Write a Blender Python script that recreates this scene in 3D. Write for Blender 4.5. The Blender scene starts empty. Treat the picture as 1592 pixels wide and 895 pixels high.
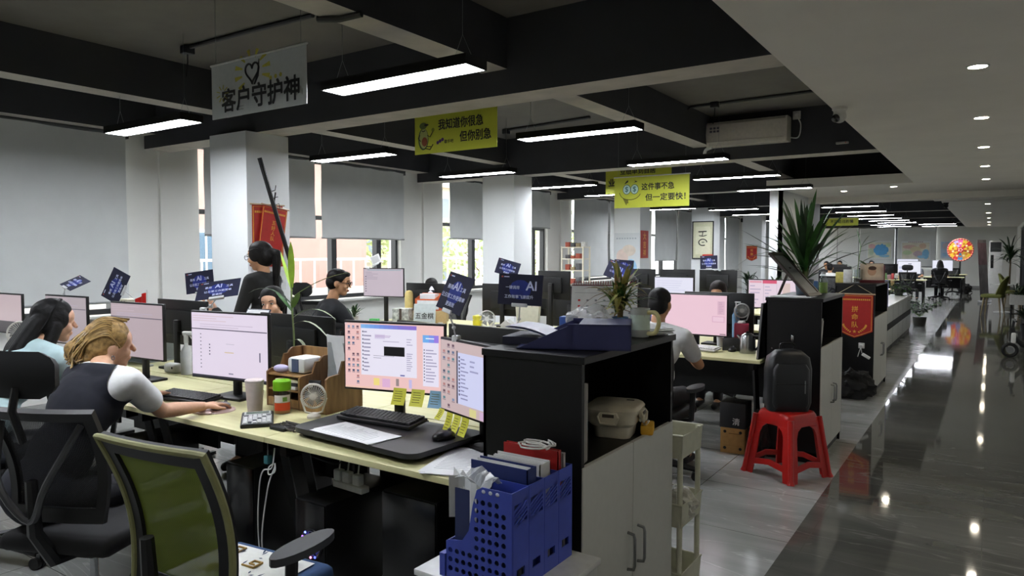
import bpy, bmesh, math, random
from mathutils import Vector, Matrix, Euler, noise
S = bpy.context.scene
COL = S.collection
R = math.radians
rnd = random.Random(7)

# ---------------------------------------------------------------- camera, world, exposure
cam_d = bpy.data.cameras.new('camera'); cam = bpy.data.objects.new('camera', cam_d); COL.objects.link(cam)
cam_d.sensor_width = 36; cam_d.lens = 36 * 1104 / 1592; cam_d.clip_start = .05; cam_d.clip_end = 400
cam.location = (0, 0, 1.58); cam.rotation_euler = (R(90 - 2.83), 0, R(34))
S.camera = cam
S.view_settings.view_transform = 'Standard'; S.view_settings.look = 'None'
S.view_settings.gamma = 1; S.view_settings.use_curve_mapping = False
S.view_settings.exposure = 0.0
SKY_STRENGTH = 6.0
LAMP = 66.0
DOWN = 150.0
SCREEN = 0.95
w = bpy.data.worlds.new('overcast_sky'); S.world = w; w.use_nodes = True
nt = w.node_tree; bg = nt.nodes['Background']
bg.inputs[1].default_value = SKY_STRENGTH
tc = nt.nodes.new('ShaderNodeTexCoord'); sx = nt.nodes.new('ShaderNodeSeparateXYZ')
rp = nt.nodes.new('ShaderNodeValToRGB')
rp.color_ramp.elements[0].position = .45; rp.color_ramp.elements[0].color = (.55, .56, .55, 1)
rp.color_ramp.elements[1].position = .6; rp.color_ramp.elements[1].color = (.92, .96, 1, 1)
mp = nt.nodes.new('ShaderNodeMapRange'); mp.inputs[1].default_value = -1; mp.inputs[2].default_value = 1
nt.links.new(tc.outputs['Generated'], sx.inputs[0]); nt.links.new(sx.outputs['Z'], mp.inputs[0])
nt.links.new(mp.outputs[0], rp.inputs[0]); nt.links.new(rp.outputs[0], bg.inputs[0])
try:
    S.cycles.use_denoising = True
    S.cycles.max_bounces = 8; S.cycles.transparent_max_bounces = 12
    S.cycles.sample_clamp_indirect = 4
    S.cycles.caustics_reflective = False; S.cycles.caustics_refractive = False
except Exception: pass

# ---------------------------------------------------------------- materials
def lin(c):
    if isinstance(c, str):
        c = [int(c[i:i + 2], 16) / 255 for i in (0, 2, 4)]
        c = [x / 12.92 if x <= .04045 else ((x + .055) / 1.055) ** 2.4 for x in c]
    return (c[0], c[1], c[2], 1)
_MC = {}
def M(hexc, rough=.55, metal=0., var=.06, scale=30., emit=0., trans=0., alpha=1., bump=0., spec=.5, coat=0.):
    """procedural principled material: base colour broken up by a fine noise"""
    key = (hexc, rough, metal, var, scale, emit, trans, alpha, bump, spec, coat)
    if key in _MC: return _MC[key]
    m = bpy.data.materials.new('mat_' + hexc); m.use_nodes = True
    n = m.node_tree.nodes; l = m.node_tree.links; b = n['Principled BSDF']
    c = lin(hexc)
    b.inputs['Base Color'].default_value = c
    b.inputs['Roughness'].default_value = rough; b.inputs['Metallic'].default_value = metal
    b.inputs['Specular IOR Level'].default_value = spec
    if coat: b.inputs['Coat Weight'].default_value = coat
    if trans: b.inputs['Transmission Weight'].default_value = trans
    if alpha < 1: b.inputs['Alpha'].default_value = alpha
    if emit:
        b.inputs['Emission Color'].default_value = c; b.inputs['Emission Strength'].default_value = emit
        b.inputs['Base Color'].default_value = tuple(x * .05 for x in c[:3]) + (1,)
    elif var:
        t = n.new('ShaderNodeTexCoord'); z = n.new('ShaderNodeTexNoise'); z.inputs['Scale'].default_value = scale
        z.inputs['Detail'].default_value = 3
        r = n.new('ShaderNodeValToRGB')
        r.color_ramp.elements[0].position = .3; r.color_ramp.elements[1].position = .7
        r.color_ramp.elements[0].color = tuple(max(0, x * (1 - var)) for x in c[:3]) + (1,)
        r.color_ramp.elements[1].color = tuple(min(1, x * (1 + var)) for x in c[:3]) + (1,)
        l.new(t.outputs['Object'], z.inputs['Vector']); l.new(z.outputs['Fac'], r.inputs[0]); l.new(r.outputs[0], b.inputs['Base Color'])
        if bump:
            bp = n.new('ShaderNodeBump'); bp.inputs['Strength'].default_value = bump; bp.inputs['Distance'].default_value = .004
            l.new(z.outputs['Fac'], bp.inputs['Height']); l.new(bp.outputs[0], b.inputs['Normal'])
    _MC[key] = m
    return m

def marble(name, base, vein, vein2, rough, rot):
    m = bpy.data.materials.new(name); m.use_nodes = True
    n = m.node_tree.nodes; l = m.node_tree.links; b = n['Principled BSDF']
    t = n.new('ShaderNodeTexCoord'); mp = n.new('ShaderNodeMapping')
    mp.inputs['Rotation'].default_value = (0, 0, R(rot)); mp.inputs['Scale'].default_value = (.5, 2.4, 1)
    l.new(t.outputs['Object'], mp.inputs[0])
    a = n.new('ShaderNodeTexNoise'); a.inputs['Scale'].default_value = 1.6; a.inputs['Detail'].default_value = 9; a.inputs['Distortion'].default_value = 1.2
    v = n.new('ShaderNodeTexNoise'); v.inputs['Scale'].default_value = .9; v.inputs['Detail'].default_value = 6; v.inputs['Distortion'].default_value = 2.4
    l.new(mp.outputs[0], a.inputs['Vector']); l.new(mp.outputs[0], v.inputs['Vector'])
    ra = n.new('ShaderNodeValToRGB'); ra.color_ramp.elements[0].position = .35; ra.color_ramp.elements[1].position = .68
    ra.color_ramp.elements[0].color = lin(base); ra.color_ramp.elements[1].color = lin(vein2)
    rv = n.new('ShaderNodeValToRGB'); e = rv.color_ramp.elements
    e[0].position = .485; e[0].color = (0, 0, 0, 1); e[1].position = .515; e[1].color = (0, 0, 0, 1)
    k = e.new(.5); k.color = (1, 1, 1, 1)
    l.new(a.outputs['Fac'], ra.inputs[0]); l.new(v.outputs['Fac'], rv.inputs[0])
    mx = n.new('ShaderNodeMix'); mx.data_type = 'RGBA'
    ml = n.new('ShaderNodeMath'); ml.operation = 'MULTIPLY'; ml.inputs[1].default_value = .55
    l.new(rv.outputs[0], ml.inputs[0]); l.new(ml.outputs[0], mx.inputs[0])
    l.new(ra.outputs[0], mx.inputs[6]); mx.inputs[7].default_value = lin(vein)
    br = n.new('ShaderNodeTexBrick'); br.offset = 0; br.inputs['Scale'].default_value = 1
    br.inputs['Brick Width'].default_value = .8; br.inputs['Row Height'].default_value = .8; br.inputs['Mortar Size'].default_value = .0025
    l.new(t.outputs['Object'], br.inputs['Vector'])
    m2 = n.new('ShaderNodeMix'); m2.data_type = 'RGBA'
    l.new(br.outputs['Fac'], m2.inputs[0]); l.new(mx.outputs[2], m2.inputs[6]); m2.inputs[7].default_value = lin('55554f')
    l.new(m2.outputs[2], b.inputs['Base Color']); b.inputs['Roughness'].default_value = rough
    wv = n.new('ShaderNodeTexNoise'); wv.inputs['Scale'].default_value = 1.3; wv.inputs['Detail'].default_value = 1
    bp = n.new('ShaderNodeBump'); bp.inputs['Strength'].default_value = .12; bp.inputs['Distance'].default_value = .01
    l.new(t.outputs['Object'], wv.inputs['Vector']); l.new(wv.outputs['Fac'], bp.inputs['Height']); l.new(bp.outputs[0], b.inputs['Normal'])
    return m

def wood(name, a, b_, rough=.5, scale=(1.2, 14, 14)):
    m = bpy.data.materials.new(name); m.use_nodes = True
    n = m.node_tree.nodes; l = m.node_tree.links; b = n['Principled BSDF']
    t = n.new('ShaderNodeTexCoord'); mp = n.new('ShaderNodeMapping'); mp.inputs['Scale'].default_value = scale
    z = n.new('ShaderNodeTexNoise'); z.inputs['Scale'].default_value = 3; z.inputs['Detail'].default_value = 6
    r = n.new('ShaderNodeValToRGB'); r.color_ramp.elements[0].position = .35; r.color_ramp.elements[1].position = .65
    r.color_ramp.elements[0].color = lin(a); r.color_ramp.elements[1].color = lin(b_)
    l.new(t.outputs['Object'], mp.inputs[0]); l.new(mp.outputs[0], z.inputs['Vector']); l.new(z.outputs['Fac'], r.inputs[0])
    l.new(r.outputs[0], b.inputs['Base Color']); b.inputs['Roughness'].default_value = rough
    return m

def glass_mat(name, tint='ffffff', mix=.1):
    m = bpy.data.materials.new(name); m.use_nodes = True
    n = m.node_tree.nodes; l = m.node_tree.links; n.remove(n['Principled BSDF'])
    a = n.new('ShaderNodeBsdfTransparent'); a.inputs[0].default_value = lin(tint)
    g = n.new('ShaderNodeBsdfGlossy'); g.inputs['Roughness'].default_value = .03
    x = n.new('ShaderNodeMixShader'); x.inputs[0].default_value = mix
    f = n.new('ShaderNodeLayerWeight')   # stronger reflection at grazing angles, same on both faces
    pw = n.new('ShaderNodeMath'); pw.operation = 'POWER'; pw.inputs[1].default_value = 4
    mm = n.new('ShaderNodeMath'); mm.operation = 'MULTIPLY_ADD'; mm.inputs[1].default_value = .5; mm.inputs[2].default_value = mix * .4
    l.new(f.outputs['Facing'], pw.inputs[0]); l.new(pw.outputs[0], mm.inputs[0]); l.new(mm.outputs[0], x.inputs[0])
    l.new(a.outputs[0], x.inputs[1]); l.new(g.outputs[0], x.inputs[2]); l.new(x.outputs[0], n['Material Output'].inputs[0])
    return m
GLASS = glass_mat('window_glass'); CLEAR = glass_mat('clear_plastic', 'f0f4f4', .25)

def mesh_weave(name, col, hole=.35, scale=260):
    """woven chair mesh: fine checker of thread and gap"""
    m = bpy.data.materials.new(name); m.use_nodes = True
    n = m.node_tree.nodes; l = m.node_tree.links; b = n['Principled BSDF']
    b.inputs['Base Color'].default_value = lin(col); b.inputs['Roughness'].default_value = .8
    t = n.new('ShaderNodeTexCoord'); c = n.new('ShaderNodeTexChecker'); c.inputs['Scale'].default_value = scale
    l.new(t.outputs['Object'], c.inputs['Vector'])
    mr = n.new('ShaderNodeMapRange'); mr.inputs[3].default_value = 1 - hole; mr.inputs[4].default_value = 1
    l.new(c.outputs['Fac'], mr.inputs[0]); l.new(mr.outputs[0], b.inputs['Alpha'])
    return m

BLK = M('080809', .45, spec=.4); BLK2 = M('0f1012', .6, spec=.4); BLKG = M('08080a', .25); GREY = M('6d6f70', .5); DGREY = M('35373a', .6)
WHT = M('d9dad6', .5); WHTG = M('e4e4e0', .3); PAPER = M('e6e8e8', .7, var=.03); CREAM = M('d2cf9e', .45)
CHROME = M('b9bbbd', .22, 1.); STEEL = M('8f9192', .35, 1.)
BLUE = M('2b3a86', .45); NAVY = M('2a2e52', .5); RED = M('c41f1c', .35); GOLD = M('e0a33c', .5)
INK = M('101012', .6); SKIN = M('d8a98b', .5, var=.05, scale=60); SKIN2 = M('c6956f', .5, var=.05, scale=60)
LEAF = M('2f5a22', .45, var=.35, scale=12); LEAFD = M('1c3318', .4, var=.35, scale=12); LEAFY = M('9fc23a', .45, var=.25, scale=12)
STEMG = M('5d7a3a', .5, var=.2)

# ---------------------------------------------------------------- geometry helpers
def rotm(rx=0, ry=0, rz=0): return Euler((R(rx), R(ry), R(rz))).to_matrix().to_4x4()
class G:
    """collects shapes and links them as ONE mesh object"""
    def __init__(s): s.bm = bmesh.new(); s.mats = []; s.X = Matrix.Identity(4)
    def mi(s, m):
        if m not in s.mats: s.mats.append(m)
        return s.mats.index(m)
    def _fin(s, vs, mat, mtx):
        k = s.mi(mat); fs = set()
        T = s.X @ mtx
        for v in vs: v.co = T @ v.co
        for v in vs: fs.update(v.link_faces)
        for f in fs: f.material_index = k
        return s
    def box(s, c, size, mat, rot=None, bev=0., seg=2):
        r = bmesh.ops.create_cube(s.bm, size=1)['verts']
        for v in r: v.co = Vector((v.co.x * size[0], v.co.y * size[1], v.co.z * size[2]))
        if bev:
            es = list({e for v in r for e in v.link_edges})
            o = bmesh.ops.bevel(s.bm, geom=es, offset=bev, segments=seg, profile=.5, affect='EDGES')
            r = list({v for f in o['faces'] for v in f.verts} | {v for v in r if v.is_valid})
        return s._fin(r, mat, Matrix.Translation(c) @ (rot or Matrix.Identity(4)))
    def bx(s, x0, x1, y0, y1, z0, z1, mat, bev=0.):
        return s.box(((x0 + x1) / 2, (y0 + y1) / 2, (z0 + z1) / 2), (abs(x1 - x0), abs(y1 - y0), abs(z1 - z0)), mat, None, bev)
    def cyl(s, p0, p1, r0, mat, r1=None, n=16, caps=True):
        p0 = Vector(p0); p1 = Vector(p1); d = p1 - p0
        if d.length < 1e-6: return s
        r = bmesh.ops.create_cone(s.bm, cap_ends=caps, cap_tris=False, segments=n, radius1=r0, radius2=r0 if r1 is None else r1, depth=d.length)['verts']
        return s._fin(r, mat, Matrix.Translation((p0 + p1) / 2) @ d.to_track_quat('Z', 'Y').to_matrix().to_4x4())
    def ell(s, c, r, mat, rot=None, u=18, v=12):
        q = bmesh.ops.create_uvsphere(s.bm, u_segments=u, v_segments=v, radius=1)['verts']
        return s._fin(q, mat, Matrix.Translation(c) @ (rot or Matrix.Identity(4)) @ Matrix.Diagonal((r[0], r[1], r[2], 1)))
    def tube(s, pts, r, mat, n=8, closed=False):
        pts = [Vector(p) for p in pts]; m = len(pts); k = s.mi(mat); rings = []
        up = Vector((0, 0, 1)); prev = None
        for i, p in enumerate(pts):
            a = pts[(i - 1) % m] if (closed or i) else p; b = pts[(i + 1) % m] if (closed or i < m - 1) else p
            d = (b - a).normalized() if (b - a).length > 1e-9 else up
            x = (prev - d * prev.dot(d)) if prev is not None else d.cross(up if abs(d.z) < .95 else Vector((1, 0, 0)))
            if x.length < 1e-5: x = d.cross(Vector((1, 0, 0)))
            x.normalize(); y = d.cross(x); prev = x
            rr = r[i] if isinstance(r, (list, tuple)) else r
            rings.append([s.bm.verts.new(s.X @ (p + (x * math.cos(6.28319 * j / n) + y * math.sin(6.28319 * j / n)) * rr)) for j in range(n)])
        q = m if closed else m - 1
        for i in range(q):
            A = rings[i]; B = rings[(i + 1) % m]
            for j in range(n): s.bm.faces.new((A[j], A[(j + 1) % n], B[(j + 1) % n], B[j])).material_index = k
        if not closed:
            for A, fl in ((rings[0], 1), (rings[-1], 0)):
                s.bm.faces.new(A[::-1] if fl else A).material_index = k
        return s
    def lathe(s, prof, mat, n=24, c=(0, 0, 0), mtx=None):
        k = s.mi(mat); T = s.X @ Matrix.Translation(c) @ (mtx or Matrix.Identity(4)); rings = []
        for r, z in prof:
            if r < 1e-5: rings.append([s.bm.verts.new(T @ Vector((0, 0, z)))])
            else: rings.append([s.bm.verts.new(T @ Vector((r * math.cos(6.28319 * j / n), r * math.sin(6.28319 * j / n), z))) for j in range(n)])
        for A, B in zip(rings, rings[1:]):
            for j in range(n):
                a0, a1 = A[j % len(A)], A[(j + 1) % len(A)]; b0, b1 = B[j % len(B)], B[(j + 1) % len(B)]
                vs = []
                for v in (a0, a1, b1, b0):
                    if v not in vs: vs.append(v)
                if len(vs) > 2:
                    try: s.bm.faces.new(vs).material_index = k
                    except ValueError: pass
        return s
    def poly(s, pts, mat):
        f = s.bm.faces.new([s.bm.verts.new(s.X @ Vector(p)) for p in pts]); f.material_index = s.mi(mat); return s
    def prism(s, pts, ext, mat):
        """polygon of 3-D points pushed along ext"""
        k = s.mi(mat); e = Vector(ext)
        A = [s.bm.verts.new(s.X @ Vector(p)) for p in pts]; B = [s.bm.verts.new(s.X @ (Vector(p) + e)) for p in pts]
        n = len(pts); fs = [s.bm.faces.new(A[::-1]), s.bm.faces.new(B)]
        for i in range(n): fs.append(s.bm.faces.new((A[i], A[(i + 1) % n], B[(i + 1) % n], B[i])))
        for f in fs: f.material_index = k
        return s
    def strip(s, rows, mat, thick=0.):
        """grid surface from rows of points"""
        k = s.mi(mat); V = [[s.bm.verts.new(s.X @ Vector(p)) for p in r] for r in rows]; fs = []
        for i in range(len(V) - 1):
            for j in range(len(V[0]) - 1):
                fs.append(s.bm.faces.new((V[i][j], V[i][j + 1], V[i + 1][j + 1], V[i + 1][j])))
        for f in fs: f.material_index = k
        if thick:
            bmesh.ops.recalc_face_normals(s.bm, faces=fs)
            o = bmesh.ops.solidify(s.bm, geom=fs, thickness=thick)
            for f in o['geom']:
                if isinstance(f, bmesh.types.BMFace): f.material_index = k
        return s
    def text(s, txt, o, xa, ya, size, mat, align='CENTER', bold=0., width=None):
        """lettering laid on the plane (o, xa, ya)"""
        cu = bpy.data.curves.new('lettering', 'FONT'); cu.body = txt; cu.size = size; cu.align_x = align; cu.align_y = 'CENTER'
        cu.offset = 0; cu.resolution_u = 3; cu.extrude = 0
        ob = bpy.data.objects.new('lettering', cu); me = bpy.data.meshes.new_from_object(ob)
        xa = Vector(xa).normalized(); ya = Vector(ya).normalized(); za = xa.cross(ya)
        k = s.mi(mat); sx = 1.
        if width and len(me.vertices):
            xs = [v.co.x for v in me.vertices]; sx = width / max(1e-6, max(xs) - min(xs))
        b = bold * size * .8   # heavier strokes: the glyph laid down nine times, slightly shifted
        for i_, (dx, dy) in enumerate([(0, 0)] + ([(b, b), (-b, b), (b, -b), (-b, -b), (b, 0), (-b, 0), (0, b), (0, -b)] if b else [])):
            vs = [s.bm.verts.new(s.X @ (Vector(o) + xa * (v.co.x * sx + dx) + ya * (v.co.y + dy) + za * (.0012 + .0001 * i_))) for v in me.vertices]
            for p in me.polygons:
                try: s.bm.faces.new([vs[i] for i in p.vertices]).material_index = k
                except ValueError: pass
        bpy.data.objects.remove(ob); bpy.data.curves.remove(cu); bpy.data.meshes.remove(me)
        return s
    def build(s, name, parent=None, ang=35, loc=None, recalc=True):
        if recalc: bmesh.ops.recalc_face_normals(s.bm, faces=s.bm.faces)
        me = bpy.data.meshes.new(name); s.bm.to_mesh(me); s.bm.free()
        for m in s.mats: me.materials.append(m)
        if ang and len(me.polygons):
            me.polygons.foreach_set('use_smooth', [True] * len(me.polygons)); me.set_sharp_from_angle(angle=R(ang))
        o = bpy.data.objects.new(name, me); COL.objects.link(o)
        if parent is not None: o.parent = parent
        if loc is not None: o.location = loc
        return o
def tag(o, label, cat, group=None, kind=None):
    if label: o['label'] = label
    if cat: o['category'] = cat
    if group: o['group'] = group
    if kind: o['kind'] = kind
    return o
def thing(name, label, cat, loc=(0, 0, 0), rz=0., group=None, kind=None):
    o = bpy.data.objects.new(name, None); COL.objects.link(o); o.empty_display_size = .1
    o.location = loc; o.rotation_euler = (0, 0, R(rz))
    return tag(o, label, cat, group, kind)
def struct(o): o['kind'] = 'structure'; return o
def kids(o): return [c for c in bpy.data.objects if c.parent == o]
def copy_tree(o, loc=None, rz=None, label=None, group=None, parent=None):
    c = o.copy(); COL.objects.link(c)
    if parent is not None: c.parent = parent
    if loc is not None: c.location = loc
    if rz is not None: c.rotation_euler = (0, 0, R(rz))
    if label: c['label'] = label
    if group: c['group'] = group
    for ch in kids(o): copy_tree(ch, parent=c)
    return c
def arc(c, r, a0, a1, n, ax='xy'):
    o = []
    for i in range(n + 1):
        a = R(a0 + (a1 - a0) * i / n); p = (r * math.cos(a), r * math.sin(a))
        o.append({'xy': (c[0] + p[0], c[1] + p[1], c[2]), 'xz': (c[0] + p[0], c[1], c[2] + p[1]), 'yz': (c[0], c[1] + p[0], c[2] + p[1])}[ax])
    return o
def spline(pts, n=6):
    P = [Vector(p) for p in pts]; P = [P[0] * 2 - P[1]] + P + [P[-1] * 2 - P[-2]]; o = []
    for i in range(1, len(P) - 2):
        for k in range(n):
            t = k / n; a, b, c, d = P[i - 1:i + 3]
            o.append(.5 * ((2 * b) + (c - a) * t + (2 * a - 5 * b + 4 * c - d) * t * t + (3 * b - a - 3 * c + d) * t ** 3))
    return o + [P[-2]]
# ================================================================ THE ROOM
XW = -8.2            # window wall, inner face
XR = .9              # right-hand wall
YB, YF = -3.0, 38.0
SLAB = 3.35
fl = G(); fl.bx(XW - .3, -.88, YB, YF, -.1, 0, marble('grey_marble_tile', '8d8f8d', 'bfc0bc', 'a1a29f', .16, 24)); 
o = fl.build('floor', ang=0); struct(o)
fl = G(); fl.bx(-.88, XR + .2, YB, YF, -.1, 0, marble('dark_polished_tile', '4c4c48', '7d7d77', '5f5f59', .05, 97))
o = fl.build('floor_aisle', ang=0); struct(o)
CEIL = M('5c5954', .9, var=.1, scale=3); CEILB = M('2c2d31', .85, var=.1, scale=3); BEAMU = M('b3ada3', .9, var=.12, scale=4)
PLAST = M('ebe8df', .9, var=.03, scale=2); WALLP = M('e4e4df', .85, var=.02, scale=2); COLP = M('e6e9e9', .8, var=.02, scale=2)
g = G(); g.bx(XW - .3, XR + .2, YB, YF, SLAB, SLAB + .2, CEIL); struct(g.build('ceiling', ang=0))
def beam(name, x0, x1, y0, y1, zb):
    g = G()
    g.bx(x0, x1, y0, y1, zb, SLAB, CEILB)
    bmesh.ops.recalc_face_normals(g.bm, faces=g.bm.faces)
    k = g.mi(BEAMU)
    for f in g.bm.faces:
        if f.normal.z < -.9: f.material_index = k
    struct(g.build(name, ang=0))
COLY = [4.37 + 4.73 * i for i in range(-1, 8)]
for i, y in enumerate(COLY): beam('trim_%d' % (i + 1), XW, XR, y + .13, y + .45, 2.78)
n = len(COLY)
for xb in (-6.45, -3.2):
    for y0, y1 in zip([YB] + [y + .45 for y in COLY], [y + .13 for y in COLY] + [YF]):
        n += 1; beam('trim_%d' % n, xb - .12, xb + .12, y0, y1, 2.97)
beam('trim_%d' % (n + 1), XW - .1, XW + .28, YB, YF, 2.93); n += 1
# white plaster soffit over the aisle, the cross strip and its bulkhead
g = G(); g.bx(-1.06, XR, YB, 18.0, 2.70, 2.86, PLAST); g.bx(-.93, XR, 18.0, 36.2, 2.68, 2.86, PLAST)
g.bx(-3.35, -1.06, 13.05, 15.4, 2.70, 2.86, PLAST); struct(g.build('ceiling_soffit', ang=0))
g = G(); g.bx(-3.35, XR, 15.4, 15.6, 2.58, 2.86, PLAST); struct(g.build('trim_%d' % (n + 1), ang=0)); n += 1
# walls
g = G(); g.bx(-6.0, XR + .2, YB - .2, YB, 0, SLAB, WALLP); g.bx(XW - .3, -6.0, YB - .2, YB, 0, SLAB, WALLP); struct(g.build('wall_back', ang=0))
# right wall: painted run, then the glazed run far down the aisle
g = G(); g.bx(XR, XR + .2, YB, 14, 0, SLAB, WALLP); g.bx(XR, XR + .2, 14, YF, 2.55, SLAB, WALLP); g.bx(XR, XR + .2, 34.5, YF, 0, 2.55, WALLP)
struct(g.build('wall_right', ang=0))
gw = thing('window_20', None, None, (XR + .1, 14, 0), kind='structure')
g = G()
for k in range(9): g.bx(-.05, .05, k * 2.56 - .05, k * 2.56 + .05, 0, 2.55, DGREY)
g.bx(-.05, .05, 0, 20.5, 0, .08, DGREY); g.bx(-.05, .05, 0, 20.5, 2.47, 2.55, DGREY); g.build('window_frame', gw, 0)
g = G(); g.bx(-.008, .008, 0, 20.5, .08, 2.47, GLASS); g.build('pane', gw, 0)
g = G(); g.bx(XR + .2, XR + 3.2, 13.8, YF, -.1, 0, M('4a4a48', .4)); g.bx(XR + .2, XR + 3.2, 13.8, YF, 2.7, 2.8, CEIL); g.bx(XR + 3.0, XR + 3.2, 13.8, YF, 0, 2.7, M('57575a', .8)); g.bx(XR + .2, XR + 3.0, 13.8, 14, 0, 2.7, WALLP)
struct(g.build('wall_room_behind_glass', ang=0))
# far wall with its own window opening
g = G()
for x0, x1, z0, z1 in ((-2.12, XR + .2, 0, SLAB), (XW - .3, -5.32, 0, SLAB), (-5.32, -2.12, 0, .9), (-5.32, -2.12, 2.78, SLAB)): g.bx(x0, x1, YF, YF + .25, z0, z1, WALLP)
struct(g.build('wall_far', ang=0))
g = G(); g.bx(-2.12, XR, YF - .02, YF, 0, .1, M('8a8a88', .4)); g.bx(XW, -5.32, YF - .02, YF, 0, .1, M('8a8a88', .4)); struct(g.build('baseboard_far', ang=0))
FRM = M('26282b', .45); 
def window(name, u0, u1, z0, z1, mull, ax, at, horiz=()):
    """window in a wall: ax 'y' runs along Y at x=at, 'x' runs along X at y=at"""
    t = thing(name, None, None, (at, u0, 0) if ax == 'y' else (u0, at, 0), kind='structure')
    def bb(g, a0, a1, d0, d1, zz0, zz1, m):
        (g.bx(d0, d1, a0, a1, zz0, zz1, m) if ax == 'y' else g.bx(a0, a1, d0, d1, zz0, zz1, m))
    L = u1 - u0; g = G()
    for a in [0] + [m - u0 for m in mull] + [L]: bb(g, max(0, a - .05), min(L, a + .05), -.04, .06, z0, z1, FRM)
    for z in (z0 + .03, z1 - .03) + tuple(horiz): bb(g, 0, L, -.035, .055, z - .03, z + .03, FRM)
    g.build('window_frame', t, 0)
    g = G(); bb(g, .02, L - .02, .0, .008, z0 + .02, z1 - .02, GLASS); g.build('pane', t, 0)
    return t
SILL = .86; WTOP = 2.95
wy = [(-3.0, 4.16)] + [(5.17 + 4.73 * i, 8.81 + 4.73 * i) for i in range(6)] + [(33.55, 38.0)]
g = G()
g.bx(XW - .25, XW, YB, YF, 0, SILL, WALLP); g.bx(XW - .25, XW, YB, YF, WTOP, SLAB, CEILB)
for a, b in zip(wy, wy[1:]): g.bx(XW - .25, XW + .02, a[1], b[0], SILL, WTOP, WALLP)
for a, b in zip(wy, wy[1:]): g.bx(XW + .02, XW + .06, (a[1] + b[0]) / 2 - .01, (a[1] + b[0]) / 2 + .012, SILL, WTOP - .1, WALLP)
struct(g.build('wall_left', ang=0))
g = G(); g.bx(XW - .02, XW + .16, YB, YF, SILL, SILL + .03, M('c9c9c4', .4)); struct(g.build('trim_%d' % (n + 1), ang=0)); n += 1
for i, (a, b) in enumerate(wy):
    L = b - a; window('window_%d' % (i + 1), a, b, SILL + .03, WTOP, [a + L * k for k in ((.28, .62, .88) if i else (.5, .8))], 'y', XW - .12, (2.1,))
window('window_9', -5.32, -2.12, .9, 2.78, [-3.75], 'x', YF + .1)
# concrete columns, painted white
for i, y in enumerate(COLY[1:7]):
    g = G(); g.bx(-6.7, -6.1, y, y + .51, 0, 2.78, COLP, .004); g.bx(-6.72, -6.08, y - .02, y + .53, 0, .1, GREY)
    struct(g.build('column_%d' % (i + 1), ang=0))
g = G(); g.bx(-3.35, -3.12, 13.3, 13.9, 0, 2.70, COLP); g.bx(-3.3, -3.2, 13.9, 16.6, 0, 2.70, COLP); g.bx(-3.2, -3.12, 13.3, 16.6, 0, 2.7, COLP)
struct(g.build('wall_stub', ang=0))
# ---------------------------------------------------------------- roller blinds
FAB = M('d3d6d5', .9, var=.03, scale=4); FAB.node_tree.nodes['Principled BSDF'].inputs['Transmission Weight'].default_value = 0
nb = [0]
def blind(y0, y1, zb, label, ax='y', at=None):
    at = (XW + .1) if at is None else at
    t = thing('roller_blind', label, 'blind', (at, y0, 0) if ax == 'y' else (y0, at, 0), 0 if ax == 'y' else -90, 'grey roller blinds over the windows')
    if ax == 'x': t.scale = (1, 1, 1)
    L = y1 - y0; zt = 2.9 if ax == 'y' else 2.76; nb[0] += 1; ph = nb[0] * 1.7
    g = G(); rows = []
    for i in range(13):
        z = zb + (zt - zb) * i / 12
        rows.append([(.012 * math.sin(j * .55 + ph) * (1 - i / 12) + .006 * math.sin(j * 1.3 + i * .7 + ph), L * j / 16, z) for j in range(17)])
    g.strip(rows, FAB, .003); g.build('fabric', t, 60)
    g = G(); g.cyl((0, .0, zb), (0, L, zb), .013, M('8b8d8c', .6), n=10); g.build('bottom_bar', t)
    g = G(); g.cyl((-.02, -.02, zt + .012), (-.02, L + .02, zt + .012), .03, DGREY, n=14); g.box((-.02, L + .03, zt), (.06, .012, .08), BLK); g.build('roller', t)
    return t
B = [(-2.9, .4, 1.03, 'grey roller blind wholly lowered, nearest the camera and cut by the left edge'),
     (.5, 4.24, 1.03, 'broad grey roller blind lowered to the sill at the far left'),
     (5.2, 6.93, 1.80, 'narrow grey roller blind half lowered behind the first white column'),
     (7.05, 8.80, 1.80, 'square grey roller blind half raised behind the man in black'),
     (10.0, 11.75, 1.84, 'grey roller blind raised over the window left of the second column'),
     (11.85, 13.5, 2.12, 'shortest grey roller blind right of the second column beside the wall pier'),
     (14.6, 16.36, 1.0, 'grey roller blind lowered behind the white wire rack'),
     (16.5, 18.25, 1.0, 'grey roller blind lowered left of the column with the pale poster'),
     (19.4, 21.1, 1.35, 'grey roller blind right of the red calligraphy strip'),
     (21.25, 23.0, .95, 'grey roller blind left of the framed calligraphy scroll'),
     (24.15, 25.9, .95, 'grey roller blind right of the framed calligraphy scroll'),
     (26.0, 27.7, .95, 'grey roller blind behind the small red pennant column'),
     (28.9, 30.6, .95, 'far grey roller blind just left of the white stub wall'),
     (30.75, 32.4, .95, 'far grey roller blind hidden mostly by the stub wall')]
for b in B: blind(*b)
blind(-5.3, -3.79, .95, 'grey roller blind on the far wall behind the blue sea map', 'x', YF - .1)
blind(-3.68, -2.14, .95, 'grey roller blind on the far wall behind the pale land map', 'x', YF - .1)
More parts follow.
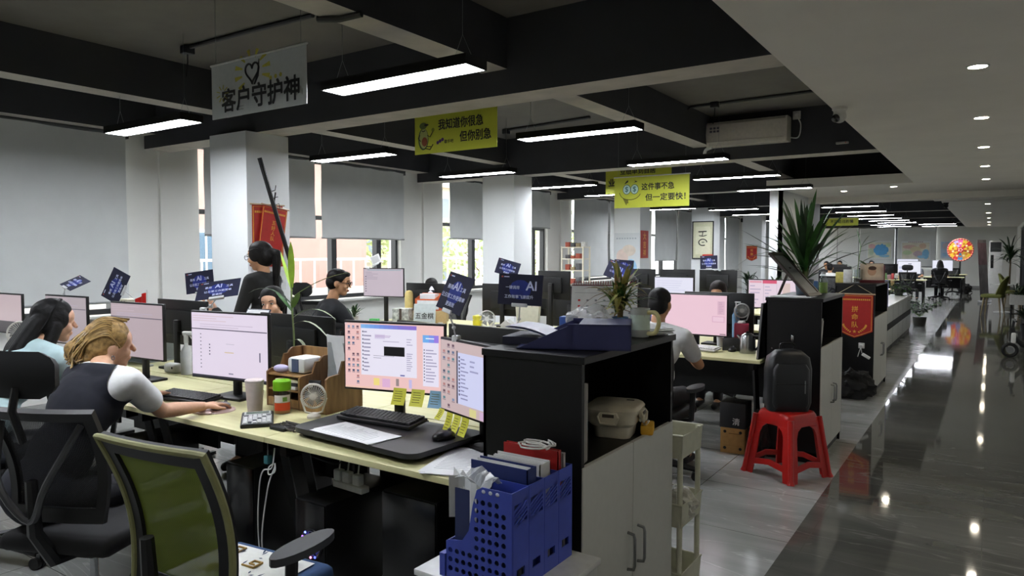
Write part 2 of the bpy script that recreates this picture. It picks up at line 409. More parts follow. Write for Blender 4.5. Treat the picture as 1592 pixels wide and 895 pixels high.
# ---------------------------------------------------------------- pendant linear lamps
GLOW = M('f4f8ff', .5, emit=LAMP)
def lamp_proto():
    t = thing('linear_lamp', None, 'lamp')
    g = G()   # housing: shallow black tray, open below
    g.bx(-.6, .6, -.1, .1, .012, .06, BLK); g.bx(-.6, .6, -.1, -.092, 0, .06, BLK); g.bx(-.6, .6, .092, .1, 0, .06, BLK); g.bx(-.6, -.592, -.1, .1, 0, .06, BLK); g.bx(.592, .6, -.1, .1, 0, .06, BLK)
    g.build('housing', t, 0)
    g = G(); g.bx(-.59, .59, -.09, .09, .002, .011, GLOW); g.build('diffuser', t, 0)
    for x in (-.5, .5):
        g = G(); g.tube([(x - .07, 0, .06), (x, 0, .2), (x + .07, 0, .06)], .0015, STEEL, 5); g.cyl((x, 0, .2), (x, 0, SLAB - 2.64), .0015, STEEL, n=5); g.build('suspension_wire', t)
    return t
LP = lamp_proto()
near = [(-3.07, 3.3), (-3.12, 5.68), (-3.1, 8.05), (-3.03, 10.15), (-3.06, 12.4)]
nw = [(-5.97, 3.35), (-5.97, 5.65), (-5.85, 7.8), (-5.77, 10.0), (-5.75, 11.9)]
far = [(-2.75, 18.0), (-2.85, 20.4), (-2.9, 22.6), (-2.9, 24.7), (-2.85, 26.5), (-2.8, 28.4), (-3.3, 30.5), (-3.3, 32.6), (-1.7, 30.6), (-1.75, 33.0)]
fw = [(-6.5, 16.6), (-5.3, 17.6), (-5.5, 20.2), (-5.9, 24.4)]  # last two are extra lamps, added to brighten the far office
ordn = ['nearest', 'second', 'third', 'fourth', 'fifth', 'sixth', 'seventh', 'eighth', 'ninth', 'tenth']
i0 = 0
for lst, what in ((near, 'lit black pendant lamp in the aisle-side row, %s from the camera'), (nw, 'lit black pendant lamp in the window-side row, %s from the camera'),
                  ([(-3.07, .95), (-5.97, .95)], 'lit black pendant lamp above the near chairs outside the frame, %s of the pair'), (far, 'lit lamp over the far office beyond the bulkhead, %s of its run'), (fw, 'small distant lit lamp over the window-side desks, %s of that partly added cluster')):
    for k, (x, y) in enumerate(lst):
        lb = what % ordn[k]; gp = 'pendant linear lamps'
        if i0 == 0: LP.location = (x, y, 2.64); LP['label'] = lb; LP['group'] = gp
        else: copy_tree(LP, (x, y, 2.64), 0, lb, gp)
        i0 += 1
# recessed downlights in the soffit
DG = M('fff3dc', .5, emit=DOWN)
dl = thing('downlight', 'round recessed downlight in the white soffit, nearest the camera', 'downlight', (-.1, 5.15, 2.70), 0, 'soffit downlights')
g = G(); g.lathe([(.062, .0), (.062, -.006), (.05, -.006), (.05, .0)], WHT); g.build('trim_ring', dl)
g = G(); g.lathe([(0, -.003), (.05, -.003)], DG); g.build('diffuser', dl)
for k, (x, y, z, lb) in enumerate([(-.1, 3.2, 2.70, 'overhead just outside the frame'), (-.1, 7.1, 2.70, 'second along the aisle'), (-.1, 9.06, 2.70, 'third along the aisle'), (-.1, 11.05, 2.70, 'fourth along the aisle'), (-.1, 13.0, 2.70, 'fifth along the aisle before the bulkhead'),
        (-1.4, 13.6, 2.70, 'right one of the cross strip'), (-2.25, 14.1, 2.70, 'left one of the cross strip'), (-.1, 19.2, 2.68, 'first beyond the bulkhead'), (-.1, 23.5, 2.68, 'second beyond the bulkhead'), (-.1, 27, 2.68, 'third beyond the bulkhead'), (-.1, 30.5, 2.68, 'fourth beyond the bulkhead'), (-.1, 33.5, 2.68, 'last beyond the bulkhead'), (-.1, 1.25, 2.70, 'overhead beside the camera'), (-.1, -.7, 2.70, 'behind the camera')]):
    if k == 0: continue
    copy_tree(dl, (x, y, z), 0, 'round recessed downlight in the white soffit, ' + lb, 'soffit downlights')
# ---------------------------------------------------------------- outdoors, seen through the window gaps
g = G(); g.bx(-70, XW - .3, -30, 70, -3.2, -3.1, M('a9a690', .9)); tag(g.build('pavement', ang=0), None, None, kind='structure')
PINK = M('b08d83', .9, var=.05, scale=1.5)
h = thing('pink_building', 'pink rendered building outside the window by the first column', 'building', (-24, 17, -3.1))
g = G(); g.bx(-4, 4, -9, 2.6, 0, 8.2, PINK); g.build('wall', h, 0)
g = G(); g.bx(-4.3, 4.3, -9.3, 2.9, 8.2, 8.6, M('cfc4b4', .8)); g.build('roof', h, 0)
for k, y in enumerate((-4.2,)):
    g = G(); g.bx(4, 4.06, y - .7, y + .7, 3.2, 5.4, WHT); g.bx(4.06, 4.08, y - .6, y + .6, 3.3, 5.3, M('5d7486', .2)); g.bx(4.08, 4.1, y - .03, y + .03, 3.3, 5.3, WHT); g.build('window', h, 0)
h2 = thing('apartment_block', 'pale apartment block with balconies far outside the windows', 'building', (-42, 36, -3.1))
g = G(); g.bx(-4, 4, -9, 14, 0, 13, M('d2cfc8', .9)); g.build('wall', h2, 0)
for k in range(4):
    for y in (-6, -2, 2, 6, 10): g = G(); g.bx(4, 4.05, y - .8, y + .8, 1.6 + k * 3, 3.2 + k * 3, M('76838c', .3)); g.build('window', h2, 0)
    g = G(); g.bx(4, 5, -8, 13, 1 + k * 3, 1.2 + k * 3, M('c9b9a8', .9)); g.build('balcony', h2, 0)
fnc = thing('garden_wall', 'pale garden wall with railing outside the windows', 'wall', (-17, 12, -3.1))
g = G(); g.bx(-.15, .15, -6, 26, 0, 3.6, M('d6d2c6', .9)); g.build('masonry', fnc, 0)
g = G()
for k in range(60): g.bx(-.02, .02, -6 + k * .53, -5.96 + k * .53, 3.6, 4.5, WHT)
g.bx(-.03, .03, -6, 26, 4.45, 4.52, WHT); g.build('railing', fnc, 0)
def tree(loc, r, hgt, label):
    t = thing('tree', label, 'tree', loc, group='trees outside the windows')
    g = G(); g.tube([(0, 0, 0), (.1, 0, hgt * .4), (0, .1, hgt * .7)], [.18, .12, .06], M('6b5641', .9), 8)
    for k in range(5):
        a = k * 1.3; g.tube([(.05, 0, hgt * .45), (math.cos(a) * r * .6, math.sin(a) * r * .6, hgt * .8)], [.06, .02], M('6b5641', .9), 6)
    g.build('trunk', t)
    g = G(); q = random.Random(int(loc[1] * 10)); m = M('b4c48c', .8, var=.25, scale=3)
    for k in range(700):
        v = Vector((q.gauss(0, 1), q.gauss(0, 1), q.gauss(0, 1))).normalized() * r * q.uniform(.55, 1.05)
        c = Vector((v.x, v.y, hgt * .75 + v.z * .85)); a = Vector((q.gauss(0, 1), q.gauss(0, 1), q.gauss(0, 1))).normalized(); b = a.orthogonal().normalized()
        s = q.uniform(.1, .22); g.poly([c - a * s, c + b * s * .5, c + a * s, c - b * s * .5], m)
    g.build('foliage', t, 0, recalc=False)
for k, (x, y, r, hh, lb) in enumerate([(-21, 23.2, 2.2, 6.2, 'beside the pink building'), (-21, 29.5, 2.6, 6, 'behind the man in black'), (-21.5, 36, 2.8, 6.4, 'right of the second column'), (-27, 42, 3.2, 7, 'farthest beyond the garden wall')]):
    tree((x, y, -3.1), r, hh, 'leafy green tree outside the windows, ' + lb)
# ================================================================ DESKS, CABINETS, CHAIRS
TOPM = wood('pale_laminate', 'cfca94', 'dcd8a8', .4, (1, 9, 9))
def desk(name, label, x0, x1, y0, y1, group, panel='back', z=.75):
    """desk along X; front edge y0 for row one, panel stands at the inner side"""
    w_, d = x1 - x0, y1 - y0
    t = thing(name, label, 'desk', ((x0 + x1) / 2, (y0 + y1) / 2, 0), 0, group)
    g = G(); g.box((0, 0, z - .0125), (w_ - .004, d, .025), TOPM, bev=.002); g.build('desktop', t, 0)
    s = 1 if panel == 'back' else -1
    w_ -= .004
    for x in (-w_ / 2 + .08, w_ / 2 - .08):
        g = G(); f_ = -s * d / 2; g.tube([(x, f_ + s * .16, z - .06), (x, f_ + s * .3, .02)], .024, BLK, 4); g.bx(x - .022, x + .022, f_ + s * .12, f_ + s * .5, .005, .03, BLK)
        g.bx(x - .02, x + .02, -d / 2 + .04, d / 2 - .04, z - .085, z - .026, BLK); g.build('leg', t)
    g = G(); g.bx(-w_ / 2 + .1, w_ / 2 - .1, s * d / 2 - s * .05 - .009, s * d / 2 - s * .05 + .009, z - .4, z - .026, BLK2); g.build('modesty_panel', t, 0)
    return t
seats = ['nearest the cabinet', 'second from the cabinet', 'third from the cabinet', 'by the window end']
for (bay, y0, y1, y2, xa) in (('front', 2.0, 2.69, 3.38, -1.5), ('second', 5.56, 6.24, 6.92, -1.45), ('third', 9.9, 10.5, 11.1, -1.5)):
    for k in range(3 if bay == 'third' else 4):
        a, b = xa - 1.2 * (k + 1), xa - 1.2 * k
        desk('office_desk', 'pale yellow desk in the %s bay facing away from the camera, %s' % (bay, seats[k]), a, b, y0, y1 - .005, '%s bay desks' % bay)
        desk('office_desk', 'pale yellow desk in the %s bay facing the camera, %s' % (bay, seats[k]), a, b, y1 + .005, y2, '%s bay desks' % bay, 'front')
# ---- storage cabinets at the desk ends: black carcass, open shelf on top, white doors facing the aisle
DOORM = M('cfd0cb', .45, var=.02)
BLKC = M('070708', .42, spec=.35)
def cabinet(label, x0, x1, y0, y1, H=1.24, open_z=.87, doors=2):
    t = thing('storage_cabinet', label, 'cabinet', ((x0 + x1) / 2, (y0 + y1) / 2, 0), 0, 'storage cabinets beside the aisle')
    a, b = (x1 - x0) / 2, (y1 - y0) / 2
    g = G(); g.bx(-a, a, -b, -b + .018, 0, H - .025, BLKC); g.bx(-a, a, b - .018, b, 0, H - .025, BLKC); g.bx(-a, -a + .012, -b, b, 0, H - .025, BLKC)
    g.bx(-a, a - .02, -b, b, .06, .078, BLKC); g.bx(a - .03, a - .02, -b, b, 0, .06, BLKC); g.build('carcass', t, 0)
    g = G(); g.box((.004, 0, H - .0125), (2 * a + .016, 2 * b + .012, .025), BLKC, bev=.002); g.build('top', t, 0)
    g = G(); g.bx(-a + .012, a - .004, -b + .018, b - .018, open_z - .025, open_z - .006, BLKC); g.build('shelf', t, 0)
    n_ = doors; L = (2 * b) / n_
    for k in range(n_):
        y = -b + L * (k + .5)
        g = G(); g.box((a - .004, y, (open_z + .07) / 2), (.018, L - .005, open_z - .07), DOORM, bev=.0015); d = g.build('door', t, 0)
        hy = y + (L / 2 - .045) * (1 if k % 2 == 0 else -1); hz = .47 + (.0 if k % 2 == 0 else .0)
        g = G(); g.tube([(a + .005, hy, hz - .07), (a + .03, hy, hz - .066), (a + .034, hy, hz - .05), (a + .034, hy, hz + .05), (a + .03, hy, hz + .066), (a + .005, hy, hz + .07)], .006, STEEL, 8)
        g.build('handle', d)
    for z in (.85, .82):
        g = G(); g.cyl((-a + .05 + (.85 - z) * 2, -b - .001, z), (-a + .05 + (.85 - z) * 2, -b - .004, z), .006, CHROME, n=10); g.build('screw_cap', t)
    return t
cabinet('black open-shelf cabinet with white doors nearest the camera, at the front desk', -1.5, -1.1, 2.04, 2.84)
cb = cabinet('black cabinet with white doors behind the red plastic stool', -1.43, -1.03, 5.62, 6.52)
cabinet('black cabinet with white doors and a red pennant hung on its end', -1.44, -1.04, 8.62, 9.75)
g = G(); g.box((0, -.455, .93), (.02, .012, .055), CHROME, bev=.004); g.build('lock', cb)
# ---- swivel chairs
def back_panel(t, w0, w1, z0, z1, y, lean, border, fm, pm, curve=.25, edge=None):
    """curved back: framed border, woven infill"""
    def P(u, v, off=0): 
        ww = (w0 + (w1 - w0) * v) / 2; x = u * ww
        return Vector((x, y - lean * v + curve * x * x + off + .05 * math.sin(v * 3.1), z0 + (z1 - z0) * v))
    N = 14
    bu = border / (w0 / 2); bv = border / (z1 - z0)
    us = [-1, -1 + bu] + [-1 + bu + (2 - 2 * bu) * i / N for i in range(1, N)] + [1 - bu, 1]
    vs = [0, bv * 1.6] + [bv * 1.6 + (1 - bv * 2.6) * i / N for i in range(1, N)] + [1 - bv, 1]
    g = G(); k = g.mi(fm); grid = [[g.bm.verts.new(P(u, v)) for u in us] for v in vs]; fs = []
    for i in range(len(vs) - 1):
        for j in range(len(us) - 1):
            if i in (0, len(vs) - 2) or j in (0, len(us) - 2): fs.append(g.bm.faces.new((grid[i][j], grid[i][j + 1], grid[i + 1][j + 1], grid[i + 1][j])))
    g.bm.normal_update(); o = bmesh.ops.solidify(g.bm, geom=fs, thickness=.025)
    vv = [v for v in g.bm.verts if not v.link_faces]; bmesh.ops.delete(g.bm, geom=vv, context='VERTS')
    b = g.build('backrest', t)
    g = G(); g.strip([[P(u, v, .012) for u in us[1:-1]] for v in vs[1:-1]], pm); g.build('mesh_panel', b, 60)
    if edge:
        g = G(); pts = [P(-1, v / 12) for v in range(0, 13)] + [P(u / 8, 1) for u in range(-7, 8)] + [P(1, v / 12) for v in range(12, -1, -1)]
        g.tube(pts, .011, edge, 8); g.build('piping', b)
    return b
def chair_base(t, mat=BLK, zseat=.44):
    g = G(); g.cyl((0, 0, .09), (0, 0, .25), .03, mat); g.cyl((0, 0, .25), (0, 0, zseat - .03), .016, CHROME); g.box((0, 0, zseat - .03), (.2, .24, .04), mat, bev=.01); g.build('gas_lift', t)
    b = G()
    for k in range(5):
        a = R(90 + 72 * k); b.tube([(math.cos(a) * .03, math.sin(a) * .03, .12), (math.cos(a) * .16, math.sin(a) * .16, .105), (math.cos(a) * .3, math.sin(a) * .3, .075)], [.032, .026, .018], mat, 8)
    bb = b.build('star_base', t)
    for k in range(5):
        a = R(90 + 72 * k); c = (math.cos(a) * .3, math.sin(a) * .3, .03); d = Vector((-math.sin(a), math.cos(a), 0))
        g = G(); g.cyl(Vector(c) - d * .026, Vector(c) - d * .006, .03, BLK, n=14); g.cyl(Vector(c) + d * .006, Vector(c) + d * .026, .03, BLK, n=14); g.cyl((c[0], c[1], .04), (c[0], c[1], .075), .008, STEEL, n=8); g.build('caster', bb)
def task_chair(label, loc, rz, kind='black', head=True, group='black mesh office chairs', seatm=None):
    t = thing('office_chair', label, 'chair', loc, rz, group)
    chair_base(t)
    sm = seatm or M('141416', .85, var=.1, scale=60)
    g = G(); rows = []
    g.box((0, .02, .47), (.48, .47, .07), sm, bev=.03, seg=3); g.build('seat', t, 50)
    if kind == 'green':
        back_panel(t, .43, .47, .5, 1.02, -.2, .1, .05, BLK2, GMESH, .3, M('8a8a5c', .6)); 
    else:
        back_panel(t, .4, .48, .56, 1.0, -.2, .1, .035, BLK, BMESH, .5)
        g = G(); g.tube(spline([(-.17, -.24, .95), (-.1, -.33, .75), (0, -.3, .6), (.1, -.33, .75), (.17, -.24, .95)], 5), .013, M('3a3b3d', .35), 8); g.build('lumbar_yoke', t)
    g = G(); g.tube([(0, -.02, .4), (0, -.2, .42), (0, -.28, .55), (0, -.29, .75)], [.03, .03, .026, .02], BLK, 8); g.build('back_bracket', t)
    for s in (-1, 1):
        g = G(); g.tube([(s * .2, .0, .42), (s * .29, -.02, .45), (s * .3, -.02, .64)], [.018, .02, .02], BLK, 8)
        g.prism([(s * .3 + dx, dy, .645) for dx, dy in [(.045 * math.cos(q), .135 * math.sin(q) + .03) for q in [6.283 * i / 20 for i in range(20)]]], (0, 0, .025), M('2b2d30', .55)); g.build('armrest', t)
    if head:
        g = G(); g.tube([(0, -.32, .9), (0, -.36, 1.02), (0, -.34, 1.1)], .014, BLK, 8); hb = g.build('headrest_post', t)
        rows = []
        for i in range(9):
            v = i / 8; hw = .15 * (1 - .45 * (2 * v - 1) ** 4) if True else 0
            rows.append([(hw * u, -.33 + .9 * (hw * u) ** 2 - .02 * math.cos(3 * (v - .5)), 1.06 + .17 * v) for u in [-1 + j / 6 for j in range(13)]])
        g = G(); g.strip(rows, BLK2, .028); g.build('headrest', t, 60)
    return t
GMESH = mesh_weave('green_chair_mesh', '6f7d22', .12); BMESH = mesh_weave('black_chair_mesh', '101012', .28)
BLUES = M('26456e', .85, var=.12, scale=40)
gc = task_chair('black framed swivel chair with olive green mesh back in the foreground', (-2.06, 1.38, 0), 7, 'green', False, 'green mesh office chairs', BLUES)
gc['group'] = 'green mesh office chairs'
# patterned cushion lying on the blue seat
cu = thing('seat_cushion', 'white cushion with blue and ochre pattern on the green mesh chair', 'cushion', (-2.06, 1.38, .507), 7)
g = G(); rows = []
for i in range(15):
    v = i / 14 * 2 - 1; row = []
    for j in range(15):
        u = j / 14 * 2 - 1; q = max(0, (1 - u ** 4) * (1 - v ** 4)); row.append((u * .2 - .02, v * .2 + .01, .003 + .035 * q))
    rows.append(row)
g.strip(rows, M('dfe0da', .85)); g.bx(-.215, .175, -.185, .205, 0, .004, M('dfe0da', .85)); g.build('pad', cu, 60)
g = G()
q = random.Random(3)
for k in range(46):
    u, v = q.uniform(-.85, .85), q.uniform(-.85, .85); z = .006 + .035 * max(0, (1 - u ** 4) * (1 - v ** 4)); a = q.uniform(0, 3.1); L = q.uniform(.008, .022)
    c = Vector((u * .2 - .02, v * .2 + .01, z + .002)); d = Vector((math.cos(a), math.sin(a), 0)); e = Vector((-d.y, d.x, 0)) * .004
    g.poly([c - d * L, c + e, c + d * L, c - e], M('2d3f5c', .8))
for (px, py) in ((.05, .03), (-.06, -.05), (.07, -.1), (-.09, .09)):
    for a, b in (((0, 0), (.05, 0)), ((.05, 0), (.05, .04)), ((.05, .04), (.015, .04)), ((.015, .04), (.015, .018)), ((.015, .018), (.035, .018))):
        x0, x1 = sorted((a[0] + px - .02, b[0] + px - .02)); y0, y1 = sorted((a[1] + py, b[1] + py)); z = .043
        g.bx(x0 - .002, x1 + .002, y0 - .002, y1 + .002, z - .006, z, M('a98a4a', .8))
g.build('print', cu, 0)
task_chair('black mesh chair with headrest that the blonde woman sits on', (-3.0, 1.40, 0), 24)
task_chair('black chair with headrest that the long haired woman sits on', (-4.2, 1.45, 0), 4)
task_chair('empty black chair with olive green mesh back on the far side of the front desks', (-3.85, 4.0, 0), 170, 'green', False, 'green mesh office chairs')
task_chair('empty black mesh chair with headrest before the window right of the first white column', (-6.85, 5.9, 0), 12)
task_chair('plain black chair that the person in black tee sits on', (-4.88, 4.3, 0), -40, head=False)
task_chair('plain black chair that the man in white sits on', (-1.95, 4.66, 0), 0, head=False)
task_chair('black chair of the woman hidden behind her monitor', (-4.5, 3.72, 0), 176, head=False)
for (x, y, rz, lb) in ((-6.1, 7.45, 180, 'black chair of the woman in burgundy across the second bay'), (-2.5, 7.55, 180, 'black chair of the dark haired person behind the pink-lit monitor'), (-3.5, 8.0, 180, 'black chair of the woman in glasses beyond the spiky plant'),
                       (-4.3, 9.2, 0, 'black chair in the third bay before the white monitor'), (-2.6, 11.6, 180, 'black chair on the far side of the third bay')):
    task_chair(lb, (x, y, 0), rz, head=False)
# ---------------------------------------------------------------- monitors
SCR = {}
def EM(h, k=1.): 
    return M(h, .3, emit=SCREEN * k, var=0)
def monitor(label, loc, yaw, w=.54, h=.32, zc=1.06, ui=None, bg='e6d6ea', tilt=0, zdesk=.75, group='office monitors', thick=.03, k=1.):
    """screen faces local -Y; loc = (x, y) of the screen centre"""
    t = thing('monitor', label, 'monitor', (loc[0], loc[1], zdesk), yaw, group)
    z = zc - zdesk
    g = G(); g.box((0, .012, z), (w + .016, .02, h + .022), BLK, bev=.003); g.box((0, .03, z), (w * .6, .03, h * .6), BLK2, bev=.01); g.build('housing', t)
    g = G(); g.bx(-w / 2, w / 2, -.0005, .002, z - h / 2, z + h / 2, EM(bg, k))
    for r in ui or []:
        x0, y0, x1, y1, c = r[:5]
        g.poly([(-w / 2 + w * a, -.0012 - .0004 * (r[5] if len(r) > 5 else 0), z - h / 2 + h * b) for a, b in ((x0, y0), (x1, y0), (x1, y1), (x0, y1))], EM(c, k))
    g.build('screen', t, 0)
    g = G(); g.box((0, .06, z / 2), (.05, .025, z), BLK, bev=.004); g.box((0, .045, z - .02), (.06, .05, .08), BLK, bev=.006); g.build('stand', t)
    g = G(); g.box((0, .05, .008), (.24, .17, .016), BLK, bev=.005); g.build('base', t)
    return t
def lines(x0, x1, y0, y1, n, c, lay=2, ln=(.4, 1.), q=None, hh=.35):
    q = q or random.Random(int(x0 * 1000 + y0 * 777 + n)); o = []
    for i in range(n):
        y = y1 - (y1 - y0) * (i + .5) / n; dy = (y1 - y0) / n * hh / 2; o.append((x0, y - dy, x0 + (x1 - x0) * q.uniform(*ln), y + dy, c, lay))
    return o
def icons(x0, x1, y0, y1, nx, ny, cols, lay=2):
    q = random.Random(nx * 31 + ny); o = []
    for i in range(nx):
        for j in range(ny):
            x = x0 + (x1 - x0) * (i + .5) / nx; y = y0 + (y1 - y0) * (j + .5) / ny; sx = (x1 - x0) / nx * .25; sy = (y1 - y0) / ny * .26
            if q.random() < .8: o.append((x - sx, y - sy * .4, x + sx, y + sy, q.choice(cols), lay)); o.append((x - sx * 1.3, y - sy * 1.2, x + sx * 1.3, y - sy * .7, '8b7a88', lay))
    return o
IC = ['5a6a8c', '6b5060', '3d4a66', '7f8fae', 'b07a7a', '4f7f8c']
chat = [(.17, .21, .74, .985, 'eae6f6')] + [(.17 + .57 * i / 12, .925, .17 + .57 * (i + 1) / 12, .985, c, 1) for i, c in enumerate(['86b8ec', '7fb0ea', '7aa6e8', '789ee6', '7896e2', '7a8ede', '7c88da', '8082d6', '847cd2', '8878d0', '8c76d0', '8e74d0'])] + \
    lines(.2, .28, .25, .9, 11, '9a96b0') + [(.185, y, .197, y + .025, c, 2) for y, c in zip([.86 - .058 * i for i in range(11)], ['4a4a60', '6b6f80', '54607a', '3f3f52', '6e6478'] * 3)] + \
    [(.41, .52, .62, .66, '141416', 3), (.315, .77, .42, .84, 'd8cfe8', 2)] + lines(.32, .5, .79, .83, 2, 'b090c0', 3) + lines(.4, .66, .72, .75, 1, 'b9b0cc') + lines(.3, .61, .505, .52, 1, '77738a') + lines(.3, .42, .47, .49, 1, '8a86a0') + \
    [(.575, .225, .62, .245, '6a6aa8', 3)] + lines(.64, .7, .3, .58, 9, 'a29cba') + lines(.64, .7, .68, .8, 3, 'b6b0ca')
side = [(.8, .1, .955, .86, 'e9e4f6'), (.8, .75, .86, .86, '74b0ee', 1), (.86, .75, .91, .86, '7f98ea', 1), (.91, .75, .955, .86, '9c7fe4', 1)] + lines(.83, .94, .15, .66, 11, 'a49ebc') + [(.81, .63 - .045 * i, .82, .65 - .045 * i, '555064', 2) for i in range(11)] + lines(.83, .93, .79, .83, 1, 'ffffff', 2)
desk_ui = chat + side + icons(.02, .16, .05, .98, 3, 11, IC) + [(.3, .06, .36, .17, 'f2dc86', 1), (.39, .04, .47, .17, 'e0b4d8', 1), (.53, .07, .56, .18, '9a8a8a', 1), (.66, .05, .69, .18, 'c6bce6', 1), (0, 0, .3, .03, 'f0c8b8', 1), (0, .97, .02, 1, 'e6c8cc', 1)]
monitor('large lit monitor with a chat window on pink wallpaper, left one on the near desk', (-2.34, 2.46), 12.6, .535, .315, 1.085, desk_ui, 'f0c6c4')
m2 = chat2 = [(.27, .14, 1, .86, 'cfd2f2'), (.255, .14, .275, .88, '34324a', 1)] + lines(.32, .44, .2, .8, 11, '8f90b8') + [(.29, .78 - .052 * i, .31, .81 - .052 * i, '4c4a62', 2) for i in range(11)] + lines(.46, .6, .6, .8, 3, '9a9cc4') + icons(.02, .24, .02, .98, 3, 10, IC) + [(.45, .01, .55, .12, 'd8d090', 1), (.6, .01, .72, .12, 'd0b0d0', 1), (.78, .03, .84, .12, '8a7a7a', 1)]
monitor('lit monitor with yellow notes under it, right one beside the black cabinet', (-1.82, 2.40), -20, .535, .315, 1.03, m2, 'c9b3b4')
table = lines(.02, .7, .86, .97, 3, 'd8c4d0', 1) + [(0, .74, 1, .755, '5b5366', 2)] + lines(.12, .9, .77, .84, 2, 'cdbfd4', 1, (.6, 1)) + [(.12, .66 - .058 * i, .135, .675 - .058 * i, '5a5570', 2) for i in range(10)] + [(.24, .5 - .05 * i, .255, .52 - .05 * i, '4c4860', 2) for i in range(4)] + [(.45, .4, .57, .41, 'd2b86a', 2), (.47, .53, .58, .54, 'c9c0d2', 2), (.9, .3, .915, .44, '5b5670', 2), (.5, .07, .56, .09, '8a86a0', 2), (0, 0, 1, .03, '2b2a3c', 2)]
monitor('lit lilac monitor with a web form in front of the blonde woman', (-3.57, 2.42), 7, .6, .37, 1.05, table, 'e4d8ea')
monitor('lit pinkish monitor between the long haired woman and the black monitor back', (-4.55, 2.42), 3, .56, .34, 1.08, table[:20], 'cdbac2', k=.75)
monitor('lit pinkish monitor mostly hidden by the long haired woman', (-5.5, 2.42), 3, .54, .33, 1.1, table[:12], 'c6b8c0', k=.7)
monitor('lit pinkish monitor cut by the left edge of the photo', (-6.5, 2.42), 3, .5, .3, 1.1, [(0, 0, 1, .3, '4a4448', 1)], 'd3bec4', k=.75)
DK = M('16171b', .35)
def mon_back(label, loc, yaw, w=.54, h=.32, zc=1.06): return monitor(label, loc, yaw + 180, w, h, zc, None, 'e6d6ea')
mon_back('black monitor seen from behind, left of the spray bottle', (-4.83, 2.92), 0, .6, .3, 1.08)
mon_back('black monitor seen from behind, under the tall bamboo plant', (-3.62, 2.95), 0, .68, .33, 1.015)
mon_back('black monitor seen from behind, directly behind the right near monitor', (-2.1, 2.95), -6, .6, .34, 1.02)
monitor('lit grey monitor of the man in glasses before the window', (-5.95, 6.1), 12, .54, .32, 1.23, lines(.05, .4, .6, .9, 5, 'b7a8ba') + [(.04, .7 - .09 * i, .07, .73 - .09 * i, '4d4a58', 2) for i in range(7)] + [(.1, .94, .95, .98, 'a9b8c4', 1)], 'd5c6d2', k=.8)
monitor('large pink lit monitor facing the man in white', (-2.13, 6.0), 0, .56, .34, 1.045, [(.86, .52, .97, .86, 'dcb6c8', 1), (.78, .33, .97, .48, 'd9a8c2', 1), (.79, .345, .96, .465, 'eccada', 2), (.9, .02, .99, .04, '6a5560', 2)] + lines(.88, .96, .55, .84, 7, 'c59cb4', 2), 'ecc8d6')
mon_back('black monitor seen from behind, right of the pink lit monitor', (-2.05, 6.42), 0, .62, .34, 1.04)
for lb, x, y, yaw, wd, hh, zc in (('black monitor back left of the grey storage boxes in the second bay', -4.55, 6.6, 4, .56, .34, 1.05), ('dark grey monitor back behind the yellow and white fan', -4.05, 6.55, 0, .5, .34, 1.08), ('black monitor back behind the blue slogan card', -3.62, 6.5, 0, .6, .4, 1.02), ('black monitor back behind the orange folder', -5.72, 6.6, 4, .56, .34, 1.03), ('black monitor back beyond the calendar', -3.05, 6.55, 0, .55, .34, 1.05)):
    mon_back(lb, (x, y), yaw, wd, hh, zc)
spread = [(.3, .88, .6, 1, 'd85a78', 1), (.02, .9, .28, .97, 'e0a0b0', 1)] + lines(.03, .28, .1, .85, 6, 'c0b0c8') + lines(.35, .55, .1, .82, 6, 'c4b6cc') + [(.32, 0, .325, 1, '8a7c94', 1), (.6, .1, .605, .9, 'c0b0c0', 1), (.72, 0, .88, .9, 'd8c2bc', 1)]
SPREAD = monitor('lit spreadsheet monitor behind the black cabinet with the palm', (-1.98, 8.02), 0, .5, .3, 1.13, spread, 'e6d3e0')
monitor('lit white monitor above the head of the man in white', (-3.95, 10.2), 0, .6, .34, 1.04, lines(.05, .9, .1, .9, 8, 'd5d5ea'), 'e4e4f4')
mon_back('grey silver monitor back before the shelf rack', (-3.6, 6.1), -14, .42, .26, 1.26)
for lb, x in (('tall black monitor back in the third bay, left', -4.75), ('tall black monitor back in the third bay, middle', -4.1), ('tall black monitor back in the third bay, right', -3.45)): mon_back(lb, (x, 10.75), 0, .56, .34, 1.14)
desk('office_desk', 'pale desk holding the spreadsheet monitor behind the palm cabinet', -2.65, -1.45, 7.75, 8.4, 'single desks')
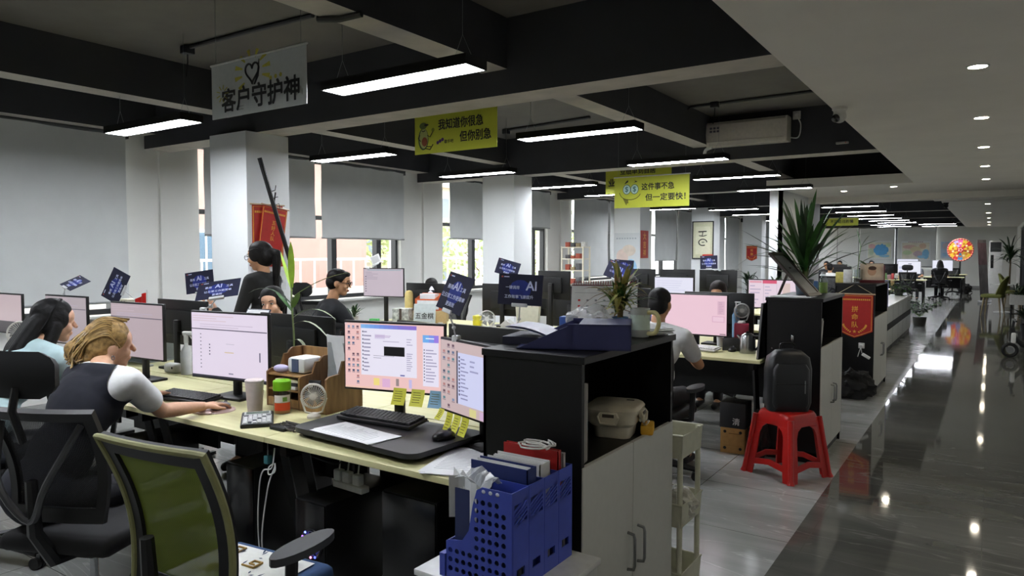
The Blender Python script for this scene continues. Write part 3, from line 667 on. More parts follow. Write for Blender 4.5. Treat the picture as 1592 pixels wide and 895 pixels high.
# ================================================================ PEOPLE
def blob(name, parts, mat, parent, voxel, it=4, off=(0, 0, 0)):
    """one continuous surface grown over capsules and ellipsoids"""
    bm = bmesh.new(); o3 = Vector(off)
    for p in parts:
        if p[0] == 'c':
            a, b = Vector(p[1]) - o3, Vector(p[2]) - o3; d = b - a
            for c, r in ((a, p[3]), (b, p[4])):
                bmesh.ops.create_icosphere(bm, subdivisions=2, radius=r, matrix=Matrix.Translation(c))
            if d.length > 1e-5:
                bmesh.ops.create_cone(bm, cap_ends=True, segments=16, radius1=p[3], radius2=p[4], depth=d.length, matrix=Matrix.Translation((a + b) / 2) @ d.to_track_quat('Z', 'Y').to_matrix().to_4x4())
        else:
            bmesh.ops.create_icosphere(bm, subdivisions=3, radius=1, matrix=Matrix.Translation(Vector(p[1]) - o3) @ (p[3].to_4x4() if len(p) > 3 else Matrix.Identity(4)) @ Matrix.Diagonal((p[2][0], p[2][1], p[2][2], 1)))
    me = bpy.data.meshes.new(name); bm.to_mesh(me); bm.free()
    o = bpy.data.objects.new(name, me); COL.objects.link(o)
    r = o.modifiers.new('r', 'REMESH'); r.mode = 'VOXEL'; r.voxel_size = voxel
    s = o.modifiers.new('s', 'SMOOTH'); s.factor = .5; s.iterations = it
    dg = bpy.context.evaluated_depsgraph_get(); m2 = bpy.data.meshes.new_from_object(o.evaluated_get(dg))
    o.modifiers.clear(); o.data = m2; m2.name = name; bpy.data.meshes.remove(me)
    m2.materials.clear(); m2.materials.append(mat); m2.polygons.foreach_set('use_smooth', [True] * len(m2.polygons))
    o.parent = parent
    return o
def hand_parts(wr, d, palm, side, curl=.6, spread=.1):
    """palm, four bent fingers and a thumb; d fingers' direction, palm the way the palm faces, side +1 thumb towards lat"""
    wr = Vector(wr); d = Vector(d).normalized(); n = Vector(palm); n = (n - d * n.dot(d)).normalized(); lat = d.cross(n) * side
    P = []
    for i, o in enumerate((-.03, -.01, .01, .03)): P.append(('c', wr + lat * o * .7, wr + d * .085 + lat * o, .013, .0115))
    for o, L in ((-.031, .058), (-.0105, .07), (.0105, .076), (.031, .068)):
        b = wr + d * .088 + lat * o; d1 = (d + n * curl * .5 + lat * o * spread * 20 * .1).normalized(); d2 = (d + n * curl * 1.5).normalized()
        m = b + d1 * L * .52; P += [('c', b, m, .0095, .0085), ('c', m, m + d2 * L * .5, .0085, .007)]
    t0 = wr + d * .022 + lat * .028; t1 = t0 + (d * .6 + lat * .75 + n * .25).normalized() * .042; t2 = t1 + (d * .95 + lat * .15 + n * .2).normalized() * .034
    P += [('c', t0, t1, .014, .0115), ('c', t1, t2, .0105, .0085)]
    return P
def person(name, label, at, skin, H, N, hc, yaw, pitch=0, roll=0, armL=None, armR=None, legs='sit', bodyyaw=None, fem=True,
           top='222222', sleeve='short', vest=None, bottom='1c1c20', hair=None, haircol='0d0b0b', face=False, glasses=False, vox=.0075, lips='a8504a', legfwd=.43, topm=None):
    t = thing(name, label, 'person', (at[0], at[1], 0))
    off = (at[0], at[1], 0); by = yaw if bodyyaw is None else bodyyaw
    Bm = Matrix.Rotation(R(by), 3, 'Z'); X = Bm @ Vector((1, 0, 0)); F = Bm @ Vector((0, 1, 0)); Z = Vector((0, 0, 1))
    H, N, hc = Vector(H), Vector(N), Vector(hc); up = (N - H).normalized()
    T3 = Matrix((X, up.cross(X).normalized() * 1, up)).transposed()
    Hm = Matrix.Rotation(R(yaw), 3, 'Z') @ Matrix.Rotation(R(pitch), 3, 'X') @ Matrix.Rotation(R(roll), 3, 'Y')
    hd = lambda v: hc + Hm @ Vector(v)
    sw = .155 if fem else .18
    e = lambda c, r: ('e', hd(c), r, Hm)
    head = [e((0, -.012, .028), (.073, .09, .085)), e((0, .022, -.03), (.058, .06, .075)), e((0, .05, -.088), (.03, .028, .024)), e((0, .035, .03), (.062, .058, .06)),
            ('c', hd((0, .083, .012)), hd((0, .104, -.024)), .008, .0125), e((.073, -.005, -.012), (.01, .024, .031)), e((-.073, -.005, -.012), (.01, .024, .031)),
            e((.034, .06, -.03), (.024, .022, .026)), e((-.034, .06, -.03), (.024, .022, .026)), e((0, .074, -.06), (.024, .018, .016)),
            ('c', hd((0, -.02, -.06)), N, .047, .052)]
    shL = armL[0] if armL else N - X * sw - up * .05; shR = armR[0] if armR else N + X * sw - up * .05
    ch = H.lerp(N, .7)
    tor = [('e', H + Z * .03, (.165, .125, .12), T3), ('e', H.lerp(N, .33), (.14 if fem else .155, .1, .15), T3), ('e', ch, (.155 if fem else .175, .108, .16), T3),
           ('c', Vector(shL), N - up * .03, .055, .06), ('c', Vector(shR), N - up * .03, .055, .06), ('c', Vector(shL), ch, .055, .09), ('c', Vector(shR), ch, .055, .09)]
    if fem: tor += [('e', ch + F * .075 + X * s * .065 - up * .01, (.06, .05, .06), T3) for s in (-1, 1)]
    arms = []; slv = []; hands = []
    for A, s in ((armL, -1), (armR, 1)):
        if not A: continue
        sh, el, wr = map(Vector, A[:3])
        arms += [('c', sh, el, .043 if fem else .05, .036), ('c', el, el.lerp(wr, .35), .036, .036), ('c', el.lerp(wr, .35), wr, .036, .024)]
        k = 1.0 if sleeve == 'long' else .62
        slv += [('c', sh, sh.lerp(el, k), .064 if fem else .068, .06 if sleeve == 'short' else .05)]
        if sleeve == 'long': slv += [('c', el, el.lerp(wr, .93), .05, .038)]
        hands += hand_parts(wr, A[3], A[4] if len(A) > 4 else (0, 0, -1), A[5] if len(A) > 5 else -s, A[6] if len(A) > 6 else .55)
    lg = []; tr = []; shoes = []
    for s in (-1, 1):
        hp = H + X * s * .09
        if legs == 'sit':
            kn = hp + F * legfwd + Z * (-.03); an = kn + F * .04; an.z = .1
        elif legs == 'stand':
            kn = hp + F * .02; kn.z = .5; an = kn - F * .03; an.z = .09
        else: continue
        lg += [('c', hp, kn, .078, .056), ('c', kn, kn.lerp(an, .3), .056, .054), ('c', kn.lerp(an, .3), an, .054, .034), ('c', an - Z * .03, an + F * .14 - Z * .06, .036, .028)]
        tr += [('c', hp, kn, .088, .066)] + ([('c', kn, an, .066, .05)] if bottom[0] != 's' else [])
        shoes += [('c', an - Z * .045 - F * .03, an + F * .15 - Z * .062, .042, .034)]
    blob('body', head + tor + arms + hands + lg, skin, t, vox, 3, off)
    grow = lambda ps, q: [(p[0], p[1], p[2], p[3] + q, p[4] + q) if p[0] == 'c' else ('e', p[1], tuple(x + q for x in p[2]), p[3]) for p in ps]
    v2 = max(.009, vox)
    blob('shirt', grow(tor, .011) + slv, topm or M(top, .85, var=.08, scale=18, bump=.2), t, v2, 4, off)
    if vest:   # sleeveless: grown over the shirt, armholes cut back to the shoulder blades
        vo = blob('vest', grow(tor, .02), M(vest, .9, var=.1, scale=40), t, v2, 4, off); bm = bmesh.new(); bm.from_mesh(vo.data); Nl = N - Vector(off); lim = .178
        for c_, n_ in ((Nl + up * .012, up), (Nl + X * lim - up * .06, (X * .93 + up * .36).normalized()), (Nl - X * lim - up * .06, (-X * .93 + up * .36).normalized())):
            bmesh.ops.bisect_plane(bm, geom=bm.verts[:] + bm.edges[:] + bm.faces[:], plane_co=c_, plane_no=n_, clear_outer=True)
        bm.to_mesh(vo.data); bm.free()
    if tr:
        b = bottom[1:] if bottom[0] == 's' else bottom
        blob('skirt' if bottom[0] == 's' else 'trousers', grow([tor[0]], .018) + tr, M(b, .85, var=.1, scale=25), t, max(.011, vox), 3, off)
        if bottom[0] != 's' or True: blob('shoe', shoes[:1], BLK2, t, .012, 2, off); blob('shoe', shoes[1:], BLK2, t, .012, 2, off)
    # ---- hair
    hm = M(haircol, .58, var=.5, scale=55, bump=.6, spec=.25)
    hp = [e((0, -.02, .04), (.084, .1, .088)), e((0, -.05, -.005), (.08, .075, .09))]
    strands = []
    if hair == 'short': hp = [e((0, -.018, .046), (.083, .1, .08)), e((0, -.05, .0), (.078, .07, .075)), e((0, .045, .083), (.055, .045, .026))]
    if hair == 'crop': hp = [e((0, -.014, .042), (.079, .096, .08)), e((0, -.045, -.005), (.072, .07, .075))]
    if hair in ('long', 'pony', 'bob', 'bun'): hp += [e((0, -.014, .06), (.082, .092, .07)), e((.068, .0, .015), (.022, .055, .06)), e((-.068, .0, .015), (.022, .055, .06))]
    if hair == 'bun': hp = hp[:-2] + [e((.064, .012, .045), (.02, .045, .04)), e((-.064, .012, .045), (.02, .045, .04))]
    if hair in ('long', 'bob'):
        L = .36 if hair == 'long' else .12
        for s in (-1, 1): hp += [('c', hd((s * .066, -.005, -.02)), hd((s * .085, -.06, -.02)) - Z * L * .6 - F * .03, .036, .03)]
        for u in (-.05, -.017, .017, .05): hp += [('c', hd((u, -.085, .0)), hd((u * 1.2, -.13, 0)) - Z * .15 - F * .05, .042, .045), ('c', hd((u * 1.2, -.13, 0)) - Z * .15 - F * .05, hd((u * 1.5, -.13, 0)) - Z * (.06 + L) - F * .15, .045, .034)]
    if hair == 'pony':
        a, b, c = hd((0, -.1, .035)), hd((0, -.16, .0)), hd((0, -.15, 0)) - Z * .16
        hp += [('c', a, b, .03, .036), ('c', b, c, .038, .03), ('c', c, c - Z * .1 + F * .015, .03, .01)]
    if hair == 'bun':
        hp += [e((-.015, -.135, -.015), (.055, .05, .045)), e((-.06, -.13, -.04), (.045, .045, .04)), e((0, -.085, .0), (.06, .04, .06)), e((.01, -.1, -.05), (.05, .035, .03))]
    if hair: 
        hob = blob('hair', hp, hm, t, max(.006, vox * .8), 2, off)
        if hair in ('bun', 'long', 'pony') and vox < .009:
            q = random.Random(len(label)); g = G(); m2 = M('a88a55', .5, var=.3, scale=40) if hair == 'bun' else hm; m3 = M('5c4420', .45, var=.3, scale=40) if hair == 'bun' else hm
            for k in range(150 if hair == 'bun' else 90):
                if hair == 'bun':   # combed back over the skull into the bun
                    s = q.uniform(-1, 1); a0 = hd((s * .078, .06 - abs(s) * .05 + q.uniform(-.02, .02), .035 + .09 * (1 - s * s) ** .5 - .0 * abs(s) - abs(s) * .05))
                    a1 = hd((s * .088, -.03, .045 + .088 * (1 - s * s) ** .5)); a2 = hd((s * .06, -.1, .02 + .06 * (1 - s * s) ** .5)); a3 = hd((s * .04 + q.uniform(-.04, .03), -.13 - q.uniform(0, .045), -.02 + q.uniform(-.05, .03)))
                    a4 = hd((s * .06 + q.uniform(-.05, .04), -.14 + q.uniform(-.03, .03), -.06 + q.uniform(-.03, .02)))
                    g.tube([Vector(p) - Vector(off) for p in spline([a0, a1, a2, a3] + ([a4] if q.random() < .5 else []), 4)], q.uniform(.0018, .0042), m2 if q.random() < .7 else m3, 5)
                else:
                    s = q.uniform(-1, 1); L = (.5 if hair == 'long' else .3) * q.uniform(.75, 1.05)
                    if hair == 'long': 
                        pts = [hd((s * .03, .02, .125)), hd((s * .088, -.03, .07)), hd((s * .09, -.07, -.03)), hd((s * .09, -.16, -.05)) - Z * L * .4 - F * .06, hd((s * .12, -.15, -.03)) - Z * L * .95 - F * .17]
                    else: pts = [hd((s * .08, .05, .05)), hd((s * .085, -.03, .06)), hd((s * .03, -.12, .03)), hd((s * .035, -.17, -.03)), hd((s * .03, -.15, 0)) - Z * L]
                    g.tube([Vector(p) - Vector(off) for p in spline(pts, 4)], q.uniform(.002, .0045), hm, 5)
            g.build('strands', hob)
    if face:
        for s in (-1, 1):
            g = G(); g.X = Matrix.Translation(hc - Vector(off)) @ Hm.to_4x4()
            g.ell((s * .031, .079, .008), (.0135, .008, .0062), WHT); g.ell((s * .031, .0845, .008), (.0058, .004, .0058), INK)
            g.tube([(s * .046, .08, .013), (s * .038, .0885, .0165), (s * .022, .088, .0145)], .0016, INK, 5); g.build('eye', t)
            g = G(); g.X = Matrix.Translation(hc - Vector(off)) @ Hm.to_4x4(); g.tube([(s * .05, .078, .027), (s * .036, .088, .032), (s * .017, .091, .028)], .0028, M('2a1d18', .8), 6); g.build('eyebrow', t)
        g = G(); g.X = Matrix.Translation(hc - Vector(off)) @ Hm.to_4x4(); g.ell((0, .091, -.057), (.02, .007, .0045), M(lips, .4)); g.ell((0, .09, -.064), (.017, .007, .005), M(lips, .4)); g.build('lips', t)
    if glasses:
        g = G(); g.X = Matrix.Translation(hc - Vector(off)) @ Hm.to_4x4()
        for s in (-1, 1): g.tube([(s * .035 + .026 * math.cos(a), .1, .004 + .019 * math.sin(a)) for a in [6.283 * i / 16 for i in range(16)]], .0024, INK, 6, True); g.tube([(s * .06, .1, .01), (s * .076, .03, .008), (s * .078, -.01, .0)], .0024, INK, 6)
        g.tube([(-.01, .101, .008), (.01, .101, .008)], .0022, INK, 6); tag(g.build('glasses', t), 'dark framed glasses', None)
    return t, hd
BL, bh = person('person', 'blonde haired person in navy vest over white tee reaching for a mouse', (-3.3, 1.5), SKIN, (-3.22, 1.3, .57), (-3.34, 1.6, 1.045), (-3.43, 1.70, 1.145), -14, -3, 4,
    ((-3.5, 1.6, 1.015), (-3.74, 1.78, .83), (-3.84, 2.1, .8), (-.2, 1, -.05), (0, 0, -1), 1, .6), ((-3.16, 1.64, 1.01), (-3.25, 1.84, .83), (-3.35, 2.12, .79), (-.1, 1, -.03), (0, 0, -1), -1, .6),
    'sit', -2, True, 'eef0ee', 'short', '11131f', 's15161c', 'bun', '94774a', False, False, .0065, legfwd=.42)
g = G()
for s in (1,): g.tube([Vector(bh((.082, -.004, -.045))) - Vector((-3.3, 1.5, 0)) + Vector((.0, .007 * math.cos(a), .009 * math.sin(a))) for a in [6.283 * i / 14 for i in range(14)]], .002, CHROME, 6, True)
tag(g.build('earring', BL), 'silver hoop earring', None)
person('person', 'person with long black hair and pale blue shirt at the far left desk', (-4.2, 1.6), SKIN, (-4.2, 1.38, .58), (-4.22, 1.7, 1.09), (-4.24, 1.81, 1.205), -12, -6, 0,
    ((-4.4, 1.69, 1.04), (-4.6, 1.85, .83), (-4.7, 2.2, .8), (0, 1, 0), (0, 0, -1), 1, .6), ((-4.05, 1.73, 1.03), (-4.13, 1.86, .84), (-4.6, 2.2, .8), (-.55, .8, -.02), (0, 0, -1), -1, .6),
    'sit', -4, True, 'b9d3d6', 'long', None, '24272e', 'long', '0b0a0b', False, False, .0065)
person('person', 'standing person in black with a dark ponytail before the white column', (-4.98, 3.72), SKIN2, (-4.98, 3.74, .93), (-4.98, 3.72, 1.4), (-5.01, 3.7, 1.55), 112, -8, 0,
    ((-4.96, 3.58, 1.35), (-5.0, 3.5, 1.1), (-5.1, 3.5, .9), (-.3, -.2, -1), (-1, 0, 0), 1, .3), ((-5.06, 3.88, 1.35), (-5.12, 3.88, 1.1), (-5.26, 3.84, .9), (-.3, 0, -1), (-1, 0, 0), -1, .3),
    'stand', 112, True, '131312', 'long', None, '141416', 'pony', '0d0a09', True, True, .008)
person('person', 'seated person in black behind the lilac monitor, raising one arm, only the eyes showing', (-4.5, 3.5), SKIN, (-4.5, 3.66, .57), (-4.5, 3.48, 1.05), (-4.46, 3.4, 1.205), 208, -8, 6,
    ((-4.33, 3.47, .98), (-4.26, 3.34, .8), (-4.3, 3.2, 1.02), (-.05, -.3, 1), (0, 1, 0), 1, .6), ((-4.67, 3.48, .99), (-4.95, 3.44, .9), (-5.13, 3.36, 1.13), (-.55, -.2, .75), (0, -1, 0), -1, .9),
    'sit', 184, True, '131316', 'long', None, '16161a', 'pony', '0c0a09', True, False, .0075)
MB_, _ = person('person', 'person in black tee and dark glasses sitting in profile before the window', (-4.65, 4.2), SKIN2, (-4.72, 4.1, .62), (-4.7, 4.16, 1.15), (-4.64, 4.2, 1.315), -56, -8, 0,
    ((-4.86, 4.22, 1.09), (-4.8, 4.38, .86), (-4.56, 4.56, .8), (.8, .6, 0), (0, 0, -1), 1, .6), ((-4.53, 4.09, 1.08), (-4.38, 4.2, .83), (-4.2, 4.44, .79), (.6, .8, 0), (0, 0, -1), -1, .6),
    'sit', -45, False, '15171b', 'short', None, '1a1c22', 'short', '0d0c0c', True, True, .0075)
MB_.location.x -= .16; MB_.location.y += .17
person('person', 'person in burgundy top facing the camera beside the water bottle', (-6.15, 7.25), SKIN, (-6.15, 7.42, .57), (-6.15, 7.25, .98), (-6.13, 7.18, 1.12), 202, -14, 0, ((-5.99, 7.22, .93), (-5.9, 7.1, .78), (-5.95, 6.9, .8), (0, -1, .1)), ((-6.31, 7.24, .93), (-6.4, 7.1, .78), (-6.3, 6.9, .8), (0, -1, .1)),
    'sit', 184, True, '4a2730', 'long', None, '22222a', 'pony', '100d0c', True, False, .009)
person('person', 'person in glasses and lavender top beyond the spiky plant', (-3.46, 7.62), SKIN, (-3.46, 7.78, .57), (-3.46, 7.65, 1.03), (-3.46, 7.59, 1.19), 196, -16, 0, ((-3.3, 7.6, .98), (-3.2, 7.45, .8), (-3.3, 7.1, .8), (0, -1, 0)), ((-3.62, 7.63, .98), (-3.7, 7.45, .8), (-3.6, 7.1, .8), (0, -1, 0)),
    'sit', 184, True, '8d8fc4', 'long', None, '22222a', 'pony', '0f0d0d', True, True, .009)
person('person', 'person in white tee with cropped black hair, back to the camera', (-1.95, 4.75), SKIN2, (-1.94, 4.56, .57), (-1.95, 4.74, 1.06), (-1.95, 4.78, 1.215), 2, -4, 0, ((-2.15, 4.75, 1.0), (-2.24, 4.9, .77), (-2.12, 5.18, .77), (.2, 1, 0), (0, 0, -1), 1, .6), ((-1.76, 4.73, .995), (-1.71, 4.93, .78), (-1.85, 5.18, .77), (-.3, 1, 0), (0, 0, -1), -1, .6),
    'sit', 0, False, 'e2e3e3', 'short', None, '17181c', 'crop', '0c0b0c', False, False, .008)
person('person', 'person with dark hair barely showing over the black monitor back', (-2.4, 7.45), SKIN2, (-2.4, 7.6, .57), (-2.4, 7.48, 1.02), (-2.38, 7.42, 1.16), 182, -20, 0, ((-2.23, 7.45, .97), (-2.15, 7.3, .8), (-2.25, 7.0, .8), (0, -1, 0)), ((-2.57, 7.45, .97), (-2.65, 7.3, .8), (-2.55, 7.0, .8), (0, -1, 0)),
    'sit', 184, True, '33343c', 'long', None, '22222a', 'pony', '1b1210', False, False, .011)
def sitter(label, x, y, yaw, top, hc='0d0c0c', hair='crop', zz=0, vest=None):
    c, s = math.cos(R(yaw)), math.sin(R(yaw)); L = lambda a, b, z: (x + a * c - b * s, y + a * s + b * c, z + zz)
    fw = (-s, c, 0)
    return person('person', label, (x, y), SKIN2, L(0, -.15, .57), L(0, .05, 1.05), L(0, .1, 1.2), yaw, -8, 0, (L(-.17, .05, 1.0), L(-.22, .2, .8), L(-.15, .45, .8), fw), (L(.17, .05, 1.0), L(.22, .2, .8), L(.15, .45, .8), fw), 'sit', yaw, hair == 'crop', top, 'short', None, '1a1b20', hair, hc, False, False, .014)
sitter('distant person in white shirt seen from behind, right of the palm leaves', -3.35, 19.2, 6, 'd8d8d6')
sitter('distant dark haired person leftmost of the far heads behind the palm', -4.3, 24.2, 176, '30343c')
sitter('distant person in a pale top, second of the far heads right of the palm', -4.3, 26.6, 176, 'b0b2b8')
sitter('distant dark haired person below the blue sea map', -3.45, 27.6, 180, '44474f', hair='bob')
sitter('distant person below the pale land map behind the twin monitors', -2.12, 27.6, 180, '6a6c74')
sitter('distant person with dark bob hair before the white monitor near the prize wheel', -1.42, 27.9, 6, '2a2a30', hair='bob')
# ================================================================ THINGS ON AND UNDER THE NEAR DESK
def one(name, label, cat, g, mat=None, loc=(0, 0, 0), rz=0, group=None, ang=35, part=None):
    """a thing made of one mesh"""
    o = g.build(name, None, ang); o.location = loc; o.rotation_euler = (0, 0, R(rz)); return tag(o, label, cat, group)
D = .75
# black raised desk pad
t = thing('desk_riser', 'black raised desk pad with rounded corners carrying the near keyboard', 'desk pad', (-2.22, 2.26, D))
g = G(); cs = []
for (cx_, cy_, a0) in ((.40, .24, 0), (-.42, .24, 90), (-.40, -.18, 180), (.38, -.22, 270)):
    cs += [(cx_ - .06 * (1 if cx_ > 0 else -1) + .06 * math.cos(R(a0 + k * 15)), cy_ - .06 * (1 if cy_ > 0 else -1) + .06 * math.sin(R(a0 + k * 15)), .022) for k in range(7)]
g.prism(cs, (0, 0, .022), M('1b1c1f', .5, var=.12, scale=14)); g.build('board', t, 40)
for x in (-.32, .3):
    g = G(); g.box((x, .03, .011), (.06, .36, .022), BLK, bev=.004); g.build('foot', t)
# keyboards
def keyboard(label, loc, rz, col='121214', key='1d1e21', w=.44, d=.135, pitch=6):
    t = thing('keyboard', label, 'keyboard', loc, rz, 'desk keyboards')
    X = rotm(pitch, 0, 0)
    g = G(); g.X = X; g.box((0, 0, .012 + d / 2 * .1), (w, d, .016), M(col, .45), bev=.004); g.build('case', t)
    g = G(); g.X = X; km = M(key, .5)
    for r in range(6):
        y = d / 2 - .014 - r * (d - .018) / 6; x = -w / 2 + .01 + .0; n_ = 18
        if r == 5: segs = [1.3, 1.3, 1.3, 6, 1.3, 1.3, 1.3, 1.2, 1, 1, 1]
        else: segs = [1 + .25 * r * (k == 0) for k in range(14)] + [1.6 - .25 * r] + [1] * 3
        tot = sum(segs); u = (w - .02) / tot
        for s_ in segs:
            g.box((x + s_ * u / 2, y, .026 + d / 2 * .1), (s_ * u - .003, (d - .018) / 6 - .003, .01), km, bev=.0015, seg=1); x += s_ * u
    g.build('keycaps', t, 0)
    return t
keyboard('black mechanical keyboard on the black desk riser', (-2.33, 2.37, D + .044), 3)
keyboard('black keyboard under the blonde person\'s left hand', (-3.72, 2.26, D + .003), 6, w=.42)
keyboard('black keyboard before the long haired person', (-4.62, 2.28, D + .003), 4)
keyboard('white keyboard on the desk of the person in white', (-2.05, 5.88, D + .003), -8, 'd8d8d6', 'ececea', .36, .12)
# mice
def mouse(label, loc, rz, col='0f0f11'):
    t = thing('computer_mouse', label, 'mouse', loc, rz, 'computer mice')
    g = G(); g.ell((0, 0, .012), (.032, .056, .024), M(col, .35)); g.box((0, 0, .004), (.05, .09, .008), M(col, .35), bev=.003); g.build('body', t)
    g = G(); g.cyl((-.004, .03, .033), (.004, .03, .033), .008, GREY, n=12); g.build('scroll_wheel', t)
mouse('black mouse at the right end of the black desk riser', (-1.9, 2.3, D + .045), -15)
mouse('black mouse on the desk of the person in white', (-1.79, 5.98, D + .002), 0)
mouse('pale mouse beside the long haired person\'s right hand', (-4.71, 2.36, D + .002), 10, 'c9c9cc')
# paper sheets
def sheets(label, loc, rz, w=.21, h=.297, n=3, name='paper_stack', lines_=True, q=None, sp=.012, thick=.0012):
    t = thing(name, label, 'paper', loc, rz)
    q = random.Random(int(loc[0] * 100)); g = G()
    for k in range(n):
        dx, dy, a = q.uniform(-sp, sp), q.uniform(-sp, sp), q.uniform(-5, 5)
        g.box((dx, dy, thick * (k + .5)), (w, h, thick * .9), PAPER, rotm(0, 0, a))
    g.build('sheets', t, 0)
    if lines_:
        g = G()
        for k in range(14): g.bx(-w * .4, -w * .4 + w * q.uniform(.5, .8), h * .4 - k * h * .055, h * .4 - k * h * .055 + .0025, thick * n, thick * n + .0005, M('9fa3a8', .8))
        g.build('print', t, 0)
    return t
sheets('printed sheets lying on the black riser before the keyboard', (-2.27, 2.16, D + .045), 84, .17, .4, 3)
sheets('white papers hanging over the front desk edge by the cabinet', (-1.70, 2.2, D + .002), 20, .24, .36, 4)
sheets('blank cream slip under the blonde person\'s hands', (-3.95, 2.16, D + .002), 40, .14, .2, 2)
# calculator
t = thing('calculator', 'black and silver calculator on the near desk edge', 'calculator', (-2.95, 2.15, D), 52)
X = rotm(6, 0, 0)
g = G(); g.X = X; g.box((0, 0, .018), (.15, .2, .022), BLK, bev=.008); g.build('body', t)
g = G(); g.X = X; g.box((0, .066, .03), (.125, .045, .003), M('b9bdbb', .3), bev=.001); g.build('display', t)
g = G(); g.X = X; g.box((0, .066, .032), (.105, .028, .002), M('6c7a70', .2)); g.build('screen', t)
g = G(); g.X = X; g.box((0, -.03, .0295), (.132, .12, .002), M('a9acad', .4))
for i in range(6):
    for j in range(5): g.box((-.053 + i * .0212, .016 - j * .0235, .033), (.017, .017, .007), M('d7d8d8' if (i + j) % 5 else '5f6468', .45), bev=.002)
g.build('keys', t)
# tumbler, bottle, fan
t = thing('tumbler', 'white insulated tumbler between the mouse hand and the green lidded bottle', 'cup', (-3.12, 2.26, D))
g = G(); g.lathe([(0, 0), (.033, 0), (.035, .004), (.046, .165), (.047, .168)], M('e3d6d3', .35), 28); g.build('cup', t)
g = G(); g.lathe([(.047, .168), (.048, .178), (.044, .182), (.02, .184), (0, .184)], M('d8c9c6', .35), 28); g.lathe([(.0465, .172), (.0485, .174), (.0465, .176)], STEEL, 28); g.build('lid', t)
t = thing('water_bottle', 'clear bottle with bright green lid and white label', 'bottle', (-3.03, 2.36, D))
g = G(); g.lathe([(0, 0), (.042, 0), (.044, .006), (.044, .12), (.042, .128)], CLEAR, 28); g.build('bottle', t)
g = G(); g.lathe([(.0, .004), (.039, .004), (.039, .05), (0, .05)], M('c98f52', .4), 24); g.build('drink', t)
g = G(); g.lathe([(.044, .122), (.0455, .125), (.0455, .168), (.042, .172), (0, .172)], M('7cc413', .4), 28); g.build('lid', t)
def patch(g, r, a0, a1, z0, z1, m, n=8):
    g.strip([[(r * math.cos(R(a0 + (a1 - a0) * i / n)), r * math.sin(R(a0 + (a1 - a0) * i / n)), z) for i in range(n + 1)] for z in (z0, z1)], m)
g = G(); patch(g, .0448, -95, 20, .062, .1, M('e8e2d8', .6)); patch(g, .0449, -95, 20, .02, .06, M('cf4a22', .5)); patch(g, .0452, -35, -5, .068, .09, M('6f9440', .6)); g.build('label', t)
def hand_fan(label, loc, rz, col, r=.055, blades=True, base='stand', name='mini_fan'):
    t = thing(name, label, 'fan', loc, rz, 'small desk fans'); m = M(col, .4); z = r + .05
    g = G(); g.tube([(r * math.cos(a), 0, z + r * math.sin(a)) for a in [6.283 * i / 32 for i in range(32)]], .006, m, 8, True)
    g.lathe([(r * .98, .012), (r * .98, -.012)], m, 28, (0, 0, z), rotm(90, 0, 0)); g.build('ring', t)
    g = G()
    for k in range(30):
        a = 6.283 * k / 30; g.tube([(r * .25 * math.cos(a), -.012, z + r * .25 * math.sin(a)), (r * .65 * math.cos(a + .25), -.016, z + r * .65 * math.sin(a + .25)), (r * .98 * math.cos(a + .4), -.008, z + r * .98 * math.sin(a + .4))], .0014, m, 5)
    g.build('grille', t)
    g = G(); g.cyl((0, -.017, z), (0, .02, z), r * .28, m, n=20)
    for k in range(5):
        a = 6.283 * k / 5; c, s = math.cos(a), math.sin(a); c2, s2 = math.cos(a + .9), math.sin(a + .9)
        g.poly([(c * r * .2, .004, z + s * r * .2), (c * r * .85, .008, z + s * r * .85), (c2 * r * .85, -.004, z + s2 * r * .85), (c2 * r * .2, 0, z + s2 * r * .2)], M('55585a', .5))
    g.build('rotor', t)
    g = G(); g.tube([(r + .004, 0, z - .01), (r * .7, .0, .03), (0, 0, .02)], .005, m, 6); g.tube([(-r - .004, 0, z - .01), (-r * .7, 0, .03), (0, 0, .02)], .005, m, 6); g.lathe([(0, 0), (.034, 0), (.034, .012), (.022, .024), (0, .026)], m, 24); g.build('stand', t)
    return t
hand_fan('small cream desk fan in front of the wooden organizer', (-2.81, 2.38, D), 36, 'e2ddd0', .06)
g = G(); g.box((0, 0, .06), (.2, .16, .12), M('c9bfa8', .6), bev=.004); one('carton', 'low carton under the white fan at the left photo edge', 'box', g, None, (-5.72, 2.22, D), 10)
hand_fan('small white fan cut by the left photo edge beside the long haired person', (-5.72, 2.22, D + .12), 50, 'dcdcd4', .085)
hand_fan('small white fan beside the yellow bottle in the second bay', (-4.4, 6.05, D), 36, 'e6e6e2', .085)
hand_fan('small white fan left of the cabinet behind the red stool', (-1.78, 6.2, D + .22), 20, 'e2e2de', .06)
# wooden desk organizer
WOOD = wood('walnut_board', '6b4c30', '93704a', .5, (9, 9, 1.2)); WOODL = wood('oak_board', '9a7650', 'b8925f', .5, (9, 9, 1.2))
t = thing('desk_organizer', 'wooden desk organizer with curved sides beside the big lit monitor', 'organizer', (-3.02, 2.58, D), 2)
def side(h, dp, x):
    pts = [(x, dp / 2, 0), (x, dp / 2, h)] + [(x, dp / 2 - dp * .3 - dp * .15 * k / 4, h - (h * .1) * (k / 4) ** 2) for k in range(5)] + [(x, -dp * .05 - dp * .1 * k / 4, h * .9 - h * .22 * (k / 4)) for k in range(5)] + [(x, -dp / 2 + .02, h * .66), (x, -dp / 2, h * .62), (x, -dp / 2, 0)]
    return pts
for x, h_ in ((-.25, .3), (.0, .27), (.2, .29)):
    g = G(); g.prism(side(h_, .26, x), (.012, 0, 0), WOOD); g.build('side_panel', t, 0)
g = G(); g.bx(-.25, .212, .118, .13, 0, .3, WOODL); g.build('back_panel', t, 0)
for z in (.0, .09, .17):
    g = G(); g.bx(-.24, .0, -.125, .12, z, z + .008, WOODL if z else WOOD); g.build('shelf', t, 0)
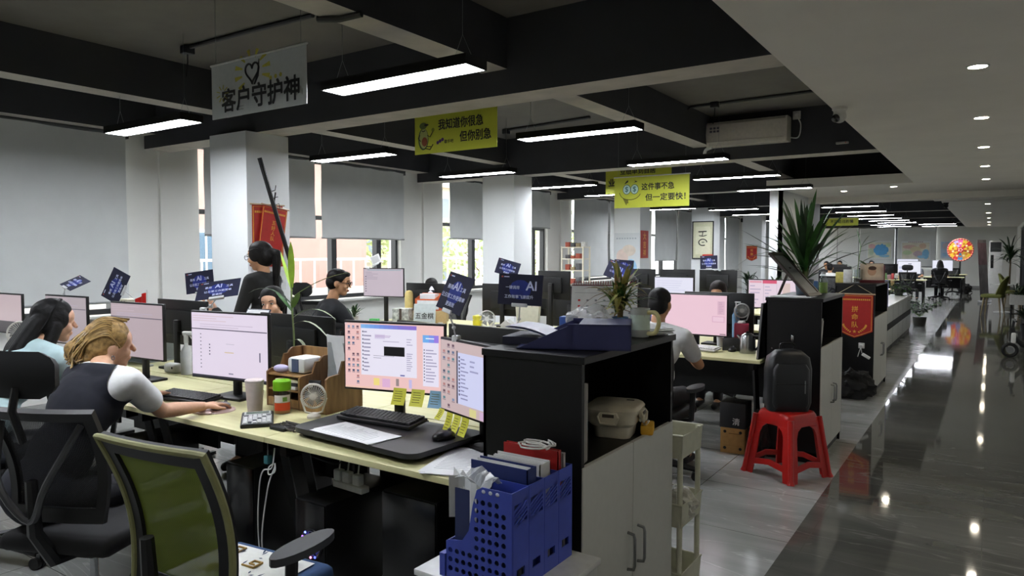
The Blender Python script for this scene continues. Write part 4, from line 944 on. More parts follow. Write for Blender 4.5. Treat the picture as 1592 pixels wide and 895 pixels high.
g = G(); g.bx(.012, .2, -.13, -.12, 0, .08, WOODL); g.bx(.012, .2, -.13, .12, 0, .006, WOOD); g.build('tray', t, 0)
g = G(); g.bx(-.238, -.002, -.128, -.12, .008, .05, WOODL); d_ = g.build('drawer', t, 0)
g = G(); g.ell((-.12, -.134, .03), (.008, .008, .008), BLK2); g.build('knob', d_)
o = thing('tissue_pack', 'crinkled white tissue pack on the organizer', 'tissue pack', (-3.1, 2.57, D + .178), 4)
g = G(); g.box((0, 0, .045), (.13, .14, .085), M('e4e4e2', .6, bump=.5, scale=22), bev=.018); g.build('wrapper', o); g = G(); g.box((0, -.072, .045), (.05, .003, .07), M('44506e', .6)); g.build('label', o)
o = thing('soap_box', 'lilac oval box on the organizer shelf', 'box', (-3.2, 2.49, D + .178), 4); g = G(); g.ell((0, 0, .022), (.05, .035, .022), M('b9b3d6', .4)); g.build('lid', o)
for k, (c, lb) in enumerate((('dedfe0', 'white notebook'), ('24262a', 'black notebook'), ('d9d2bf', 'cream notebook'))):
    g = G(); g.box((0, 0, .009), (.16, .2, .017), M(c, .6), bev=.003); one('notebook', lb + ' lying in the organizer compartment', 'notebook', g, None, (-3.14, 2.56, D + .098 + .018 * k), 3 + 4 * k)
o = thing('document_folder', 'upright grey folder with white sheets behind the organizer tray', 'folder', (-2.91, 2.6, D + .006), 3)
g = G(); g.bx(-.07, .1, .07, .076, 0, .36, M('8d9294', .5)); g.bx(-.07, .1, .03, .034, 0, .34, M('9ea3a4', .5)); g.build('cover', o, 0)
g = G(); g.strip([[(-.1 + .16 * j / 6, .04 + .02 * math.sin(j * .7 + i * .4), .01 + .37 * i / 6) for j in range(7)] for i in range(7)], PAPER, .0015); g.strip([[(-.08 + .16 * j / 6, .06, .01 + .34 * i / 6) for j in range(7)] for i in range(7)], PAPER, .0015); g.build('sheet', o, 60)
o = thing('phone', 'phone with white case standing in the organizer tray', 'phone', (-2.95, 2.49, D + .006), 20)
g = G(); g.X = rotm(-12, 0, 0); g.box((0, 0, .077), (.072, .009, .15), BLK, bev=.004); g.build('body', o); g = G(); g.X = rotm(-12, 0, 0); g.box((-.02, -.006, .1), (.026, .003, .07), WHT); g.build('sticker', o)
# key pile, mouse pad, webcam box, spray bottle
o = thing('earphone_bundle', 'dark tangled earphone bundle in front of the organizer', 'earphones', (-2.72, 2.16, D))
g = G(); q = random.Random(5)
for k in range(7): g.tube(spline([(q.uniform(-.09, .09), q.uniform(-.05, .05), .006 + .002 * k) for _ in range(6)], 5), .0035, M('2a2522', .4), 6)
g.build('cord', o); g = G(); g.box((-.03, -.03, .008), (.1, .05, .016), BLK2, bev=.004); g.build('case', o)
o = thing('mouse_pad', 'pinkish wrist-rest mouse pad under the blonde person\'s right hand', 'mouse pad', (-3.38, 2.2, D), 10)
g = G(); g.prism([(.11 * math.cos(a), .1 * math.sin(a), 0) for a in [6.283 * i / 28 for i in range(28)]], (0, 0, .004), M('cdb3ae', .8)); g.build('pad', o); g = G(); g.ell((0, -.085, .006), (.07, .025, .014), M('d6bdb6', .7)); g.build('wrist_rest', o)
mouse('mouse under the blonde person\'s right hand', (-3.365, 2.23, D + .005), 5, '8d8a8c')
o = thing('earbud_case', 'white rounded box on the desk behind the blonde person', 'box', (-4.68, 2.74, D), 8); g = G(); g.box((0, 0, .035), (.13, .07, .07), WHTG, bev=.025, seg=3); g.build('shell', o); g = G(); g.cyl((.03, -.036, .04), (.03, -.034, .04), .008, BLK, n=12); g.build('lens', o)
def spray(label, loc, rz, col='e3e5e4', h=.21):
    o = thing('spray_bottle', label, 'bottle', loc, rz)
    g = G(); g.lathe([(0, 0), (.036, 0), (.038, .01), (.038, h * .6), (.014, h * .78), (.013, h * .86), (0, h * .86)], M(col, .35), 20); g.build('bottle', o)
    g = G(); g.box((.012, 0, h + .025), (.075, .024, .03), WHT, bev=.007); g.cyl((0, 0, h * .85), (0, 0, h + .02), .015, WHT); g.tube([(.03, 0, h + .01), (.05, 0, h - .012), (.05, 0, h - .035)], .005, WHT, 6); g.build('trigger', o)
spray('white trigger spray bottle in front of the left black monitor back', (-4.55, 2.76, D + .0), 20, h=.255)
# sticky notes hung under the two near monitors
def note(label, loc, rz, col, w=.07, h=.075):
    g = G(); g.strip([[(-w / 2 + w * j / 4, -.03 * (i / 5) ** 1.5, -h * i / 5) for j in range(5)] for i in range(6)], M(col, .7), .0006)
    for k in range(5): y = -h * (.2 + .14 * k); g.bx(-w * .36, w * .2 + w * .03 * (k % 3), -.03 * (.2 + .14 * k) ** 1.5 - .0018, -.03 * (.2 + .14 * k) ** 1.5 - .0012, y - .0015, y + .0008, M('77702e', .8))
    one('sticky_note', label, 'sticky note', g, None, loc, rz, 'sticky notes under the monitors', 60)
Y1, Y2 = 'e3e04a', 'e8e65a'
note('yellow sticky note under the left near monitor, leftmost full one', (-2.30, 2.465, .942), 12, Y1); note('yellow sticky note under the left near monitor, beside the blue note', (-2.205, 2.486, .942), 12, Y2)
note('blue sticky note under the right corner of the left near monitor', (-2.11, 2.507, .942), 12, '8fbcd8'); 
g = G(); g.box((0, 0, .004), (.09, .06, .006), M(Y1, .7)); one('sticky_pad', 'yellow sticky pad lying behind the near keyboard', 'sticky note', g, None, (-2.42, 2.48, D + .044), 10)
note('small yellow sticky note under the left end of the right near monitor', (-2.046, 2.467, .875), -20, Y2, .045, .045); note('tall yellow sticky note under the right near monitor, second from its left', (-1.98, 2.443, .87), -20, Y1, .05, .085)
note('yellow sticky note under the right near monitor, third from its left', (-1.919, 2.421, .87), -20, Y2, .055, .075); note('yellow sticky note half hidden by the black cabinet edge', (-1.858, 2.399, .87), -20, Y1, .055, .08)
# tall bamboo with lance leaves
def leaf_blade(g, base, tip, w, mat, sag=.0, n=7, twist=0.):
    b, t_ = Vector(base), Vector(tip); d = t_ - b; side_ = d.cross(Vector((0, 0, 1)))
    if side_.length < 1e-4: side_ = Vector((1, 0, 0))
    side_.normalize(); side_ = Matrix.Rotation(twist, 3, d.normalized()) @ side_; L = d.length; rows = []
    for i in range(n + 1):
        s = i / n; p = b + d * s + Vector((0, 0, 1)) * sag * L * 4 * s * (1 - s); ww = w * (math.sin(math.pi * min(1, s * .92 + .08)) ** .7) / 2
        rows.append([p - side_ * ww + Vector((0, 0, ww * .3)), p, p + side_ * ww + Vector((0, 0, ww * .3))])
    g.strip(rows, mat)
t = thing('potted_plant', 'tall thin potted plant with lance leaves beside the lilac monitor', 'plant', (-3.48, 2.8, D))
g = G(); g.lathe([(0, 0), (.05, 0), (.06, .1), (.055, .1), (.05, .09), (0, .09)], M('3a3330', .5), 20); g.build('pot', t)
g = G(); g.tube(spline([(0, 0, .08), (.005, 0, .3), (-.012, .0, .55), (-.008, 0, .78)], 5), [.006] * 12 + [.004] * 4, M('6f7d52', .5), 6); g.build('stem', t)
for (b, e, w_, m_, sg) in (((-.008, 0, .6), (-.085, -.02, .84), .035, LEAFY, .0), ((-.008, 0, .62), (.0, -.01, .9), .04, LEAFY, 0), ((-.01, 0, .52), (-.5, .05, .57), .016, LEAFD, .12), ((-.01, 0, .56), (.42, .1, .72), .022, M('93a67a', .5), .06),
                        ((0, 0, .44), (.36, .02, .44), .02, M('8a9a78', .5), .16), ((0, 0, .5), (.12, -.05, .6), .04, M('5b7c3f', .5), .0), ((0, 0, .3), (.2, -.04, .2), .022, M('a9b49a', .5), .22), ((0, 0, .22), (.26, -.02, .12), .022, M('a9b49a', .5), .2), ((0, 0, .16), (.2, -.05, .06), .02, M('9fab90', .5), .2), ((0, 0, .47), (-.13, -.03, .6), .035, LEAF, .02), ((0, 0, .4), (.28, .05, .3), .02, M('a9b49a', .5), .2)):
    g = G(); leaf_blade(g, b, e, w_, m_, sg); g.build('leaf', t, 60)
# paper stack corner with flag and boxes (far left of the row)
t = thing('document_tray', 'crowded grey document tray behind the long haired person', 'tray', (-5.55, 2.98, D), 0)
for z in (.0, .16, .3):
    g = G(); g.box((0, 0, z + .006), (.6, .3, .01), M('8e9699', .4), bev=.003); g.build('shelf', t)
for x in (-.29, .29):
    g = G(); g.bx(x - .006, x + .006, -.14, .14, 0, .31, M('6e7578', .4)); g.build('side', t, 0)
q = random.Random(11)
for k in range(5):
    c = ('dfe3e4', 'e6e6e2', 'c9d3cf', 'dfe0e2', 'e9e7e0')[k]; g = G(); g.box((0, 0, .008), (q.uniform(.3, .5), .22, .015), M(c, .7), bev=.002)
    one('document_bundle', ('bottom', 'second', 'third', 'fourth', 'top')[k] + ' pale document bundle in the pile on the grey tray', 'papers', g, None, (-5.5 + q.uniform(-.04, .04), 2.97, D + .312 + .0165 * k), q.uniform(-6, 6))
g = G(); g.box((0, 0, .035), (.14, .1, .07), M('dfd9c2', .6), bev=.004); g.bx(-.05, -.02, -.052, -.05, .02, .055, M('8a8268', .7)); g.bx(0, .03, -.052, -.05, .02, .055, M('8a8268', .7)); one('carton', 'cream printed carton on the paper pile under the tilted slogan card', 'box', g, None, (-5.66, 2.97, D + .396), -6)
for k, (x, c, h_) in enumerate(((-5.3, '96202b', .13), (-5.22, '2f6a3a', .15), (-5.38, '7b1f28', .12), (-5.14, '6fa0b8', .16))):
    g = G(); g.box((0, 0, h_ / 2), (.06, .07, h_), M(c, .5), bev=.01); one('snack_box', ('dark red', 'green', 'maroon', 'pale blue')[k] + ' small carton under the paper pile', 'box', g, None, (x, 2.6, D), 8 * k)
t = thing('desk_flag', 'small red desk flag with a yellow star', 'flag', (-5.1, 2.8, D))
g = G(); g.cyl((0, 0, 0), (0, 0, .56), .004, WHT, n=8); g.lathe([(0, 0), (.03, 0), (.03, .01), (0, .012)], WHT); g.build('pole', t)
g = G(); g.strip([[(-.005 - .13 * j / 8, -.006 - .015 * math.sin(j * .9), .54 - .17 * i / 5 - .05 * (j / 8) ** 1.3) for j in range(9)] for i in range(6)], RED, .001); g.build('cloth', t, 60)
g = G(); c_ = Vector((-.065, -.03, .44)); pts = [(c_.x + (.035 if k % 2 == 0 else .014) * math.sin(k * .6283), c_.y, c_.z + (.035 if k % 2 == 0 else .014) * math.cos(k * .6283)) for k in range(10)]; g.poly(pts, M('e6c02c', .5)); g.build('star', t, 0)
# slogan cards on clip stands
CB1, CB2 = M('0d1030', .75, var=.25, scale=9), M('1d2f86', .75, var=.35, scale=10)
def card(label, foot, ctr, yaw, pitch, roll, w=.21, h=.145, rows=(), ai=(.5, .66, .3), clipw=True, blue=True, stand='d9dcdc'):
    """foot: where the clip grips; ctr: centre of the card"""
    t = thing('slogan_card', label, 'card', foot, 0, 'clip-on slogan cards')
    c = Vector(ctr) - Vector(foot); X = Matrix.Translation(c) @ rotm(0, 0, yaw) @ rotm(pitch, 0, 0) @ rotm(0, roll, 0)
    g = G(); g.X = X; g.box((0, 0, 0), (w, .003, h), CB1 if blue else M('c9c9c6', .6))
    if blue: g.ell((.0, -.0006, 0), (w * .33, .0014, h * .42), CB2)
    b = g.build('card', t)
    g = G(); g.X = X; tm = M('cdd3f2', .5)
    if blue:
        g.text('AI', (w * (ai[0] - .5), -.0024, h * (ai[1] - .5)), (1, 0, 0), (0, 0, 1), h * ai[2], tm, bold=.02)
        for (s_, x, y, sz) in rows: g.text(s_, (w * (x - .5), -.0024, h * (y - .5)), (1, 0, 0), (0, 0, 1), h * sz, tm, bold=.012)
        g.bx(-w * .44, -w * .4, -.0024, -.0018, h * .38, h * .43, M('a04038', .6)); g.bx(-w * .38, -w * .26, -.0024, -.0018, h * .39, h * .42, tm)
    else:
        for k in range(6): g.bx(-w * .4, w * .35, -.0024, -.0018, h * (.3 - k * .12), h * (.34 - k * .12), M('6d6f70', .7))
    g.build('lettering', b, 0, recalc=False)
    cm = M(stand, .3); e = X @ Vector((0, .004, -h / 2)); g = G(); g.X = X; g.box((0, 0, -h / 2), (w * .35, .016, .018), cm, bev=.003); g.build('clip', t)
    g = G(); m_ = e * .5 + Vector((.01, 0, -.01)); g.tube([(0, 0, .0), m_, e], .0035, cm, 6); g.ell(m_, (.009, .009, .009), cm); g.box((0, .004, .0), (.035, .03, .03), cm, bev=.006); g.build('stand', t)
    return t
RA = (('善用', .26, .62, .13), ('工具', .76, .62, .13), ('让日常工作更简单', .5, .38, .13), ('更高效', .5, .18, .13))
RB = (('一键调用', .33, .56, .12), ('工作效率飞速提升', .48, .26, .125))
card('blue slogan card lying nearly flat at the far left', (-5.62, 2.45, 1.255), (-5.45, 2.47, 1.365), 15, -62, 24, rows=RA)
card('tilted blue slogan card turned on its side above the paper pile', (-5.32, 2.9, 1.18), (-5.5, 2.78, 1.33), 20, -8, -66, .24, .17, rows=RA)
card('upright blue slogan card by the raised hand before the column', (-5.1, 3.3, 1.16), (-5.2, 3.28, 1.35), 22, -6, -8, .25, .17, rows=RA)
card('blue slogan card tilted backward on top of the lilac monitor', (-3.83, 2.43, 1.245), (-3.7, 2.45, 1.37), 30, -50, -12, .24, .15, rows=RA)
card('leaning blue slogan card clipped to the right near monitor', (-1.96, 2.46, 1.2), (-1.93, 2.42, 1.405), -14, -22, 10, .19, .17, rows=RA)
card('big blue slogan card behind the desk calendar', (-1.97, 2.95, 1.2), (-1.96, 2.98, 1.395), 14, -4, 2, .235, .155, rows=RB, ai=(.76, .62, .42))
card('small blue slogan card before the second white column', (-4.05, 6.54, 1.262), (-4.1, 6.0, 1.425), 25, -12, 16, .24, .16, rows=RA)
card('blue slogan card above the spiky plant, left one', (-2.95, 6.5, 1.22), (-2.9, 6.1, 1.4), 30, -18, 24, .25, .17, rows=RA)
card('tiny dark blue slogan card above the spiky plant, right one', (-3.5, 7.35, 1.1), (-3.46, 7.4, 1.43), 20, -5, 4, .22, .14, rows=RA)
card('distant blue slogan card on the third bay monitors', (-3.42, 10.72, 1.32), (-3.5, 10.45, 1.44), 15, -8, -2, .25, .2, rows=RA)
card('grey card clipped up before the window, seen from its back', (-6.15, 6.05, 1.4), (-6.07, 6.1, 1.5), 20, -10, -25, .12, .11, blue=False)
# cups, figurines and clutter on the second bay's front desk
o = thing('name_card', 'white standing name card with black characters in the second bay', 'card', (-5.25, 6.02, D), 20)
g = G(); g.X = rotm(-8, 0, 0); g.bx(-.13, .13, -.003, .003, 0, .26, M('cdd6d6', .6)); g.bx(-.1, .16, .01, .014, .2, .3, M('dfe3e2', .6)); b_ = g.build('board', o, 0)
g = G(); g.X = rotm(-8, 0, 0); g.text('五金棋', (.0, -.004, .12), (1, 0, 0), (0, 0, 1), .075, INK, bold=.01); g.build('lettering', b_, 0, recalc=False)
o = thing('gift_box', 'patterned grey gift box left of the standing name card', 'box', (-5.55, 6.0, D), 20); g = G(); g.box((0, 0, .1), (.2, .14, .2), M('b9bbb6', .6, var=.6, scale=26), bev=.004); g.build('body', o); g = G(); g.box((0, -.072, .1), (.03, .003, .2), M('4a3c34', .6)); g.build('ribbon', o)
o = thing('yellow_bottle', 'yellow bottle beside the white fan in the second bay', 'bottle', (-4.5, 6.02, D)); g = G(); g.lathe([(0, 0), (.05, 0), (.052, .01), (.052, .11), (.046, .125), (.046, .16), (0, .17)], M('e0d32a', .4), 22); g.build('bottle', o); g = G(); g.lathe([(.047, .125), (.053, .127), (.053, .165), (0, .178)], M('e8dc4a', .4), 22); g.build('cap', o)
o = thing('house_ornament', 'white house-shaped ornament right of the white fan', 'ornament', (-4.1, 6.0, D), 15); g = G(); g.bx(-.06, .06, -.05, .05, 0, .09, WHT); g.build('wall', o, 0); g = G(); g.prism([(-.07, -.06, .09), (.07, -.06, .09), (0, -.06, .15)], (0, .12, 0), WHTG); g.build('roof', o, 0)
o = thing('paper_bag', 'tall cream paper bag behind the desk calendar', 'bag', (-3.85, 6.0, D), 20); g = G(); g.prism([(-.1, -.05, 0), (.1, -.05, 0), (.12, -.05, .3), (-.12, -.05, .3)], (0, .1, 0), M('d5d2bd', .7)); g.build('body', o, 0); g = G(); g.tube([(-.05, -.052, .29), (-.04, -.06, .36), (.04, -.06, .36), (.05, -.052, .29)], .004, M('b9b49a', .7), 6); g.build('handle', o)
for k, (x, y, r_, h_, c, lb) in enumerate([(-4.98, 5.98, .03, .07, 'd9d7cf', 'small white figurine cup beside the name card'), (-4.86, 6.06, .028, .06, '5d5a52', 'small dark pot beside the white figurine cup'), (-4.74, 6.0, .04, .05, '2c2c2e', 'dark round tin left of the yellow bottle'), (-4.27, 5.98, .035, .075, 'dcd8cc', 'white rabbit-like cup beside the house ornament'), (-3.98, 6.08, .04, .08, 'cfcabd', 'cream cup before the cream paper bag')]):
    o = thing('cup', lb, 'cup', (x, y, D), 0, 'cups on the second bay desk'); g = G(); g.lathe([(0, 0), (r_ * .8, 0), (r_, h_ * .3), (r_ * .9, h_), (r_ * .8, h_), (r_ * .85, h_ * .4), (0, .006)], M(c, .4), 18); g.build('bowl', o); g = G(); g.tube([(r_ * .9, 0, h_ * .75), (r_ * 1.5, 0, h_ * .6), (r_ * .95, 0, h_ * .25)], .005, M(c, .4), 6); g.build('handle', o)
o = thing('file_box', 'orange open file box behind the grey monitor', 'box', (-5.42, 6.3, D + .16), 10); g = G(); m_ = M('d4622e', .5); g.bx(-.13, .13, -.09, -.086, 0, .14, m_); g.bx(-.13, .13, .086, .09, 0, .2, m_); g.prism([(-.13, -.09, 0), (-.13, .09, 0), (-.13, .09, .2), (-.13, -.09, .14)], (.004, 0, 0), m_); g.prism([(.126, -.09, 0), (.126, .09, 0), (.126, .09, .2), (.126, -.09, .14)], (.004, 0, 0), m_); g.bx(-.13, .13, -.09, .09, 0, .004, m_); g.build('box', o, 0); g = G(); g.box((0, .02, .1), (.2, .1, .19), PAPER); g.build('papers', o, 0)
g = G(); g.box((0, 0, .08), (.34, .24, .16), M('c4a878', .7), bev=.003); one('carton', 'cardboard carton under the orange file box', 'box', g, None, (-5.42, 6.3, D), 10)
o = thing('water_jug', 'white jug with a blue band beside the person in burgundy', 'jug', (-5.62, 6.62, D + .16)); g = G(); g.lathe([(0, 0), (.08, 0), (.085, .02), (.085, .16), (.05, .23), (.03, .28), (0, .285)], M('e3e6ea', .35), 22); g.build('body', o); g = G(); g.lathe([(.0858, .04), (.0866, .05), (.0866, .1), (.0858, .11)], M('5aa0d2', .5), 22); g.build('band', o)
g = G(); g.box((0, 0, .08), (.3, .22, .16), M('b8a57e', .7), bev=.003); one('carton', 'low carton under the white jug', 'box', g, None, (-5.62, 6.62, D), 4)
o = thing('pencil_cup', 'yellow pencil cup left of the person in burgundy', 'cup', (-5.95, 6.55, D + .2)); g = G(); g.lathe([(0, -.2), (.05, -.2), (.055, 0), (.055, .12), (.04, .16), (0, .17)], M('e3cf86', .6), 18); g.build('body', o)
for k, (x, y, h_, c) in enumerate([(-6.3, 5.85, .16, 'dfe2df'), (-6.15, 5.8, .1, 'f0f0ee'), (-5.75, 5.75, .09, '58b868'), (-5.6, 5.7, .07, 'd8d2c8')]):
    g = G(); g.box((0, 0, h_ / 2), (.1, .07, h_), M(c, .6), bev=.006); one('small_box', ('tall pale box left of the grey monitor', 'low white box before the grey monitor', 'green note box under the grey monitor', 'pale low box right of the green note box')[k], 'box', g, None, (x, y, D), 10 * k)
def bushy(label, loc, r, h_, n_, pot, mats, w=.03, name='potted_plant', seed=1, potr=.06, poth=.1, leafn=None):
    t = thing(name, label, 'plant', loc); q = random.Random(seed)
    g = G(); g.lathe([(0, 0), (potr * .8, 0), (potr, poth), (potr * .9, poth), (potr * .85, poth * .9), (0, poth * .9)], M(pot, .5), 20); g.build('pot', t)
    g = G()
    for k in range(n_):
        a = q.uniform(0, 6.28); el = q.uniform(.2, 1.4); L = r * q.uniform(.6, 1.1); b = (math.cos(a) * potr * .3, math.sin(a) * potr * .3, poth * .9 + q.uniform(0, h_ * .6))
        leaf_blade(g, b, (b[0] + math.cos(a) * L * math.cos(el), b[1] + math.sin(a) * L * math.cos(el), b[2] + L * math.sin(el) * .8), w * q.uniform(.7, 1.2), q.choice(mats), q.uniform(.03, .2))
    g.build('foliage', t, 60); return t
bushy('small potted plant under the grey monitor of the person in glasses', (-6.05, 5.72, D), .16, .08, 26, 'cfcac0', [LEAF, LEAFD], .025, seed=4)
# under the desk: towers, strip, cables
def tower(label, loc, rz, fan=False, w=.2, d=.44, h_=.45):
    t = thing('computer_tower', label, 'computer', loc, rz, 'computer towers under the desks')
    g = G(); g.box((0, 0, h_ / 2 + .01), (w, d, h_), M('0b0b0c', .4), bev=.004); g.build('case', t)
    g = G(); g.box((0, -d / 2 - .004, h_ / 2 + .01), (w - .006, .01, h_ - .01), M('101012', .2), bev=.002); f = g.build('front_panel', t)
    for x in (-w / 2 + .03, w / 2 - .03): g = G(); g.box((x, 0, .006), (.03, d * .8, .012), BLK); g.build('foot', t)
    if fan:
        c = (.015, -d / 2 - .012, .27); g = G()
        g.tube([(c[0] + .062 * math.cos(a), c[1], c[2] + .062 * math.sin(a)) for a in [6.283 * i / 28 for i in range(28)]], .006, M('1a1a22', .3), 6, True)
        for k in range(7):
            a = 6.283 * k / 7; g.poly([(c[0] + .015 * math.cos(a), c[1], c[2] + .015 * math.sin(a)), (c[0] + .056 * math.cos(a), c[1] - .004, c[2] + .056 * math.sin(a)), (c[0] + .056 * math.cos(a + .6), c[1], c[2] + .056 * math.sin(a + .6))], M('3a3f8a', .3, emit=.5, var=0))
        g.cyl((c[0], c[1] - .006, c[2]), (c[0], c[1] + .004, c[2]), .017, M('15151c', .3), n=16); fn = g.build('case_fan', f, 0)
        for k, cc in enumerate(['6f7cff', '8f5cff', 'd8e0ff', '5c6aff', 'ffe08a', 'ff8ac8', '4c58ff']):
            a = 2.2 + k * .5; g = G(); g.ell((c[0] + .06 * math.cos(a), c[1] - .006, c[2] + .06 * math.sin(a)), (.0055, .004, .0055), M(cc, .4, emit=5., var=0), u=8, v=6); g.build('led', fn)
    return t
tower('black computer tower with a glowing fan under the near desk', (-2.52, 2.33, 0), 0, True)
tower('black computer tower under the blonde person\'s desk', (-3.12, 2.42, 0), 0, False, .22, .5, .5)
tower('black computer tower beside the near cabinet under the desk', (-1.98, 2.42, 0), 0, False, .3, .5, .56)
tower('black computer tower under the desk of the long haired person', (-4.3, 2.4, 0), 0)
o = thing('power_strip', 'white power strip with plugs hung under the near desk', 'power strip', (-2.4, 2.24, .515), -3)
g = G(); g.box((0, 0, 0), (.2, .05, .03), WHT, bev=.006); g.build('strip', o)
for x in (-.08, -.02, .05): g = G(); g.box((x, 0, .04), (.045, .035, .05), WHT, bev=.006); g.tube([(x, 0, .06), (x, .01, .12), (x + .01, .03, .21)], .004, WHT, 6); g.build('plug', o)
o = thing('hanging_cable', 'looped white cable hanging below the near desk edge', 'cable', (-2.72, 2.05, 0))
g = G(); g.tube(spline([(.03, .0, .69), (.02, -.01, .6), (-.03, -.02, .58), (-.06, -.02, .5), (-.075, -.02, .3), (-.08, .0, .06)], 6), .0035, WHT, 6); g.tube(spline([(.03, .0, .62), (.04, -.01, .585), (.01, -.02, .57), (.0, -.01, .6), (.03, 0, .61), (.0, -.02, .5), (-.035, -.03, .25), (-.03, 0, .06)], 6), .0035, WHT, 6); g.build('cord', o)
g = G(); g.box((-.02, 0, .63), (.03, .03, .04), M('2f6a70', .5), bev=.006); g.cyl((-.02, 0, .65), (-.02, 0, .722), .003, STEEL, n=6); g.build('hook', o)
o = thing('cable', 'thin black cable slung between the towers under the near desk', 'cable', (-2.5, 2.2, 0)); g = G(); g.tube(spline([(-.45, .1, .62), (-.2, .1, .58), (0, .05, .6), (.1, .0, .66)], 8), .004, BLK, 6); g.tube(spline([(.02, .1, .62), (-.02, .1, .54), (-.03, .13, .47)], 6), .003, BLK, 6); g.build('cord', o)
o = thing('clipboard', 'dark edged clipboard with white paper held up before the hidden person\'s face', 'clipboard', (-4.3, 3.13, 1.115), 12)
g = G(); g.X = rotm(-35, 0, 0); g.box((0, 0, 0), (.21, .006, .16), M('2a2f3c', .4), bev=.002); g.build('board', o); g = G(); g.X = rotm(-35, 0, 0); g.box((0, -.004, 0), (.19, .002, .14), PAPER); g.build('paper', o)
# ================================================================ BLUE FILE RACK, CABINET TOPS, STOOL
g = G(); g.bx(-.215, .215, -.19, .19, .06, .575, M('d8dad8', .4)); 
o = thing('low_cabinet', 'low white cabinet in the bottom foreground under the blue file rack', 'cabinet', (-1.245, 1.83, 0)); g.build('carcass', o, 0)
g = G(); g.box((0, 0, .585), (.45, .4, .02), M('e2e4e3', .35), bev=.003); g.build('top', o); g = G(); g.bx(-.205, .205, -.18, .18, 0, .06, BLK); g.build('plinth', o, 0)
BLU = M('3a4cae', .35, var=.05)
RK = thing('file_rack', 'blue plastic four-slot file rack with apple-shaped holes in the foreground', 'file rack', (-1.23, 1.82, .596))
def rack_plate(y, holes):
    """side plate in XZ: tall at +X, swooping down to a low front at -X"""
    H_ = .3; pts = [(.12, y, 0), (.12, y, H_), (.015, y, H_), (-.005, y, H_ - .012), (-.02, y, H_ - .06), (-.035, y, .16), (-.06, y, .125), (-.115, y, .115), (-.12, y, .11), (-.12, y, 0)]
    g = G(); g.prism(pts, (0, .003, 0), BLU); o = g.build('divider', RK, 0)
    if holes:
        c = G()
        for i in range(9):
            z = .03 + i * .028
            for j in range(9):
                x = -.105 + j * .0245 + (0 if i < 4 else .0)
                lim = -.105 if z < .1 else (-.03 + (z - .1) * .12)
                if x < lim or x > .108: continue
                c.cyl((x, y - .01, z), (x, y + .02, z), .0085, BLU, n=10)
        co = c.build('cutter', RK, 0); bpy.context.view_layer.update(); m = o.modifiers.new('b', 'BOOLEAN'); m.object = co; m.solver = 'EXACT'
        dg = bpy.context.evaluated_depsgraph_get(); me = bpy.data.meshes.new_from_object(o.evaluated_get(dg)); o.modifiers.clear(); o.data = me; bpy.data.objects.remove(co)
        g = G()
        for j in range(3): g.ell((.02 + j * .025, y - .0005, .288), (.007, .0012, .006), M('cfd6ea', .4), u=10, v=6)
        g.build('apple_mark', o)
for k in range(5): rack_plate(-.175 + k * .0868, k == 0)
# the tall back (aisle side) with hatched slots
for k in range(4):
    y0 = -.172 + k * .0868; g = G(); x = .117
    g.bx(x, x + .004, y0, y0 + .084, 0, .045, BLU); g.bx(x, x + .004, y0, y0 + .02, .045, .07, BLU); g.bx(x, x + .004, y0 + .064, y0 + .084, .045, .07, BLU); g.bx(x, x + .004, y0, y0 + .084, .07, .205, BLU); g.bx(x, x + .004, y0, y0 + .084, .262, .3, BLU)
    g.bx(x, x + .004, y0, y0 + .008, .205, .262, BLU); g.bx(x, x + .004, y0 + .076, y0 + .084, .205, .262, BLU)
    for j in range(5):
        z = .2 + j * .0125 - .012; a, b = (x, y0 + .008, z), (x, y0 + .076, z + .03)
        g.prism([a, b, (x, b[1], b[2] + .0055), (x, a[1], a[2] + .0055)], (.004, 0, 0), BLU)
    g.build('back_panel', RK, 0)
for k in range(4):
    y0 = -.172 + k * .0868; g = G(); g.bx(-.124, -.12, y0, y0 + .084, 0, .11, BLU); g.bx(-.12, .118, y0, y0 + .084, 0, .003, BLU); g.build('front_lip', RK, 0)
g = G(); g.bx(-.145, -.125, -.178, .178, 0, .07, BLU); g.build('label_ledge', RK, 0)
def folder(label, y, w_, h_, L, c, loc0=(-1.23, 1.82, .6), dx=0., cat='folder', name='folder', rx=0):
    t = thing(name, label, cat, (loc0[0] + dx, loc0[1] + y, loc0[2]), 0, 'folders in the blue rack')
    g = G(); g.X = rotm(rx, 0, 0); g.bx(-L / 2, L / 2, -w_ / 2, -w_ / 2 + .003, 0, h_, M(c, .5)); g.bx(-L / 2, L / 2, w_ / 2 - .003, w_ / 2, 0, h_, M(c, .5)); g.bx(L / 2 - .003, L / 2, -w_ / 2, w_ / 2, 0, h_, M(c, .5)); g.build('cover', t, 0)
    q = random.Random(int(y * 1000) + 5); g = G(); g.X = rotm(rx, 0, 0)
    for k in range(max(2, int(w_ / .005))): yy = -w_ / 2 + .004 + k * (w_ - .008) / max(2, int(w_ / .005)); g.bx(-L / 2 + .006 + q.uniform(0, .01), L / 2 - .006, yy, yy + .002, 0, h_ - .006 + q.uniform(-.006, .008), PAPER)
    g.build('pages', t, 0)
folder('navy folder full of paper in the front slot of the blue rack', -.135, .045, .27, .2, '24305c', dx=-.0)
folder('white box file low in the front slot of the blue rack', -.09, .02, .2, .22, 'd8dad6', dx=-.005)
folder('thick blue lever file standing up in the second slot of the blue rack', -.045, .05, .335, .21, '1f2f6a')
folder('white document bundle in the third slot of the blue rack', .04, .06, .33, .2, 'dfe0e0'); folder('red folder in the last slot of the blue rack', .12, .02, .35, .21, 'a8211f'); folder('pale folder behind the red one in the blue rack', .15, .016, .335, .21, 'd8cfd0')
o = thing('plastic_sleeve', 'crumpled clear plastic sleeve on the front of the blue rack', 'sleeve', (-1.27, 1.7, .87)); q = random.Random(9); g = G()
